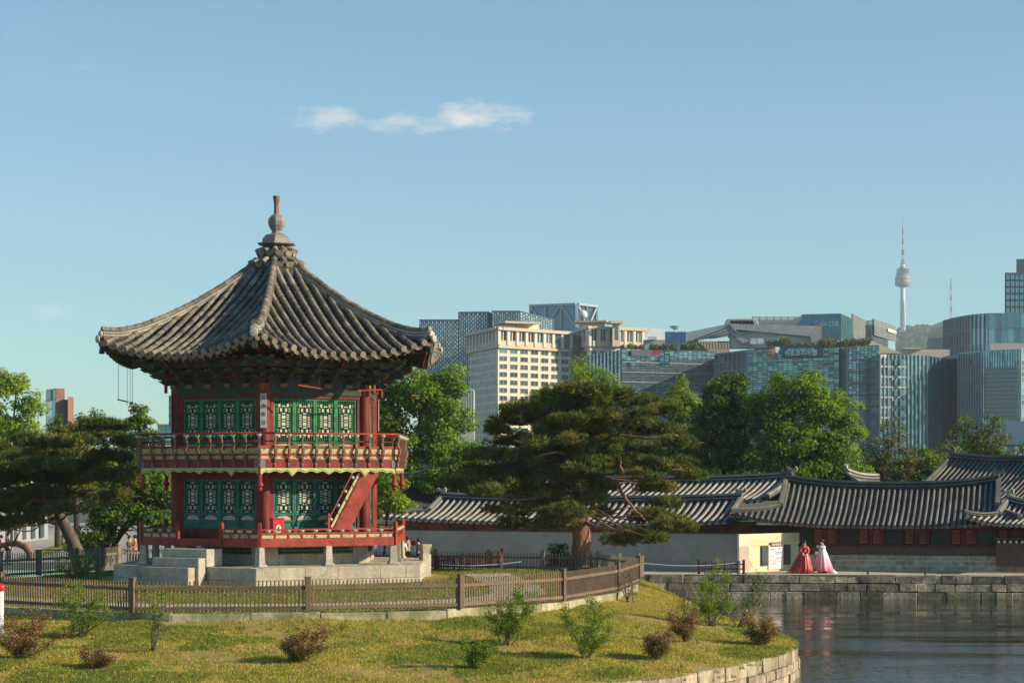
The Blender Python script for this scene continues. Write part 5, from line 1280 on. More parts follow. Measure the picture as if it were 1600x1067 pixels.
# woman in white and pink
def ombre():
    m = bpy.data.materials.new('white to pink tulle'); m.use_nodes = True; nt = m.node_tree; N = nt.nodes; L_ = nt.links
    g = N.new('ShaderNodeNewGeometry'); s = N.new('ShaderNodeSeparateXYZ'); L_.new(g.outputs['Position'], s.inputs[0])
    nz = N.new('ShaderNodeTexNoise'); nz.inputs['Scale'].default_value = 3; L_.new(g.outputs['Position'], nz.inputs['Vector'])
    ad = N.new('ShaderNodeMath'); ad.operation = 'MULTIPLY_ADD'; ad.inputs[1].default_value = .5; L_.new(nz.outputs[0], ad.inputs[0]); L_.new(s.outputs[2], ad.inputs[2])
    r = N.new('ShaderNodeMapRange'); r.inputs['From Min'].default_value = 1.5; r.inputs['From Max'].default_value = 2.75; L_.new(ad.outputs[0], r.inputs['Value'])
    c = N.new('ShaderNodeValToRGB'); c.color_ramp.elements[0].color = (.75, .12, .2, 1); c.color_ramp.elements[1].color = (.8, .74, .68, 1)
    e = c.color_ramp.elements.new(.45); e.color = (.78, .38, .42, 1)
    L_.new(r.outputs[0], c.inputs[0]); L_.new(c.outputs[0], N['Principled BSDF'].inputs['Base Color']); N['Principled BSDF'].inputs['Roughness'].default_value = .6; return m
wsilk = pmat('white silk', (.78, .74, .68), rough=.5, var=.06, scale=6)
rt, k = figure('woman in white jacket and white to pink gown raising both hands to her chin', (GXY(1285, 109.9), 109.9, GZ), R(-155), 1.72, wsilk, wsilk, [(-.07, .26, 1.34), (.07, .27, 1.38)], lean=.03, skirt=True, sleeve=.05, hairup=True)
gown(rt, k, [(.15, 1.28), (.17, 1.2), (.25, 1.0), (.34, .72), (.44, .4), (.5, .16), (.47, .1)], [ombre()], amp=.09, skew=(.02, -.05))
MB().lathe([(.3, .12), (.22, .02)], 16, (0, 0, 0)).build('underskirt', M['black'], rt)
MB().box((0, 0, 0), (.2, .1, .15), ch=.02).build('handbag', M['white'], rt, (.1, .3, 1.05))
gown(rt, k, [(.05, .2), (.12, .12), (.22, .03), (.24, .01)], [wsilk], n=24, nm='trailing_sash').location = (-.35, -.42, 0)
# other visitors
grey = pmat('charcoal robe', (.05, .05, .055), rough=.8, var=.1); brown = pmat('brown jacket', (.16, .09, .045), rough=.8, var=.15); beige = pmat('beige shirt', (.55, .47, .36), rough=.8, var=.1); navy = pmat('navy cloth', (.03, .035, .06), rough=.8, var=.1); orange = pmat('orange cloth', (.5, .14, .04), rough=.7, var=.1); ltb = pmat('light blue jeans', (.25, .3, .36), rough=.8, var=.1)
hd = [(-.2, .12, .9), (.2, .12, .95)]
figure('man in long charcoal coat standing behind the fence at far left', (GXY(13, 108), 122, GZ) if False else (GXY(13, 121), 121, GZ), R(-10), 1.78, grey, grey, hd, stride=.04, sleeve=.03)
figure('person in pink top half hidden at the left photo edge beside the man in charcoal', (GXY(2, 120), 120, GZ), R(200), 1.66, pmat('pink cloth', (.5, .25, .2), rough=.8, var=.1), beige, hd, sleeve=.03)
figure('person in brown jacket looking down at a phone, left of the pavilion', (GXY(202, 116), 116, GZ), R(-20), 1.75, brown, grey, [(-.1, .3, 1.12), (.1, .3, 1.12)], stride=.05, sleeve=.03)
figure('person in dark clothes and orange top partly hidden by the pavilion corner', (GXY(211, 117), 117, GZ), R(190), 1.74, orange, navy, hd, sleeve=.02)
figure('person in white shirt and pale jeans behind the pavilion, left of the corner posts', (GXY(628, 108), 108, 1.5), R(100), 1.55, M['white'], ltb, hd, sleeve=.02)
figure('person in beige top behind the pavilion, beside the one in white shirt', (GXY(637, 109), 109, 1.5), R(90), 1.6, beige, brown, hd, sleeve=.03)
figure('person in dark jacket and reddish hair by the granite gate pillar', (GXY(657, 103), 103, 1.75) if False else (GXY(654, 108.5), 108.5, 1.4), R(170), 1.6, navy, navy, hd, sleeve=.03)
# ================================================================== TREES
def rdir(n):
    v = RNG.normal(size=(n, 3)); return v / np.linalg.norm(v, axis=1)[:, None]
def leaf_quads(P, Nn, size, asp=.55, jit=.35):
    """rhombic leaves at P, facing roughly Nn"""
    n = len(P); Nn = Nn + RNG.normal(scale=.55, size=(n, 3)); Nn /= np.linalg.norm(Nn, axis=1)[:, None] + 1e-9
    A = np.cross(Nn, rdir(n)); A /= np.linalg.norm(A, axis=1)[:, None] + 1e-9; B = np.cross(Nn, A)
    s = size * RNG.uniform(1 - jit, 1 + jit, n)[:, None] / 2
    fold = Nn * s * .3
    return np.stack([P - A * s, P - B * s * asp + fold, P + A * s, P + B * s * asp + fold], 1).reshape(-1, 3)
def crown_mesh(name, V, mats, mi=None):
    return big_mesh(name, V, np.arange(len(V)).reshape(-1, 4), mats, mi=mi)
def ell_world(e, D, dep=1.0, off=0):
    cx, cy, rx, ry = e; c = PT(cx, cy, D + off); return np.array(c), np.array([rx / F * D, rx / F * D * dep, ry / F * D])
def limb(mb, a, b, r0, r1, wob=.12, n=6, m=0):
    a = Vector(a); b = Vector(b); L = (b - a).length; pts = []
    w = [Vector((random.uniform(-1, 1), random.uniform(-1, 1), random.uniform(-1, 1))) * wob * L for _ in range(3)]
    for i in range(n + 1):
        f = i / n; p = a.lerp(b, f) + (w[0] * sin(pi * f) + w[1] * sin(2 * pi * f) * .5) * (1 if 0 < f < 1 else 0); pts.append(p)
    mb.tube(pts, [r0 + (r1 - r0) * (i / n) for i in range(n + 1)], 7, m); return pts
def tree(name, label, D, ells, base_px, mats, leaf=.24, dens=5.0, clump=.75, trunk=.22, bark='bark', zg=GZ, dep=.8, group=None, up=.3, asp=.55, hole=.0, vstretch=1.0, fork=.45, droop=0):
    base = Vector((GXY(base_px, D), D, zg)); rt = thing(name, label, 'tree', base, 0, group)
    C = []; Cr = []
    W = []
    for e in ells:
        c, r = ell_world(e, D, dep); W.append((c, r))
        n = max(3, int(4.2 * r[0] * r[2] / (clump ** 2)))
        d = rdir(n); rad = RNG.uniform(.45, 1.0, n) ** .6
        p = c + d * r * rad[:, None] * .88; p += RNG.normal(scale=clump * .25, size=p.shape)
        C.append(p); Cr.append(np.full(n, clump) * RNG.uniform(.55, 1.25, n))
    C = np.concatenate(C); Cr = np.concatenate(Cr)
    if hole: k = RNG.random(len(C)) > hole; C = C[k]; Cr = Cr[k]
    area = sum(pi * r[0] * r[2] for c, r in W); la = leaf * leaf * asp * .5
    total = int(dens * area / la); wt = Cr ** 2; cnt = np.maximum(8, (total * wt / wt.sum()).astype(int))
    idx = np.repeat(np.arange(len(C)), cnt); n = len(idx)
    d = rdir(n); rr = RNG.uniform(.15, 1, n) ** .5
    sc = np.array([1.15, 1.15, .72 * vstretch])
    P = C[idx] + d * sc * (Cr[idx] * rr)[:, None]
    if droop: P[:, 2] -= droop * rr ** 2 * Cr[idx]
    gc = np.mean([c for c, r in W], axis=0)
    out = P - gc; out /= np.linalg.norm(out, axis=1)[:, None] + 1e-9
    Nn = d * .7 + out * .5 + np.array([0, 0, up])
    V = leaf_quads(P, Nn, leaf, asp) - np.array(base)
    mi = None
    if len(mats) > 1: ci = RNG.integers(0, len(mats), len(C)); mi = np.where(RNG.random(n) < .8, ci[idx], RNG.integers(0, len(mats), n))
    obj('crown', crown_mesh('crown', V, [M[m] for m in mats], mi), rt)
    mb = MB(); top = Vector(W[0][0]) - base
    lowz = min(c[2] - r[2] for c, r in W) - base.z
    fk = Vector((top.x * fork, top.y * fork, max(.8, lowz + .2)))
    limb(mb, (0, 0, -.2), fk, trunk, trunk * .75, .03)
    for c, r in W:
        e = Vector(c) - base; pts = limb(mb, fk, e + Vector((0, 0, r[2] * .3)), trunk * .55, trunk * .12, .08)
        for q in range(5):
            j = random.randrange(2, len(pts)); cc = Vector(C[RNG.integers(len(C))]) - base
            if (cc - pts[j]).length < max(r) * 2.0: limb(mb, pts[j], cc, trunk * .2, trunk * .04, .1, 4)
    mb.build('trunk', M[bark], rt, smooth=True)
    return rt
def needle_tufts(P, U, length, k=6, w=.02):
    """k thin triangles fanning out of each point towards U"""
    n = len(P); P = np.repeat(P, k, 0); U = np.repeat(U, k, 0)
    d = U * .9 + rdir(n * k) * .85; d /= np.linalg.norm(d, axis=1)[:, None]
    s = np.cross(d, rdir(n * k)); s /= np.linalg.norm(s, axis=1)[:, None] + 1e-9
    L = length * RNG.uniform(.65, 1.25, n * k)[:, None]
    return np.stack([P - s * w, P + s * w, P + d * L], 1).reshape(-1, 3)
def pine(name, label, D, pads, trunk_pts, branches, tw, base, per=600, length=.26, mats=('needle', 'needle_tip'), seed=1, group=None, spread=3.0, twig=True, tmin=.35, front=(), tb='bark_red'):
    rng = np.random.default_rng(seed); nb = len(pads); pads = list(pads) + [p for p in front]; rt = thing(name, label, 'tree', base, 0, group); base = Vector(base)
    V = []; MI = []; cen = []
    for pi_, (cx, cy, rx, ry) in enumerate(pads):
        off = rng.uniform(-spread, spread) if pi_ < nb else rng.uniform(-2.2, -.9); c, r = ell_world((cx, cy, rx * 1.06, ry * 1.2), D, .9, off); cen.append(c)
        # lumpy pad: small cushions over a flat ellipsoid
        nl = max(12, int(r[0] * r[0] * 12)); dd = rdir(nl); dd[:, 2] = np.abs(dd[:, 2]) * 1.1 - .45
        L = c + dd * r * rng.uniform(.25, 1.05, nl)[:, None] ** .7
        cnt = int(per * max(.5, r[0] * r[0] * .55) / nl) + 6
        idx = np.repeat(np.arange(nl), cnt); q = rdir(len(idx)); cr = rng.uniform(.2, .42, nl)
        P = L[idx] + q * np.array([1.1, 1.1, .7]) * (cr[idx] * rng.uniform(.2, 1, len(idx)) ** .5)[:, None]
        U = q * .6 + np.array([0, 0, .75]); U /= np.linalg.norm(U, axis=1)[:, None]
        V.append(needle_tufts(P - np.array(base), U, length)); tip = (rng.random(nl) < .33)[idx] & (rng.random(len(idx)) < .7)
        MI.append(np.repeat(np.where(tip, 1, 0), 6))
    V = np.concatenate(V); MI = np.concatenate(MI)
    obj('crown', big_mesh('crown', V, np.arange(len(V)).reshape(-1, 3), [M[m] for m in mats], tri=True, mi=MI), rt)
    mb = MB(); T = [PT(x, y, D + o) - base for x, y, o in trunk_pts]
    P = catmull([tuple(p) for p in T], 6, False) if False else T
    fine = []
    for i in range(len(T) - 1):
        for j in range(5): fine.append(T[i].lerp(T[i + 1], j / 5))
    fine.append(T[-1])
    sm = [fine[0]] + [(fine[i - 1] + fine[i] * 2 + fine[i + 1]) / 4 for i in range(1, len(fine) - 1)] + [fine[-1]]
    rad = np.interp(np.linspace(0, 1, len(sm)), np.linspace(0, 1, len(tw)), tw) * np.array([1 + .04 * sin(i * 2.1) for i in range(len(sm))])
    mb.tube(sm, list(rad), 14)
    mb.build('trunk', M[tb], rt, smooth=True)
    bb = MB()
    for br in branches:
        pts = [PT(x, y, D + o) - base for x, y, o in br[1]]
        f = []
        for i in range(len(pts) - 1):
            for j in range(4): f.append(pts[i].lerp(pts[i + 1], j / 4) + Vector((random.uniform(-.03, .03), random.uniform(-.03, .03), random.uniform(-.03, .03))))
        f.append(pts[-1]); bb.tube(f, [br[0] * (1 - .7 * i / len(f)) for i in range(len(f))], 8)
    if twig:
        for c in cen:
            cc = Vector(c) - base; j = min(range(int(len(sm) * tmin), len(sm)), key=lambda q: (sm[q] - cc).length + max(0, sm[q].z - cc.z) * 1.5)
            limb(bb, sm[j], cc + Vector((0, 0, -.12)), .055, .02, .1, 6)
            for _ in range(3): limb(bb, cc + Vector((random.uniform(-.4, .4), random.uniform(-.4, .4), -.12)), cc + Vector((random.uniform(-1.3, 1.3), random.uniform(-1, 1), random.uniform(-.1, .2))), .03, .012, .12, 4)
    bb.build('limbs', M['bark_red'], rt, smooth=True)
    return rt
main_pads = [(905, 612, 58, 12), (955, 618, 48, 12), (862, 628, 46, 12), (1005, 628, 38, 11), (815, 640, 40, 10), (785, 655, 34, 8), (840, 655, 46, 13), (905, 650, 60, 15), (975, 655, 55, 14), (1045, 640, 40, 11), (775, 672, 26, 7),
    (805, 690, 42, 12), (765, 712, 42, 10), (870, 690, 52, 14), (945, 692, 55, 15), (1020, 672, 48, 13), (1058, 692, 32, 9), (745, 738, 38, 9), (795, 738, 50, 12), (850, 722, 50, 13), (915, 728, 48, 13), (985, 722, 52, 13), (1045, 728, 42, 11), (1078, 742, 22, 7), (720, 757, 26, 6),
    (765, 768, 45, 9), (820, 768, 48, 12), (880, 762, 46, 13), (1020, 762, 36, 10), (1040, 788, 22, 6), (835, 795, 44, 11), (790, 798, 34, 8), (880, 800, 34, 11), (858, 822, 30, 8), (800, 818, 26, 7), (1025, 808, 48, 8), (1050, 822, 34, 6), (990, 836, 34, 8), (1020, 840, 26, 6), (965, 845, 26, 7), (925, 775, 22, 9), (940, 800, 18, 6), (1000, 745, 30, 9)]
front_pads = [(900, 705, 46, 13), (890, 745, 44, 13), (915, 668, 40, 10), (880, 780, 40, 13), (870, 812, 26, 9), (925, 758, 34, 10), (850, 740, 40, 12), (945, 650, 34, 9), (860, 672, 36, 11), (980, 700, 40, 11), (820, 715, 40, 11), (810, 750, 40, 11), (900, 630, 44, 9)]
pine('red_pine', 'large spreading red pine with tall bare reddish trunk in the middle of the scene', 97, main_pads,
     [(905, 898, 0), (907, 868, 0), (909, 835, 0), (906, 800, 0), (903, 765, .3), (912, 735, .4), (922, 705, .2), (930, 672, 0), (922, 650, 0), (905, 632, 0)],
     [(.17, [(905, 790, 0), (918, 770, -.8), (932, 752, -1.4), (945, 748, -1.8), (962, 750, -2)]), (.09, [(962, 750, -2), (975, 775, -2.2), (990, 795, -2.4), (1008, 812, -2.6)]),
      (.1, [(908, 812, 0), (925, 822, -1.4), (950, 826, -2), (975, 828, -2.4), (1012, 836, -2.6)]), (.08, [(909, 800, 0), (930, 795, -1), (948, 805, -1.6), (960, 815, -2)]),
      (.17, [(928, 668, -1.4), (915, 655, -2.2), (900, 648, -2.8), (893, 645, -3)]), (.1, [(928, 668, -1.4), (938, 655, -2), (942, 640, -2.2)]), (.09, [(900, 720, 0), (880, 708, -2), (865, 706, -2.8), (835, 714, -3)]),
      (.1, [(975, 742, -2.5), (968, 730, -2.9), (970, 720, -3)]), (.1, [(930, 690, 0), (965, 680, -1), (1010, 685, -1.8), (1060, 680, -2)]), (.07, [(965, 680, -1), (985, 660, -2), (1000, 650, -2.4)]), (.07, [(960, 625, -1), (985, 618, -2.4), (1000, 614, -2.8)])],
     [.50, .44, .42, .40, .27, .24, .2, .16, .12, .07], (GXY(905, 97), 97, 1.85), per=900, seed=3, length=.24, front=front_pads)
left_pads = [(60, 690, 56, 12), (140, 676, 52, 12), (190, 692, 28, 9), (15, 716, 56, 13), (95, 712, 62, 13), (168, 715, 42, 12), (35, 745, 56, 11), (108, 748, 56, 12), (175, 745, 38, 11), (155, 664, 34, 7), (-45, 700, 56, 16), (-30, 750, 50, 13), (70, 772, 44, 11), (20, 785, 40, 12), (60, 800, 26, 8), (-10, 815, 30, 10), (15, 822, 26, 7), (50, 790, 40, 12), (100, 795, 30, 8), (140, 772, 36, 9), (185, 775, 26, 8), (30, 775, 34, 6), (8, 795, 30, 7), (40, 812, 26, 6), (100, 690, 46, 10), (-70, 730, 50, 12), (120, 730, 50, 10), (60, 728, 50, 10)]
pine('red_pine', 'low spreading red pine with a crooked dark trunk at the left edge of the scene', 100, left_pads,
     [(133, 905, 0), (122, 868, 0), (112, 842, 0), (100, 818, 0), (92, 800, 0), (84, 780, 0), (70, 768, 0)],
     [(.2, [(88, 785, 0), (75, 778, -.6), (66, 782, -1), (50, 775, -1.2), (25, 768, -1.4), (-10, 764, -1.4)]), (.14, [(60, 775, -1), (45, 785, -1.2), (30, 800, -1.4), (22, 805, -1.4)]), (.1, [(20, 792, -1.4), (0, 793, -1.4), (-20, 800, -1.4)]),
      (.1, [(84, 785, 0), (110, 770, -1), (150, 765, -2)]), (.12, [(70, 768, 0), (60, 740, 0), (30, 725, 0)]), (.12, [(80, 778, 0), (110, 740, 0), (140, 700, 0)])],
     [.44, .36, .3, .27, .25, .2, .14], (GXY(133, 100), 100, 1.7), per=950, seed=5, length=.24, tmin=.6, tb='bark_grey')  # greyer bark puts the shade under the crown into the trunk colour
rt = thing('leaning_trunk', 'thick reddish trunk leaning almost flat beside the man in charcoal coat', 'tree', (GXY(46, 112), 112, GZ))
b0 = rt.location
MB().tube([PT(48, 876, 112) - b0, PT(47, 864, 112) - b0, PT(40, 854, 112) - b0, PT(28, 849, 112.5) - b0, PT(14, 849, 113) - b0, PT(-10, 856, 114) - b0], [.18, .2, .19, .17, .15, .13], 12).build('trunk', M['bark_red'], rt, smooth=True)
MB().tube([PT(22, 848, 112.5) - b0, PT(30, 832, 112.5) - b0, PT(36, 815, 112.5) - b0], [.07, .05, .03], 7).build('limb', M['bark_red'], rt, smooth=True)
# broadleaf and other trees behind
tree('broadleaf_tree', 'bright yellow green broadleaf tree at the left photo edge behind the low pine', 152, [(0, 625, 48, 50), (48, 640, 20, 36), (-20, 680, 60, 50), (25, 695, 50, 36), (25, 600, 20, 22)], 15, ['leaf_lime', 'leaf_bright'], dens=4.2, clump=.8, leaf=.26)
tree('small_pine', 'small dark green conifer rising just left of the pavilion balcony', 128, [(218, 645, 14, 14), (216, 662, 24, 12), (222, 676, 30, 10), (215, 655, 18, 9)], 218, ['needle_green', 'leaf_mid'], dens=4, clump=.3, leaf=.2, asp=.4)
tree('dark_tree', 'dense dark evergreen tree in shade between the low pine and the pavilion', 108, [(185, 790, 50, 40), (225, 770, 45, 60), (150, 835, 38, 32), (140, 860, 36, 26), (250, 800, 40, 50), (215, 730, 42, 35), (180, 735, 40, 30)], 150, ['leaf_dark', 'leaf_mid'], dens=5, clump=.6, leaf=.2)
tree('juniper_tree', 'row of spiky dark conifer tips behind the low pine, below the brick tower', 140, [(95, 672, 22, 20), (130, 665, 22, 14), (158, 668, 14, 22), (185, 680, 22, 14)], 120, ['needle_green', 'needle'], dens=4.5, clump=.5, asp=.35, vstretch=2)
tree('broadleaf_tree', 'tall mid green broadleaf tree filling the space right of the pavilion balcony', 140, [(650, 612, 58, 46), (700, 640, 44, 48), (612, 640, 38, 46), (690, 700, 56, 44), (625, 700, 45, 50), (590, 660, 28, 46), (700, 590, 24, 24), (640, 745, 60, 30)], 672, ['leaf_mid', 'leaf_bright', 'leaf_mid'], dens=5, clump=.75, leaf=.25)
tree('dark_tree', 'darker green tree low between the tall broadleaf tree and the big pine', 135, [(735, 715, 34, 30), (705, 745, 48, 26), (755, 742, 30, 24), (650, 760, 46, 20)], 720, ['leaf_dark', 'leaf_mid'], dens=5, clump=.6, leaf=.22)
tree('maple_tree', 'small fresh green maple close behind the right side of the pavilion', 106, [(612, 772, 30, 24), (600, 745, 24, 22), (628, 788, 18, 15), (590, 790, 22, 18)], 600, ['leaf_bright', 'leaf_lime'], dens=4, clump=.42, leaf=.17, trunk=.1, zg=1.5)
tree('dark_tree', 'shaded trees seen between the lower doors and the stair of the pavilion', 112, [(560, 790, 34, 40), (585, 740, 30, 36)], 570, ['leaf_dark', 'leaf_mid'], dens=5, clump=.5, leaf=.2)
tree('willow_tree', 'feathery light green willow top above the big pine, in front of the beige hotel', 150, [(905, 585, 16, 26), (925, 600, 30, 26), (950, 605, 20, 22), (890, 615, 20, 16), (960, 620, 20, 16)], 920, ['leaf_bright', 'leaf_lime'], dens=3.2, clump=.45, leaf=.34, asp=.22, vstretch=2.0, up=0)
tree('ginkgo_tree', 'thin light green tree top over the left side of the big pine', 150, [(838, 622, 14, 14), (826, 640, 18, 12), (850, 640, 10, 10)], 838, ['leaf_bright'], dens=2.4, clump=.4, leaf=.25, hole=.2)
tree('broadleaf_tree', 'fresh green foliage showing through the branches of the big pine', 142, [(880, 700, 55, 50), (960, 700, 55, 50), (820, 700, 30, 40)], 900, ['leaf_bright', 'leaf_mid'], dens=3.6, clump=.7)
tree('ginkgo_tree', 'slender bright green tree top before the blue glass block, right of the big pine', 146, [(1066, 603, 15, 14), (1058, 625, 22, 16), (1080, 630, 18, 16)], 1068, ['leaf_bright', 'leaf_lime'], dens=3, clump=.4, leaf=.28, asp=.3, vstretch=1.6)
tree('broadleaf_tree', 'mid green tree behind the right branches of the big pine', 143, [(1075, 665, 36, 40), (1055, 710, 50, 36), (1110, 715, 30, 30)], 1075, ['leaf_mid', 'leaf_dark'], dens=5, clump=.65)
tree('conifer_tree', 'dark green loose conifer left of the bright broadleaf tree, over the pale tiled roof', 140, [(1125, 618, 36, 26), (1150, 600, 24, 18), (1120, 655, 44, 30), (1105, 700, 46, 30), (1160, 660, 36, 50), (1150, 715, 44, 28)], 1135, ['needle_green', 'leaf_dark', 'leaf_mid'], dens=4.5, clump=.42, leaf=.24, asp=.45)
tree('broadleaf_tree', 'broad bright green tree over the dark tiled hall, right of the dark conifer', 138, [(1245, 612, 52, 34), (1205, 640, 42, 46), (1290, 640, 46, 48), (1325, 675, 30, 34), (1240, 690, 66, 48), (1300, 710, 48, 36), (1195, 715, 44, 32), (1260, 738, 70, 20), (1322, 740, 30, 18)], 1250, ['leaf_bright', 'leaf_mid', 'leaf_mid'], dens=5, clump=.62, leaf=.23)
tree('sparse_tree', 'half bare brownish tree in front of the glass tower, right of the bright broadleaf tree', 145, [(1395, 672, 26, 26), (1375, 705, 28, 30), (1350, 700, 16, 24)], 1368, ['leaf_brown', 'leaf_olive'], dens=.9, clump=.5, leaf=.2, bark='bark_grey', trunk=.16, hole=.2)
tree('round_tree', 'rounded olive green tree behind the ridge of the dark tiled hall', 140, [(1400, 730, 34, 26), (1372, 742, 28, 18)], 1400, ['leaf_olive', 'leaf_brown'], dens=4.5, clump=.45, leaf=.2)
tree('round_tree', 'rounded mid green tree just left of the tall dark hall roof', 141, [(1440, 722, 32, 22), (1452, 742, 24, 18), (1420, 742, 22, 14)], 1440, ['leaf_mid', 'leaf_olive'], dens=4.5, clump=.45, leaf=.2)
tree('sparse_tree', 'thin green and brown tree rising behind the tall dark hall roof at right', 150, [(1505, 665, 20, 16), (1545, 668, 26, 22), (1560, 690, 22, 14), (1520, 690, 26, 16)], 1530, ['leaf_olive', 'leaf_brown', 'leaf_mid'], dens=1.7, clump=.5, leaf=.22, bark='bark_grey', trunk=.14, hole=.15)
tree('round_tree', 'pale olive bushes low behind the tall dark hall roof', 152, [(1560, 706, 34, 10), (1520, 708, 26, 8)], 1550, ['leaf_olive'], dens=3, clump=.4, leaf=.2)
tree('broadleaf_tree', 'mid green trees close behind the low crooked pine at left', 150, [(90, 715, 50, 34), (150, 720, 46, 36), (40, 745, 46, 28), (110, 760, 50, 26), (10, 770, 40, 20)], 90, ['leaf_mid', 'leaf_bright', 'leaf_dark'], dens=4.5, clump=.65, leaf=.25)
# belt of park trees further off that closes the view under the city
def belt(label, D, x0, x1, ytop, ybot, mats, n):
    e = []
    for i in range(n):
        x = x0 + (x1 - x0) * (i + .5) / n; h = (ybot - ytop); t = ytop + random.uniform(-.12, .2) * h
        e.append((x, t + h / 2, (x1 - x0) / n * .75, h / 2))
    return tree('park_trees', label, D, e, (x0 + x1) / 2, mats, dens=3.2, clump=1.3, leaf=.42, dep=.5)
belt('far belt of park trees behind the low pine and the pavilion at left', 210, -60, 300, 700, 790, ['leaf_mid', 'leaf_dark'], 8)
belt('far belt of park trees behind the big pine and the beige hotel foot', 230, 560, 1120, 690, 765, ['leaf_mid', 'leaf_dark'], 11)
belt('far belt of park trees at the foot of the glass towers at right', 230, 1120, 1640, 700, 765, ['leaf_mid', 'leaf_olive', 'leaf_dark'], 10)
# small conifer bush by the pine trunk
tree('conifer_bush', 'small round blue green conifer left of the tall pine trunk', 99, [(873, 857, 13, 9), (873, 872, 20, 12), (874, 884, 20, 8)], 873, ['needle_green'], dens=5, clump=.25, leaf=.14, asp=.35, trunk=.05, zg=1.9)
tree('conifer_bush', 'low green conifer sprig right of the tall pine trunk', 100, [(925, 877, 12, 7)], 922, ['needle_green'], dens=3, clump=.25, leaf=.14, asp=.35, trunk=.04, zg=1.9)
# ------------------------------------------------------------------ shrubs on the mound
_gx = np.linspace(-24, 12, 181); _gy = np.linspace(50, 104, 271); _gz = island_z(*np.meshgrid(_gx, _gy))
def gz_fast(X, D):
    fx = np.clip((X + 24) / .2, 0, 179.99); fy = np.clip((D - 50) / .2, 0, 269.99); i = fx.astype(int); j = fy.astype(int); a = fx - i; b_ = fy - j
    return (_gz[j, i] * (1 - a) + _gz[j, i + 1] * a) * (1 - b_) + (_gz[j + 1, i] * (1 - a) + _gz[j + 1, i + 1] * a) * b_
def on_mound(px, py):
    D = np.arange(52, 100, .08); X = (px - 800) / F * D; z = gz_fast(X, D); k = np.nonzero(z >= CZ - (py - HOR) / F * D)[0]
    if not len(k): return GXY(px, 80), 80, 1.2
    k = k[0]; return float(X[k]), float(D[k]), float(z[k])
_cache = {}
def shrub(label, px, pyb, w, h, kind, lean=0, n_stem=7, seed=0, name='shrub'):
    """w,h in photograph pixels; pyb the pixel row of its foot"""
    random.seed(seed); X, D, z = on_mound(px, pyb); rt = thing(name, label, 'shrub', (X, D, z)); W = w / F * D; H = h / F * D
    rg = np.random.default_rng(seed + 5); mb = MB(); tips = []
    for i in range(n_stem):
        a = random.uniform(0, 2 * pi); o = random.uniform(.2, .52) * W; top = Vector((o * cos(a) + lean * W * .5, o * sin(a) * .8, H * random.uniform(.35, 1.0)))
        pts = limb(mb, (random.uniform(-.1, .1) * W, random.uniform(-.1, .1) * W, -.05), top, .02 if kind != 'azalea' else .011, .006, .11, 7); tips.append(pts[-1])
        for q in range(5 if kind != 'azalea' else 6):
            j = random.randrange(2, len(pts)); d = Vector((random.uniform(-1, 1), random.uniform(-1, 1), random.uniform(.1, 1))).normalized() * random.uniform(.1, .32) * W
            p2 = limb(mb, pts[j], pts[j] + d, .009, .004, .08, 3); tips.append(p2[-1]); tips.append(p2[-2]); tips.append(pts[j])
    mb.build('stems', M['bark_grey'] if kind != 'azalea' else M['bark'], rt, smooth=True)
    T = np.array([tuple(t) for t in tips])
    if kind == 'leafy': cnt, sz, sp, ms = 44, .052, .16, ['leaf_bright', 'leaf_lime', 'leaf_olive']
    elif kind == 'sparse': cnt, sz, sp, ms = 6, .06, .11, ['leaf_bright', 'leaf_olive']
    elif kind == 'twig': cnt, sz, sp, ms = 3, .045, .1, ['leaf_olive', 'leaf_brown']
    elif kind == 'dense': cnt, sz, sp, ms = 36, .05, .16, ['leaf_bright', 'leaf_lime', 'leaf_olive']
    else: cnt, sz, sp, ms = 30, .045, .15, ['azalea', 'leaf_olive', 'azalea', 'flower']
    T = T[T[:, 2] > H * (.14 if kind != 'azalea' else .05)]
    idx = np.repeat(np.arange(len(T)), cnt); P = T[idx] + rdir(len(idx)) * np.array([1, 1, .8]) * (rg.uniform(.1, 1, len(idx)) ** .6 * sp * (1.0 if kind != 'azalea' else 1.05))[:, None]
    V = leaf_quads(P, rdir(len(P)) + np.array([0, 0, .6]), sz); mi = rg.integers(0, len(ms), len(P))
    if kind == 'azalea':
        top = P[:, 2] > H * .45; mi = np.where((mi == 3) & ~top, 0, mi); mi = np.where((mi == 3) & (rg.random(len(P)) < FLW * .5), 0, mi)
    obj('foliage', crown_mesh('foliage', V, [M[m] for m in ms], mi), rt)
    random.seed(seed + 99); return rt
FLW = .15
shrub('pink flowering azalea clump alone in the middle of the grassy slope', 468, 1034, 84, 52, 'azalea', seed=1, n_stem=12)
FLW = .5
shrub('reddish azalea half cut by the left photo edge at the bottom', 28, 1030, 100, 62, 'azalea', seed=2, n_stem=12)
shrub('small low azalea tuft near the left, below the leafy shrub', 148, 1046, 56, 26, 'azalea', seed=3)
shrub('reddish azalea on the slope right of the tall open shrub, nearest the shore', 1028, 1030, 60, 44, 'azalea', seed=4, n_stem=10)
shrub('reddish azalea further up the slope, left of the many stemmed shrub', 1070, 1002, 52, 44, 'azalea', seed=5, n_stem=10)
FLW = .25
shrub('pinkest azalea at the far right tip of the island above the water', 1188, 1008, 52, 46, 'azalea', seed=6, n_stem=11)
shrub('bushy leafy shrub in front of the dark fence, left of the first fence post', 128, 995, 92, 88, 'dense', seed=7, n_stem=10)
shrub('loose twiggy shrub growing over the kerb under the fence post at left', 240, 1016, 60, 92, 'sparse', seed=8)
shrub('tuft of thin leaves behind the left fence panel', 120, 905, 90, 34, 'dense', seed=9)
shrub('big open leafy shrub before the kerb, left of the plank fence', 788, 1008, 90, 84, 'leafy', seed=10, n_stem=9)
shrub('low dark leafy shrub at the foot of the big open shrub', 746, 1046, 56, 44, 'dense', seed=11, n_stem=8)
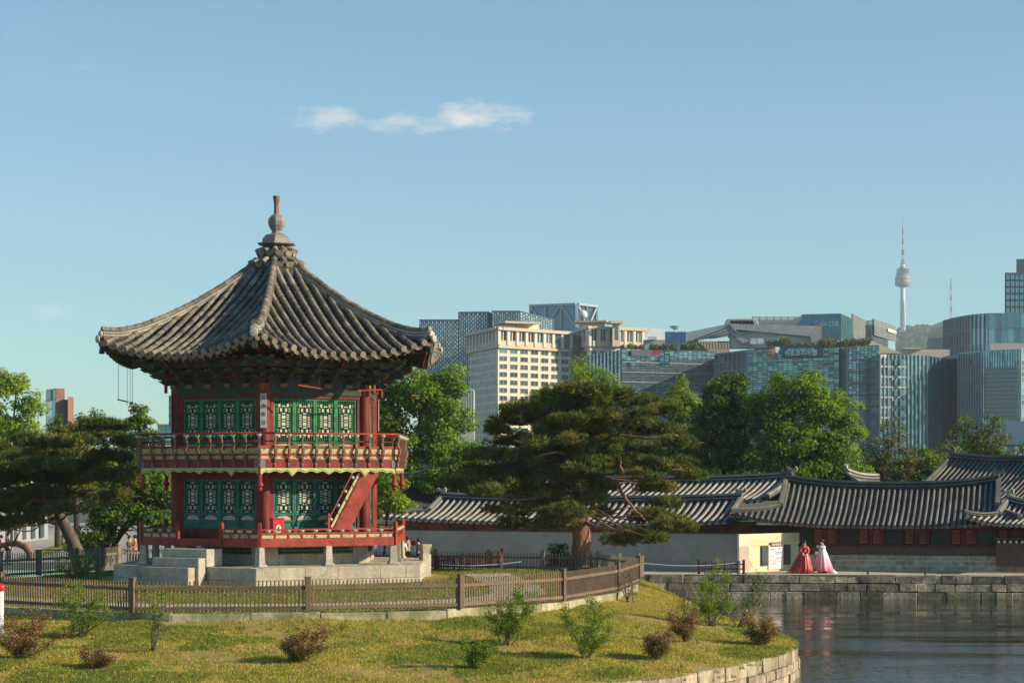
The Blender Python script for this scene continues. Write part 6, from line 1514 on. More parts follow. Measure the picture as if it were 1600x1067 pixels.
shrub('upright leafy shrub with long thin branches below the plank fence', 918, 1030, 84, 92, 'leafy', seed=12, n_stem=8)
shrub('many stemmed upright shrub on the shoulder of the slope at right', 1113, 978, 62, 88, 'leafy', seed=13, n_stem=11)
shrub('spreading twiggy shrub leaning over the water, right of the many stemmed one', 1156, 980, 70, 84, 'sparse', lean=.6, seed=14, n_stem=9)
shrub('bare thin twigs standing on the crest near the pond path', 1072, 960, 30, 70, 'twig', seed=15, n_stem=5)
shrub('small leafy sprig on the kerb below the plank fence corner', 985, 940, 70, 50, 'twig', seed=16, n_stem=6)
# low weeds along the kerb and path inside
def weeds(n, px0, px1, py0, py1, mat, h0, h1):
    P = []
    for _ in range(n):
        X, D, z = on_mound(random.uniform(px0, px1), random.uniform(py0, py1)); P.append((X, D, z)) if z > 1.0 else None
    P = np.array(P); P = np.repeat(P, 16, 0); P = P + RNG.normal(scale=.06, size=P.shape) * np.array([1, 1, 0])
    d = rdir(len(P)) * .5 + np.array([0, 0, 1]); s = np.cross(d, rdir(len(P))); s /= np.linalg.norm(s, axis=1)[:, None]; L = RNG.uniform(h0, h1, len(P))[:, None]
    V = np.stack([P - s * .012, P + s * .012, P + d * L], 1).reshape(-1, 3)
    obj('weeds', big_mesh('weeds', V, np.arange(len(V)).reshape(-1, 3), mat, tri=True), kind='stuff')
weeds(260, 0, 1200, 985, 1066, M['leaf_bright'], .05, .13)
weeds(90, 300, 1000, 965, 1000, M['blade_green'], .06, .16)
# ================================================================== CITY BEYOND THE PARK
def glass(name, col, rough=.12, orand=.35, irand=0, spec=.9, metal=.55):
    return pmat(name, col, rough=rough, var=.12, scale=.03, orand=orand, irand=irand, spec=spec, metal=metal)
M['gl_teal'] = glass('teal curtain glass', (.19, .36, .38), irand=.6, orand=0)
M['gl_blue'] = glass('blue curtain glass', (.2, .38, .44), irand=.45, orand=0)
M['gl_dark'] = glass('dark curtain glass', (.09, .16, .18), irand=.55, orand=0)
M['gl_win'] = glass('hotel window glass', (.12, .24, .26), orand=.45)
M['mull'] = pmat('metal mullion', (.36, .4, .41), rough=.5, var=.05, scale=.1)
M['mull_dark'] = pmat('dark mullion', (.07, .1, .12), rough=.5, var=.05, scale=.1)
M['louv'] = pmat('grey louvre', (.34, .36, .36), rough=.6, var=.08, scale=.1)
M['lime_st'] = pmat('beige limestone', (.66, .52, .37), (.6, .48, .34), rough=.85, var=.06, scale=.08)
M['lime_lt'] = pmat('pale limestone', (.76, .67, .54), (.7, .62, .5), rough=.85, var=.06, scale=.08)
M['concrete'] = pmat('pale concrete', (.5, .48, .44), rough=.85, var=.08, scale=.06)
M['bricktower'] = pmat('red brick tower', (.3, .15, .115), (.25, .12, .09), rough=.9, var=.1, scale=.3)
class Bld:
    """a building: local frame at its first corner; faces are vertical quads between plan points"""
    def __init__(s, name, label, org, cat='building'):
        s.o = Vector((org[0], org[1], GZ)); s.rt = thing(name, label, cat, s.o)
    def body(s, pts, z0, z1, mat, nm='body', inset=0):
        P = [Vector((p[0], p[1], 0)) - Vector((s.o.x, s.o.y, 0)) for p in pts]; a = sum((P[i].x * P[(i + 1) % len(P)].y - P[(i + 1) % len(P)].x * P[i].y) for i in range(len(P)))
        if a < 0: P = P[::-1]
        return MB().prism([(p.x, p.y, z0 - s.o.z) for p in P], (0, 0, z1 - z0)).build(nm, mat, s.rt)
    def fr(s, a, b):
        a = Vector((a[0] - s.o.x, a[1] - s.o.y)); b = Vector((b[0] - s.o.x, b[1] - s.o.y)); t = (b - a); L = t.length; t.normalize(); n = Vector((t.y, -t.x))
        if n.dot(Vector((-s.o.x, -s.o.y))) < 0: n = -n
        return a, t, n, L
    def windows(s, a, b, z0, z1, cols, rows, fw=.62, fh=.6, mat=None, name='window', rec=.25, frame=None, off=0):
        """separate recessed-looking windows: a proud surround with the pane behind it"""
        A, t, n, L = s.fr(a, b); cw = L / cols; rh = (z1 - z0) / rows; ang = atan2(t.y, t.x)
        w = cw * fw; h = rh * fh
        m = MB().box((0, 0, 0), (w, .1, h)).mesh(name, mat or M['gl_win'])
        fm = MB().box((0, 0, h / 2 + .06), (w + .2, .3, .12)).box((0, 0, -h / 2 - .06), (w + .2, .3, .12)).box((w / 2 + .05, 0, 0), (.1, .3, h)).box((-w / 2 - .05, 0, 0), (.1, .3, h)).box((0, 0, 0), (.12, .2, h)).mesh('frame', frame or M['lime_st'])
        for r in range(rows):
            for c in range(cols):
                p = A + t * (cw * (c + .5)) + n * (.06 + off); o = obj(name, m, s.rt, (p.x, p.y, z0 + rh * (r + .5) - s.o.z), ang)
                obj('frame', fm, o)
    def curtain(s, a, b, z0, z1, cols, rows, pane, mull, jit=.02, mw=.18, vm=True, hm=True, nm='panes', hw=None, hd=.25, vd=.3, off=.08, kind='stuff', lean=0):
        A, t, n, L = s.fr(a, b); cw = L / cols; rh = (z1 - z0) / rows; m = MB()
        for r in range(rows):
            for c in range(cols):
                j = random.uniform(-jit, jit); k = random.uniform(-jit, jit)
                p0 = A + t * (cw * c + .04) + n * (off + j); p1 = A + t * (cw * (c + 1) - .04) + n * (off - j); q = n * k
                za = z0 + rh * r + .04 - s.o.z; zb = z0 + rh * (r + 1) - .04 - s.o.z
                m.add([(p0.x, p0.y, za), (p1.x, p1.y, za), (p1.x + q.x, p1.y + q.y, zb), (p0.x + q.x, p0.y + q.y, zb)], [(0, 1, 2, 3)])
        m.build(nm, pane, s.rt, kind=kind if cols * rows > 1 else None)
        m = MB(); ang = atan2(t.y, t.x)
        if vm:
            for c in range(cols + 1):
                p = A + t * (cw * c) + n * (off + vd / 2); m.box((p.x, p.y, (z0 + z1) / 2 - s.o.z), (mw, vd, z1 - z0), rz=ang)
            m.build('mullions', mull, s.rt, kind='stuff')
        if hm:
            m = MB()
            for r in range(rows + 1):
                p = A + t * (L / 2) + n * (off + hd / 2 - .01); m.box((p.x, p.y, z0 + rh * r - s.o.z), (L, hd, hw or mw), rz=ang)
            m.build('transoms', mull, s.rt, kind='stuff')
    def slab(s, a, b, z0, z1, n0, n1, mat, nm, ext=0):
        A, t, n, L = s.fr(a, b); p = A + t * (L / 2) + n * ((n0 + n1) / 2)
        return MB().box((p.x, p.y, (z0 + z1) / 2 - s.o.z), (L + 2 * ext, abs(n1 - n0), z1 - z0), rz=atan2(t.y, t.x)).build(nm, mat, s.rt)
    def sign(s, a, b, f, z, txt, size, mat, nm='lettering', off=.6):
        A, t, n, L = s.fr(a, b); p = A + t * (L * f) + n * off; me = text_mesh(txt, size, .05, bold=size * .02); me.materials.append(mat)
        tt = t if t.x > 0 else -t
        return obj(nm, me, s.rt, mat=frame_mat((p.x, p.y, z - s.o.z), (tt.x, tt.y, 0), (0, 0, 1), (tt.y, -tt.x, 0)))
G2 = lambda px, d: (GXY(px, d), d)
SIGNW = pmat('white sign letters', (.92, .92, .9), rough=.5, var=.03); SIGNR = pmat('red sign letters', (.6, .03, .06), rough=.5, var=.03)
SIGNB = pmat('blue sign mark', (.05, .2, .5), rough=.5, var=.03); SIGNO = pmat('coral sign mark', (.8, .22, .1), rough=.5, var=.03)
# ---- beige hotel
D = 760
b = Bld('hotel_building', 'beige stone hotel block with rows of square windows and a glazed top storey', G2(780, D))
c0 = G2(732, 795); c1 = G2(778, D); c2 = G2(890, 785); c3 = G2(902, 800)
ztop = ZZ(541, D); zb = GZ
b.body([c0, c1, c2, (c2[0] + 12, 830), (c0[0] + 12, 840)], zb, ztop, M['lime_lt'])
fl = (ztop - ZZ(690, D)) / 12
b.windows(c1, c2, ZZ(690, D), ztop, 7, 12, .66, .56)
b.windows(c0, c1, ZZ(690, D), ztop, 10, 12, .5, .56)
zc = ZZ(541, D); zt = ZZ(511, D)
b.body([(c0[0] + 1, c0[1] + 2), (c1[0] + .5, c1[1] + 1.6), (c2[0] + 3, c2[1] + 1.5), (c2[0] + 12, 830), (c0[0] + 12, 840)], zc, zt - 1, M['gl_win'], 'glazed_storey')
for A_, B_, n_ in ((c0, c1, 9), (c1, c2, 8)):
    b.slab(A_, B_, zc - .6, zc + .3, -1, 1.0, M['lime_st'], 'cornice', .6); b.slab(A_, B_, zt - 1.1, zt, -2, 1.6, M['lime_st'], 'roof_slab', 1.2)
    b.slab(A_, B_, zc + .3, zc + 2.2, -.5, .5, M['lime_st'], 'parapet')
    A, t, n, L = b.fr(A_, B_)
    for i in range(n_ + 1):
        p = A + t * (L * i / n_) + n * .4; MB().box((p.x, p.y, (zc + zt) / 2 - GZ), (1.3 if n_ == 8 else .9, 1.0, zt - zc - 1.1), rz=atan2(t.y, t.x)).build('pier', M['lime_lt'], b.rt)
        if i < n_:
            p = A + t * (L * (i + .5) / n_) + n * .2; MB().box((p.x, p.y, (zc + zt) / 2 - GZ), (.3, .5, zt - zc - 1.1), rz=atan2(t.y, t.x)).build('window_bar', M['lime_lt'], b.rt)
p0 = G2(806, D + 12); p1 = G2(842, D + 18)
b.body([p0, p1, (p1[0], 800), (p0[0], 800)], zt, ZZ(501, D), M['lime_lt'], 'roof_block'); b.slab(G2(786, D + 6), G2(842, D + 12), ZZ(503, D), ZZ(500, D), -8, 2, M['lime_st'], 'roof_block_slab')
# right wing of the hotel
D2 = 778
b = Bld('hotel_wing', 'beige hotel wing with tall top windows and stepped roof, right of the main hotel block', G2(920, D2))
w0 = G2(900, 803); w1 = G2(920, D2); w2 = G2(1003, 790)
b.body([w0, w1, w2, (w2[0] + 4, 840), (w0[0], 840)], GZ, ZZ(541, D2), M['lime_lt'])
b.body([(w0[0] + 1, w0[1] + 1), (w1[0] + .5, w1[1] + 2), (w2[0], w2[1] + 2), (w2[0] + 4, 840), (w0[0] + 1, 840)], ZZ(541, D2), ZZ(513, D2), M['gl_win'], 'glazed_storey')
b.windows(w0, w1, ZZ(690, D2), ZZ(545, D2), 2, 12, .5, .56)
b.windows(w1, w2, ZZ(690, D2), ZZ(545, D2), 6, 12, .6, .56)
for A_, B_, n_ in ((w0, w1, 3), (w1, w2, 6)):
    b.slab(A_, B_, ZZ(541, D2), ZZ(532, D2), -.5, .8, M['lime_st'], 'parapet', .4); b.slab(A_, B_, ZZ(514, D2), ZZ(509.5, D2), -2, 1.5, M['lime_st'], 'roof_slab', 1.2)
    A, t, n, L = b.fr(A_, B_)
    for i in range(n_ + 1):
        p = A + t * (L * i / n_) + n * .5; MB().box((p.x, p.y, (ZZ(541, D2) + ZZ(514, D2)) / 2 - GZ), (1.1, 1.1, ZZ(514, D2) - ZZ(541, D2)), rz=atan2(t.y, t.x)).build('pier', M['lime_lt'], b.rt)
        if i < n_: p = A + t * (L * (i + .5) / n_) + n * .2; MB().box((p.x, p.y, (ZZ(541, D2) + ZZ(514, D2)) / 2 - GZ), (.25, .4, ZZ(514, D2) - ZZ(541, D2)), rz=atan2(t.y, t.x)).build('window_bar', M['lime_lt'], b.rt)
b.body([G2(905, 792), G2(945, 790), (G2(945, 820)), (G2(905, 820))], ZZ(511, D2), ZZ(500, D2), M['lime_lt'], 'roof_block'); b.slab(G2(898, 788), G2(948, 786), ZZ(501, D2), ZZ(498, D2), -8, 1, M['lime_st'], 'roof_block_slab')
b.body([G2(957, 777), G2(969, 778), G2(969, 798), G2(957, 798)], ZZ(541, D2), ZZ(504, D2), M['lime_st'], 'tower_bay'); b.slab(G2(953, 776), G2(973, 777), ZZ(506, D2), ZZ(502, D2), -6, 1.5, M['lime_st'], 'bay_cap')
b.slab(G2(960, 776), G2(966, 776), ZZ(532, D2), ZZ(508, D2), 0, .4, M['gl_win'], 'bay_window')
# ---- dark lattice tower
D = 820
b = Bld('lattice_building', 'dark blue office building with a honeycomb lattice facade behind the beige hotel', G2(716, D))
def lattice(b, a, bb, z0, z1, cols, rows, pane, fr_, nm='lattice'):
    A, t, n, L = b.fr(a, bb); ang = atan2(t.y, t.x); cw = L / cols; rh = (z1 - z0) / rows; m = MB(); g_ = MB()
    for c in range(cols):
        for r in range(rows):
            sh = .5 * (c % 2); zc_ = z0 + rh * (r + .5 + sh * .9) - b.o.z
            if zc_ + b.o.z > z1 - .3: continue
            p = A + t * (cw * (c + .5)) + n * .15
            g_.box((p.x, p.y, zc_), (cw * .52, .1, rh * .66), rz=ang)
    g_.build('panes', pane, b.rt, kind='stuff')
b.body([G2(655, D), G2(716, D), G2(720, 860), G2(655, 860)], GZ, ZZ(499, D), M['mull_dark'])
b.body([G2(716, D), G2(763, D - 1), G2(768, D + 6), G2(866, 860), G2(866, 900), G2(720, 900)], GZ, ZZ(487, D), M['mull_dark'], 'tower')
M['gl_cell'] = glass('pale blue cell glass', (.42, .6, .66), irand=.3, orand=0, metal=.3)
lattice(b, G2(655, D), G2(716, D), GZ + 10, ZZ(501, D), 19, 34, M['gl_cell'], M['mull_dark'])
lattice(b, G2(717, D), G2(762, D - 1), GZ + 10, ZZ(489, D), 13, 38, M['gl_cell'], M['mull_dark'])
b.body([G2(768, D - 2), G2(812, D - 2), G2(866, 862), G2(866, 880), G2(770, 860)], ZZ(520, D), ZZ(486, D), M['mull_dark'], 'upper_block')
lattice(b, G2(769, D - 2), G2(812, D - 2), ZZ(520, D), ZZ(488, D), 12, 7, M['gl_cell'], M['mull_dark'])
lattice(b, G2(812, D - 2), G2(866, 862), ZZ(520, D), ZZ(488, D), 14, 7, M['gl_cell'], M['mull_dark'])
b.rt['label'] = 'dark blue office building with a honeycomb lattice facade behind the beige hotel'
# ---- blue block with white diagonal trusses
D = 1000
b = Bld('truss_building', 'blue glass roof block framed by pale diagonal trusses above the beige hotel', G2(830, D))
q0, q1, q2 = G2(829, D + 10), G2(901, D), G2(931, D + 14)
b.body([q0, q1, q2, (q2[0], 1050), (q0[0], 1050)], GZ, ZZ(475, D), glass('deep blue glass', (.06, .16, .26), irand=0, orand=0))
tr = pmat('pale steel truss', (.45, .48, .5), rough=.5, var=.05)
for (A_, B_, n_) in ((q0, q1, 3), (q1, q2, 2)):
    A, t, n, L = b.fr(A_, B_); za, zb2 = ZZ(512, D) - GZ, ZZ(475, D) - GZ
    for i in range(n_ + 1):
        p = A + t * (L * i / n_) + n * .5; MB().box((p.x, p.y, (za + zb2) / 2), (.9, .9, zb2 - za)).build('column', tr, b.rt)
    for i in range(n_):
        p = A + t * (L * i / n_) + n * .5; q = A + t * (L * (i + 1) / n_) + n * .5
        a_, b_ = (za, zb2) if i % 2 else (zb2, za)
        MB().beam((p.x, p.y, a_), (q.x, q.y, b_), .9, .9).build('brace', tr, b.rt)
    b.slab(A_, B_, ZZ(477, D), ZZ(473.5, D), -4, 1.5, tr, 'top_chord')
MB().sph((GXY(910, D) - b.o.x, D - 6 - b.o.y, ZZ(493, D) - GZ), 2.2, 12, 8).build('dome', M['white'], b.rt, smooth=True)
# ---- small white block by the hotel
b = Bld('white_block', 'small white ribbed building between the green tree and the beige hotel', G2(714, 500))
b.body([G2(716, 500), G2(741, 500), G2(742, 520), G2(716, 520)], GZ, ZZ(608, 500), M['concrete'])
for i in range(7): b.slab(G2(717 + i * 3.7, 500), G2(718.3 + i * 3.7, 500), ZZ(660, 500), ZZ(610, 500), 0, .5, M['white'], 'rib')
# ---- glass block with Korean newspaper sign
D = 640
b = Bld('glass_block', 'blue green glass office block with white Korean lettering and a red mark', G2(972, D))
g0, g1, g2_ = G2(920, 668), G2(971, D), G2(1118, 655)
b.body([g0, g1, g2_, (g2_[0], 700), (g0[0], 700)], GZ, ZZ(546, D), M['mull_dark'])
b.curtain(g1, g2_, ZZ(700, D), ZZ(545, D), 20, 56, M['gl_teal'], M['mull_dark'], hm=True, mw=.1, hw=.16, hd=.3, vd=.12)
b.curtain(g0, g1, ZZ(700, D), ZZ(546.5, D), 9, 56, M['gl_blue'], M['mull_dark'], hm=False, mw=.16)
for k in range(10): b.slab(g1, g2_, ZZ(566 + k * 15.5, D), ZZ(565 + k * 15.5, D), .1, .55, M['mull'], 'floor_band')
b.slab(G2(985, D + 1), G2(1017, D + 4), ZZ(556, D), ZZ(547, D), .5, .7, M['mull_dark'], 'sign_backing'); b.sign(g1, g2_, .2, ZZ(551.5, D), '서울경제', 1.45, SIGNW, off=.9); b.slab(G2(1018, D), G2(1031, D), ZZ(554, D), ZZ(547.5, D), .9, 1.1, SIGNR, 'red_sign'); b.sign(g1, g2_, .415, ZZ(548.5, D), 'TV', .9, SIGNW)
def planting(b, px0, px1, d, py, n, r0, r1, nm='roof_planting'):
    P = []
    for i in range(n):
        px = random.uniform(px0, px1); r = random.uniform(r0, r1); c = np.array([GXY(px, d) - b.o.x, d - b.o.y + random.uniform(-1, 1), ZZ(py, d) - b.o.z + r * .5]); k = 70
        P.append(c + rdir(k) * np.array([1, 1, .9]) * r * RNG.uniform(.3, 1, k)[:, None])
    P = np.concatenate(P); ms = ['leaf_olive', 'leaf_mid', 'azalea']
    obj(nm, crown_mesh(nm, leaf_quads(P, rdir(len(P)) + np.array([0, -.3, .4]), .9), [M[m] for m in ms], RNG.integers(0, 3, len(P))), b.rt, kind='stuff')
planting(b, 972, 1100, 645, 545, 26, .5, 1.5)
# ---- roofs behind: blue slatted box, dish, sloping steel roof
D = 700
b = Bld('roof_house', 'low white rooftop building with plants between the hotel and the blue slatted box', G2(1008, D))
b.body([G2(1005, D), G2(1048, D), G2(1048, 720), G2(1005, 720)], GZ, ZZ(531, D), M['concrete']); b.body([G2(1012, D - 1), G2(1026, D - 1), G2(1026, 715), G2(1012, 715)], ZZ(531, D), ZZ(526, D), M['white'], 'roof_box')
b = Bld('pale_glass_block', 'pale glass building far behind, right of the hotel wing', G2(1006, 1200)); b.body([G2(1004, 1200), G2(1040, 1220), G2(1040, 1260), G2(1004, 1260)], GZ, ZZ(511, 1200), pmat('pale grey glass', (.35, .42, .43), rough=.4, var=.1, scale=.05))
b = Bld('slatted_box', 'blue vertical slatted rooftop box with a white satellite dish', G2(1039, D - 20))
for i in range(16): b.slab(G2(1039 + i * 2.1, 678), G2(1040.3 + i * 2.1, 678), ZZ(536, 678), ZZ(518, 678), 0, .5, pmat('bright blue slat', (.03, .14, .36), rough=.4, var=.2, scale=.5, orand=.3), 'slat')
b.body([G2(1039, 680), G2(1072, 680), G2(1073, 690), G2(1039, 690)], ZZ(560, 678), ZZ(518.5, 678), pmat('blue grey panel', (.12, .2, .3), rough=.6, var=.1))
MB().lathe([(.1, 0), (1.2, .5), (1.9, 1.3)], 14, cap=False).build('satellite_dish', M['white'], b.rt, (3.5, 3, ZZ(514, 678) - GZ)); MB().tube([(3.5, 3, ZZ(519, 678) - GZ), (3.5, 3, ZZ(513, 678) - GZ)], .25, 6).build('dish_mast', M['white'], b.rt)
b = Bld('steel_roof_hall', 'grey steel hall with a long sloping louvred roof above the glass blocks', G2(1140, 690))
z_ = lambda py: ZZ(py, 690) - GZ; X_ = lambda px: GXY(px, 690) - b.o.x
stl = pmat('grey steel sheet', (.36, .37, .37), (.28, .29, .3), rough=.55, var=.12, scale=.2)
MB().prism([(X_(1073), 0, z_(519)), (X_(1138), 0, z_(506)), (X_(1172), 0, z_(534)), (X_(1160), 0, z_(536)), (X_(1136), 0, z_(516)), (X_(1073), 0, z_(536))], (0, 14, 0)).build('roof_wedge', stl, b.rt)
for i in range(7): MB().beam((X_(1078 + i * 6), -.5, z_(532 - i * .6)), (X_(1138), -.5, z_(509 + i * 2.6)), .3, .5).build('louvre', M['mull_dark'] if i % 2 else M['louv'], b.rt)
MB().prism([(X_(1138), -1, z_(506)), (X_(1283), -1, z_(510)), (X_(1283), -1, z_(541)), (X_(1266), -1, z_(541)), (X_(1266), -1, z_(526)), (X_(1150), -1, z_(515)), (X_(1150), -1, z_(520))][::-1], (0, 12, 0)).build('roof_frame', stl, b.rt)
MB().box((X_(1205), 6, z_(530)), (X_(1266) - X_(1145), 8, z_(520) - z_(545))).build('hall_body', M['white'], b.rt)
for i in range(8): MB().box((X_(1146 + i * 4.4), 1.4, z_(531)), (.35, .5, z_(520) - z_(543))).build('white_fin', M['white'], b.rt)
for i in range(7): MB().lathe([(1.6, -.3), (1.8, 0), (1.5, .3)], 12).build('fan_housing', stl, b.rt, mat=Matrix.Translation((X_(1142 + i * 6), 2, z_(505.5))) @ Matrix.Rotation(pi / 2, 4, 'X'))
MB().box((X_(1182), -1, z_(533.5)), (4.5, .3, 1.8)).build('wall_art', pmat('mixed wall picture', (.05, .3, .45), (.7, .68, .6), rough=.6, var=.2, scale=1.2), b.rt)
planting(b, 1202, 1232, 684, 541, 16, 1.2, 2.6); planting(b, 1245, 1275, 684, 543, 12, .8, 1.8); planting(b, 1282, 1355, 684, 541, 34, .8, 2.0); planting(b, 1352, 1360, 684, 541, 4, 2, 2.6)
b = Bld('pale_roof_terrace', 'pale ribbed rooftop wall under the sloping steel roof', G2(1052, 700)); b.body([G2(1048, 706), G2(1140, 706), G2(1140, 716), G2(1048, 716)], GZ, ZZ(533, 706), pmat('pale ribbed wall', (.6, .57, .52), rough=.8, var=.06, scale=.3))
for i in range(14): b.slab(G2(1076 + i * 4.6, 704), G2(1077 + i * 4.6, 704), ZZ(546, 704), ZZ(534, 704), 0, .4, M['mull'], 'fin')
# ---- louvred glass block with arts lab sign
D = 600
b = Bld('louvred_block', 'glass block with horizontal louvres and a white arts lab sign, right of the newspaper block', G2(1290, D))
k0, k1, k2, k3, k4 = G2(1118, 630), G2(1168, 610), G2(1185, 606), G2(1311, D), G2(1326, D - 4)
k5 = G2(1375, D - 10)
b.body([k0, k1, k3, k4, k5, G2(1376, 660), G2(1118, 660)], GZ, ZZ(543, D), M['gl_dark'])
b.curtain(k1, k3, ZZ(700, D), ZZ(543.5, D), 18, 42, M['gl_teal'], M['louv'], mw=.1, hw=.14, hd=.6, vd=.15, jit=.03)
b.curtain(k4, k5, ZZ(720, D), ZZ(543, D), 8, 46, M['gl_teal'], M['louv'], mw=.1, hw=.16, hd=.6, vd=.15, jit=.03)
b.curtain(k0, k1, ZZ(700, D), ZZ(545, D), 7, 11, M['gl_dark'], M['mull'], mw=.12)
for k in range(8): b.slab(k1, k3, ZZ(563.5 + k * 18, D), ZZ(562 + k * 18, D), .3, 1.0, M['mull'], 'floor_band'); b.slab(k4, k5, ZZ(563.5 + k * 18, D), ZZ(562 + k * 18, D), .3, 1.0, M['mull'], 'floor_band')
b.slab(G2(1206, D), G2(1262, D), ZZ(556, D), ZZ(541.5, D), 4.9, 5.2, M['mull_dark'], 'sign_backing') if False else None
A, t, n, L = b.fr(k1, k3); p = A + t * (L * .6) + n * 1.3; MB().box((0, 0, 0), (11.5, .1, 3.6)).build('sign_backing', M['mull_dark'], b.rt, (p.x, p.y, ZZ(548.6, D) - GZ), atan2(t.y, t.x))
b.sign(k1, k3, .6, ZZ(545.5, D), 'ARTS KOREA LAB', 1.0, SIGNW, off=1.7); b.sign(k1, k3, .6, ZZ(551.5, D), '아트코리아랩', 1.7, SIGNW, off=1.7)
for dx, dz, mt_ in ((0, 0, SIGNO), (1.35, .55, SIGNW), (2.6, 0, SIGNB)):
    A, t, n, L = b.fr(k1, k3); p = A + t * (L * .29 + dx) + n * 1.2
    m = MB(); m.prism([(1.0 * cos(q), 0, 1.0 * sin(q)) for q in np.linspace(0, 2 * pi, 6, endpoint=False)], (0, -.1, 0)); m.build('sign_hexagon', mt_, b.rt, (p.x, p.y - dx * .05, ZZ(548, D) + dz - GZ))
# ---- teal sign box with grey louvred wings
D = 700
b = Bld('construction_tower', 'teal glass rooftop block with construction company sign between grey louvred screens', G2(1313, D))
t0, t1, t2 = G2(1253, D + 4), G2(1313, D), G2(1331, D + 24)
b.body([t0, t1, t2, (t2[0], 745), (t0[0], 745)], GZ, ZZ(491, D), M['mull_dark'])
tg = glass('bright teal glass', (.035, .25, .36), irand=.15, orand=0, metal=.2)
b.curtain(t0, t1, ZZ(560, D), ZZ(490, D), 14, 18, tg, M['mull_dark'], mw=.08, hw=.08, vd=.1, hd=.1)
b.curtain(t1, t2, ZZ(560, D), ZZ(490, D), 7, 18, glass('green teal glass', (.08, .3, .3), irand=.2, orand=0, metal=.2), M['mull_dark'], mw=.08, hw=.08, vd=.1, hd=.1)
b.sign(t0, t1, .72, ZZ(506, D), 'GS 건설', 1.9, pmat('pale blue letters', (.5, .68, .75), rough=.5, var=.03), off=.5)
A, t, n, L = b.fr(t0, t1); p = A + t * (L * .45) + n * .5
MB().prism([(1.6 * cos(q), 0, 1.1 * sin(q)) for q in np.linspace(0, pi, 8)], (0, -.1, 0)).build('sign_mark', SIGNB, b.rt, (p.x, p.y, ZZ(505, D) - GZ)); MB().prism([(1.5 * cos(q), 0, .7 * sin(q)) for q in np.linspace(pi, 2 * pi, 8)], (0, -.1, 0)).build('sign_mark', SIGNO, b.rt, (p.x, p.y, ZZ(505.8, D) - GZ))
def louvres(b, a, bb, z0, z1, n, mat, nm='louvre', verts=5, w=.55):
    for i in range(n): zq = z0 + (z1 - z0) * (i + .5) / n; b.slab(a, bb, zq - (z1 - z0) / n * w / 2, zq + (z1 - z0) / n * w / 2, 0, .5, mat, nm)
    A, t, n_, L = b.fr(a, bb)
    for i in range(verts + 1): p = A + t * (L * i / verts); MB().box((p.x, p.y, (z0 + z1) / 2 - b.o.z), (.35, .35, z1 - z0)).build('upright', mat, b.rt)
louvres(b, G2(1176, D + 4), G2(1253, D + 4), ZZ(509, D), ZZ(493, D), 8, M['louv'], verts=7)
b.body([G2(1178, D + 12), G2(1253, D + 12), G2(1253, 745), G2(1178, 745)], GZ, ZZ(496, D), pmat('grey roof plant', (.2, .22, .23), rough=.8, var=.2, scale=.15), 'plant_room')
louvres(b, t2, G2(1350, D + 50), ZZ(530, D + 30), ZZ(492, D + 30), 16, M['louv'], verts=4); b.body([(t2[0] + .5, t2[1] + 3), G2(1348, D + 52), G2(1348, 790), (t2[0] + .5, 760)], GZ, ZZ(512, D), M['mull_dark'], 'plant_room')
b = Bld('louvred_roof_block', 'separate grey louvred rooftop block right of the teal sign block', G2(1350, 760))
b.body([G2(1352, 762), G2(1364, 758), G2(1397, 790), G2(1397, 820), G2(1352, 820)], GZ, ZZ(508, 760), M['mull_dark'])
louvres(b, G2(1348, 762), G2(1364, 756), ZZ(530, 760), ZZ(501, 760), 11, M['louv'], verts=2); louvres(b, G2(1364, 756), G2(1398, 792), ZZ(528, 770), ZZ(502, 770), 11, M['louv'], verts=5)
b.slab(G2(1384, 776), G2(1397, 790), ZZ(518, 776), ZZ(513, 776), .6, .9, M['white'], 'sign_panel'); b.body([G2(1382, 776), G2(1399, 790), G2(1399, 800), G2(1382, 800)], GZ, ZZ(530, 776), M['gl_cell'], 'lower_glass')
# ---- hip roof
b = Bld('hip_roof_building', 'building with a pale olive hipped roof beside the glass tower', G2(1360, 640))
rfm_ = pmat('pale olive roof', (.34, .33, .2), rough=.8, var=.06, scale=.1); zr0, zr1 = ZZ(552, 640) - GZ, ZZ(529, 640) - GZ
x0, x1, xm = GXY(1352, 640) - b.o.x, GXY(1408, 640) - b.o.x, GXY(1370, 640) - b.o.x
MB().add([(x0, 0, zr0), (x1, 0, zr0), (x1, 18, zr0), (x0, 18, zr0), (xm, 9, zr1)], [(0, 1, 4), (1, 2, 4), (2, 3, 4), (3, 0, 4)]).build('roof', rfm_, b.rt)
b.body([G2(1354, 641), G2(1406, 641), G2(1406, 655), G2(1354, 655)], GZ, ZZ(552, 640), M['concrete'])
# ---- glass tower with dark shaded part
D = 560
b = Bld('glass_tower', 'teal glass tower with vertical fins in front of the mountain, left of the blue tower', G2(1375, D))
m0, m1, m2 = G2(1374, D), G2(1447, D + 6), G2(1497, D + 30)
b.body([m0, m1, m2, (m2[0], 640), (m0[0], 640)], GZ, ZZ(553.5, D), M['gl_dark'])
b.curtain(m0, m1, ZZ(740, D), ZZ(553.5, D), 12, 24, M['gl_teal'], M['mull'], mw=.14, hm=False, vd=.5); b.curtain(m1, m2, ZZ(740, D), ZZ(554.5, D), 9, 24, glass('mid teal glass', (.06, .2, .24), irand=.15, orand=0, metal=0), M['mull_dark'], mw=.14, hm=False, vd=.5)
for k in range(11): b.slab(m0, G2(1415, D + 3), ZZ(574 + k * 16, D), ZZ(571 + k * 16, D), .1, .35, M['mull'], 'spandrel')
for i in range(3):
    for r in range(9): b.slab(G2(1388 + i * 9, D + 1), G2(1394 + i * 9, D + 1.5), ZZ(570 + r * 16, D), ZZ(561 + r * 16, D), .12, .22, M['gl_dark'], 'pane')
b.sign(m0, m1, .06, ZZ(557, D), '구청', 1.1, SIGNW)
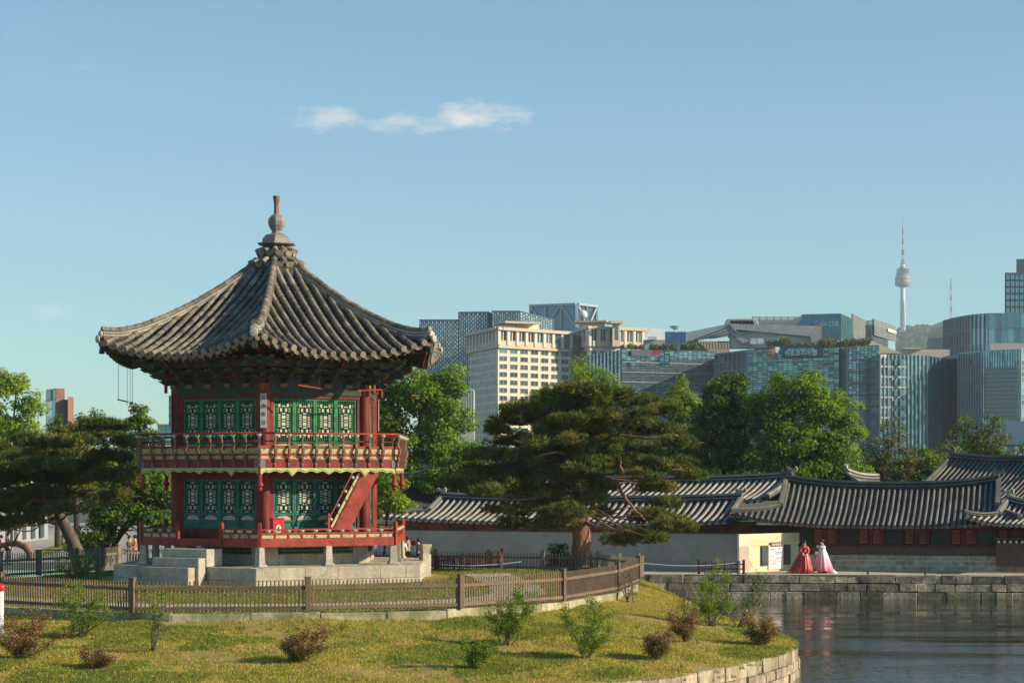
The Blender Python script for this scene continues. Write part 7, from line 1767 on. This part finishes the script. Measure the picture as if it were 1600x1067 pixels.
b = Bld('pink_roofs', 'low pinkish rooftops between the olive roof and the blue tower', G2(1410, 660)); b.body([G2(1408, 660), G2(1484, 660), G2(1484, 690), G2(1408, 690)], GZ, ZZ(546, 660), pmat('pinkish render', (.62, .5, .42), rough=.8, var=.08, scale=.1)); b.body([G2(1414, 658), G2(1440, 658), G2(1440, 690), G2(1414, 690)], ZZ(546, 660), ZZ(543.5, 660), M['concrete'], 'roof_box')
# ---- blue tower at right
b = Bld('blue_tower', 'blue glass office tower with fins cut by the right photo edge', G2(1500, D))
n0, n1, n2 = G2(1499, D + 8), G2(1535, D), G2(1594, D - 6); n3 = G2(1640, D + 6)
b.body([n0, n1, n2, n3, (n3[0], 640), (n0[0], 640)], GZ, ZZ(548, D), M['gl_dark'])
b.curtain(n0, n1, ZZ(740, D), ZZ(550, D), 9, 22, M['gl_blue'], M['mull'], mw=.2, hm=False, vd=.5); b.curtain(n1, n2, ZZ(740, D), ZZ(548, D), 15, 22, M['gl_blue'], M['mull'], mw=.12, hm=True, hw=.08, vd=.3); b.curtain(n2, n3, ZZ(740, D), ZZ(547, D), 6, 22, M['gl_teal'], M['mull'], mw=.2, vd=.3)
b.slab(G2(1541, D - 2), G2(1592, D - 8), ZZ(655, D), ZZ(575, D), .25, .5, glass('dark reflecting glass', (.05, .11, .13), irand=0, orand=0, metal=0), 'dark_glazing')
for i in range(12): b.slab(G2(1541, D - 2), G2(1592, D - 8), ZZ(579 + i * 6.6, D), ZZ(578.3 + i * 6.6, D), .5, .6, M['mull_dark'], 'glazing_bar')
b.slab(G2(1513, D + 4), G2(1516, D + 4), ZZ(567, D), ZZ(561, D), 1.0, 1.2, SIGNR, 'red_logo'); b.slab(G2(1516.2, D + 4), G2(1519, D + 4), ZZ(567, D), ZZ(561, D), 1.0, 1.2, SIGNB, 'blue_logo')
# ---- curved glass block behind
D = 680
b = Bld('curved_block', 'dark rounded glass building with pale fins behind the blue tower', G2(1506, D))
pts = [(GXY(1506, D), D + 30), (GXY(1512, D), D + 16), (GXY(1524, D), D + 5), (GXY(1545, D), D), (GXY(1660, D), D - 4)]
b.body(pts + [(pts[-1][0], 740), (pts[0][0], 740)], GZ, ZZ(490, D), M['gl_dark'])
for i in range(len(pts) - 1):
    nc = [5, 5, 4, 12][i]; b.curtain(pts[i], pts[i + 1], ZZ(560, D), ZZ(490, D), nc, 3, M['gl_blue'] if i > 1 else M['gl_dark'], M['mull'], mw=.3, vd=.6, hd=.2, hw=.3, jit=.02)
b.body([G2(1505, D - 20), G2(1545, D - 22), G2(1545, D), G2(1505, D)], ZZ(560, D - 20), ZZ(545, D - 20), M['gl_cell'], 'low_front') if False else None
b = Bld('dark_tower', 'dark tower with square blue windows at the upper right photo edge', G2(1571, 900))
b.body([G2(1570, 900), G2(1680, 900), G2(1680, 940), G2(1570, 940)], GZ, ZZ(426, 900), M['mull_dark']); b.body([G2(1588, 902), G2(1680, 902), G2(1680, 935), G2(1588, 935)], ZZ(426, 900), ZZ(404, 900), M['mull_dark'], 'roof_block')
b.windows(G2(1571.5, 900), G2(1679, 900), ZZ(490, 900), ZZ(428, 900), 15, 6, .72, .72, M['gl_teal'], frame=M['mull_dark'])
b = Bld('pale_blue_block', 'pale blue glass block half behind the rounded glass building', G2(1470, 800)); b.body([G2(1469, 800), G2(1506, 800), G2(1506, 830), G2(1469, 830)], GZ, ZZ(525, 800), M['gl_cell']); b.curtain(G2(1469, 800), G2(1506, 800), ZZ(560, 800), ZZ(525, 800), 9, 6, pmat('pale blue glass', (.3, .42, .45), rough=.3, var=.1, scale=.1, irand=.1), M['mull'], mw=.2)
b = Bld('white_box_building', 'white rooftop block above the blue tower at right', G2(1548, 620)); b.body([G2(1547, 620), G2(1640, 620), G2(1640, 640), G2(1547, 640)], GZ, ZZ(536, 620), M['concrete'])
b = Bld('white_low_building', 'pale grey flat building at the right edge above the tall hall roof', G2(1570, 330)); b.body([G2(1572, 330), G2(1660, 328), G2(1660, 360), G2(1572, 360)], GZ, ZZ(658, 330), pmat('pale blue grey wall', (.42, .46, .5), rough=.7, var=.05, scale=.1)); b.slab(G2(1560, 329), G2(1660, 327), ZZ(698, 330), ZZ(695, 330), 0, 1, M['mull_dark'], 'ledge'); b.body([G2(1586, 326), G2(1660, 325), G2(1660, 328), G2(1586, 328)], GZ, ZZ(698, 330), M['white'], 'front_wing')
# ---- brick tower at left
D = 420
b = Bld('brick_tower', 'red brick stair tower with a dark glazed side rising over the low pine at left', G2(86, D))
b.body([G2(73, D + 6), G2(87, D), G2(109, D + 2), G2(109, D + 16), G2(73, D + 16)], GZ, ZZ(624, D), M['bricktower'])
b.body([G2(73, D + 7), G2(88, D + 2), G2(101, D + 3), G2(101, D + 14), G2(73, D + 14)], ZZ(624, D), ZZ(606, D), M['bricktower'], 'upper_block')
b.body([G2(106, D - 1), G2(115, D + 1), G2(115, D + 10), G2(106, D + 10)], GZ, ZZ(620, D), M['bricktower'], 'chimney')
b.slab(G2(73, D + 6), G2(87, D), ZZ(680, D), ZZ(625, D), .02, .2, M['gl_dark'], 'dark_glazing'); b.slab(G2(76, D + 4.5), G2(84, D + 1.5), ZZ(650, D), ZZ(627, D), .2, .3, M['gl_cell'], 'window'); b.slab(G2(73, D + 7), G2(88, D + 2), ZZ(624, D), ZZ(607, D), .05, .2, M['gl_dark'], 'dark_glazing'); b.slab(G2(81, D + 4), G2(82.2, D + 3.8), ZZ(624, D), ZZ(606, D), .2, .35, M['concrete'], 'pier'); b.slab(G2(73, D + 6), G2(109, D + 1), ZZ(625, D), ZZ(623.6, D), -.3, .4, M['concrete'], 'cornice')
b = Bld('arched_building', 'cream building with arched windows glimpsed between the conifer and the pavilion', G2(248, 300))
b.body([G2(246, 300), G2(330, 300), G2(330, 320), G2(246, 320)], GZ, ZZ(662, 300), M['lime_lt']); b.slab(G2(245, 300), G2(330, 300), ZZ(663.5, 300), ZZ(661.5, 300), -2, .6, M['white'], 'cornice')
for i in range(6):
    x = GXY(255 + i * 9, 300) - b.o.x; m = MB(); z0_ = ZZ(690, 300) - GZ; zs = ZZ(669, 300) - GZ; m.prism([(x - .3, -.05, z0_), (x + .3, -.05, z0_)] + [(x + .3 * cos(q), -.05, zs + .35 * sin(q)) for q in np.linspace(0, pi, 7)], (0, -.1, 0)); m.build('arched_window', M['gl_blue'], b.rt)
b = Bld('gallery_building', 'low white building with dark window strips far left behind the crooked pine', G2(-20, 150))
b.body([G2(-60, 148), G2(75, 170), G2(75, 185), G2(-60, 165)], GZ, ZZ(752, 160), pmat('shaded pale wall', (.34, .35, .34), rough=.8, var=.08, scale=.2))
for i in range(9): b.slab(G2(-50 + i * 14, 149.3 + i * 2.25), G2(-45 + i * 14, 150.2 + i * 2.25), GZ + .2, GZ + 3.2, .03, .12, M['gl_dark'], 'window')
b = Bld('city_blocks', 'low pinkish roofline far left, just above the low pine', G2(180, 800)); b.body([G2(176, 800), G2(200, 800), G2(200, 830), G2(176, 830)], GZ, ZZ(657, 800), M['concrete'])
# ================================================================== MOUNTAIN, TOWER, MAST
D = 3500
hp = [(1000, 620), (1150, 600), (1300, 552), (1355, 534), (1400, 522), (1415, 518), (1432, 516), (1450, 515), (1462, 518), (1480, 524), (1520, 545), (1600, 575), (1760, 620), (2000, 660)]
xs = np.linspace(900, 2100, 200); ys = np.interp(xs, [p[0] for p in hp], [p[1] for p in hp])
V = []; rows_ = 26
for r in range(rows_):
    f = r / (rows_ - 1)
    for x, y in zip(xs, ys):
        zt_ = ZZ(y, D); X = GXY(x, D) * (1); d = D - 900 * (1 - f); z = GZ + (zt_ - GZ) * (f ** .8) + 5 * sin(x * .11 + r) * f * (1 - f) * 2
        V.append((X, d, z))
    
V = np.array(V); nx = len(xs); q = np.array([(r * nx + i, r * nx + i + 1, (r + 1) * nx + i + 1, (r + 1) * nx + i) for r in range(rows_ - 1) for i in range(nx - 1)])
forest = pmat('forested hill', (.05, .1, .03), (.03, .065, .02), rough=.95, var=.3, scale=.02, bump=0)
obj('hill', big_mesh('hill', V, q, forest, True), kind='structure')
# tree clumps on the hill
m = MB(); random.seed(3)
for i in range(1500):
    x = random.uniform(1355, 1500); f = random.uniform(.55, 1.0) ** .5; y = np.interp(x, [p[0] for p in hp], [p[1] for p in hp]); zt_ = ZZ(y, D); d = D - 900 * (1 - f); z = GZ + (zt_ - GZ) * f ** .8
    r_ = random.uniform(5, 10); m.sph((GXY(x, D), d, z + r_ * .2), r_, 6, 4, sc=(1, 1, .85))
m.v = [(x + random.uniform(-1, 1), y, z + random.uniform(-1, 1)) for x, y, z in m.v]
m.build('hill_forest', pmat('hill tree crowns', (.07, .13, .03), (.04, .08, .02), rough=.9, var=.3, scale=.05, irand=.3), kind='stuff')
pxm = D / F
rt = thing('observation_tower', 'tall white observation tower with a round pod and red and white antenna on the hill', 'tower', (GXY(1403.5, D), D - 40, ZZ(524, D)))
z = lambda py: (ZZ(py, D) - ZZ(524, D))
MB().lathe([(5.2, z(540)), (4.4, z(500)), (3.8, z(453))], 20).build('shaft', M['white'], rt, smooth=50)
pod = pmat('tower pod', (.35, .34, .3), (.25, .26, .26), rough=.6, var=.12, scale=.05)
MB().lathe([(5, z(452)), (11.5, z(450)), (12.6, z(447))], 28).build('pod_base', pod, rt)
for i, (r_, a_, b_) in enumerate(((12.8, 447, 444.5), (12.2, 444, 441.5), (12.6, 441, 438.5), (11.8, 438, 435.5), (10.8, 434.5, 431.5), (9.6, 431, 427.5), (8.6, 427, 424.5), (5.5, 424, 421))):
    MB().lathe([(r_ * .93, z(a_) - .5), (r_, z(a_)), (r_, z(b_)), (r_ * .9, z(b_) + .4)], 28).build('pod_floor', pod if i % 2 == 0 else M['concrete'], rt)
MB().lathe([(10.6, z(448)), (10.2, z(424))], 20).build('pod_glass', M['gl_dark'], rt)
MB().lathe([(4, z(424)), (3.2, z(416))], 12).build('neck', M['white'], rt)
pr_, pw_ = pmat('antenna red', (.5, .08, .08), rough=.6, var=.05), M['white']
seg_ = [(2.8, 416, 409, pr_), (2.2, 409, 401, pw_), (1.9, 401, 394, pr_), (1.5, 394, 386, pw_), (1.2, 386, 378, pr_), (1.0, 378, 370, pw_), (.8, 370, 362, pr_), (.6, 362, 347, pw_)]
for r_, a_, b_, mt_ in seg_:
    m = MB()
    for q in range(4):
        an = pi / 4 + q * pi / 2; m.beam((r_ * cos(an), r_ * sin(an), z(a_)), (r_ * .8 * cos(an), r_ * .8 * sin(an), z(b_)), .55, .55)
    for i in range(3):
        zq = z(a_) + (z(b_) - z(a_)) * i / 3; m.box((0, 0, zq), (r_ * 1.5, r_ * 1.5, .5))
    m.box((0, 0, (z(a_) + z(b_)) / 2), (.8, .8, z(b_) - z(a_))); m.build('antenna_section', mt_, rt)
MB().box((0, 0, z(401)), (6, 6, 1)).build('antenna_ring', pr_, rt); MB().box((0, 0, z(416)), (7, 7, 1)).build('antenna_ring', pr_, rt)
rt = thing('radio_mast', 'slim red lattice radio mast on the hill, right of the observation tower', 'mast', (GXY(1474, D), D - 60, ZZ(524, D)))
MB().lathe([(3.2, z(530)), (2.8, z(509))], 6).build('base', M['white'], rt)
for i in range(8):
    a_, b_ = 509 - i * 8.6, 509 - (i + 1) * 8.6; r0_, r1_ = 2.4 * (1 - i / 9), 2.4 * (1 - (i + 1) / 9); m = MB()
    for q in range(4):
        an = pi / 4 + q * pi / 2; m.beam((r0_ * cos(an), r0_ * sin(an), z(a_)), (r1_ * cos(an), r1_ * sin(an), z(b_)), .5, .5)
        an2 = an + pi / 2; m.beam((r0_ * cos(an), r0_ * sin(an), z(a_)), (r1_ * cos(an2), r1_ * sin(an2), z(b_)), .35, .35)
    m.build('mast_section', pr_ if i % 2 == 0 or i > 5 else pw_, rt)
b = Bld('cable_station', 'small white station building on the green hillside below the antennas', G2(1452, 2800)); b.o = b.o; b.rt.location.z = ZZ(540, 2800)
zq = lambda py: ZZ(py, 2800) - ZZ(540, 2800)
MB().box((0, -10, zq(531)), (12, 8, zq(528) - zq(534))).build('upper_floor', M['white'], b.rt); MB().box((0, -10, zq(536)), (7, 7, zq(533) - zq(540))).build('lower_floor', M['concrete'], b.rt); MB().box((-4, -14.2, zq(531)), (8, .4, 1.6)).build('window_strip', M['gl_dark'], b.rt)
# ------------------------------------------------------------------ the air
hz = bpy.data.materials.new('haze'); hz.use_nodes = True; N = hz.node_tree.nodes; N.remove(N['Principled BSDF'])
pv = N.new('ShaderNodeVolumePrincipled'); pv.inputs['Color'].default_value = (.80, .90, 1.0, 1); pv.inputs['Density'].default_value = HAZE; pv.inputs['Anisotropy'].default_value = 0
hz.node_tree.links.new(pv.outputs[0], N['Material Output'].inputs['Volume'])
MB().box((0, 0, 0), (6400, 4040, 520)).build('haze', hz, loc=(400, 1980, 258.8), kind='stuff')
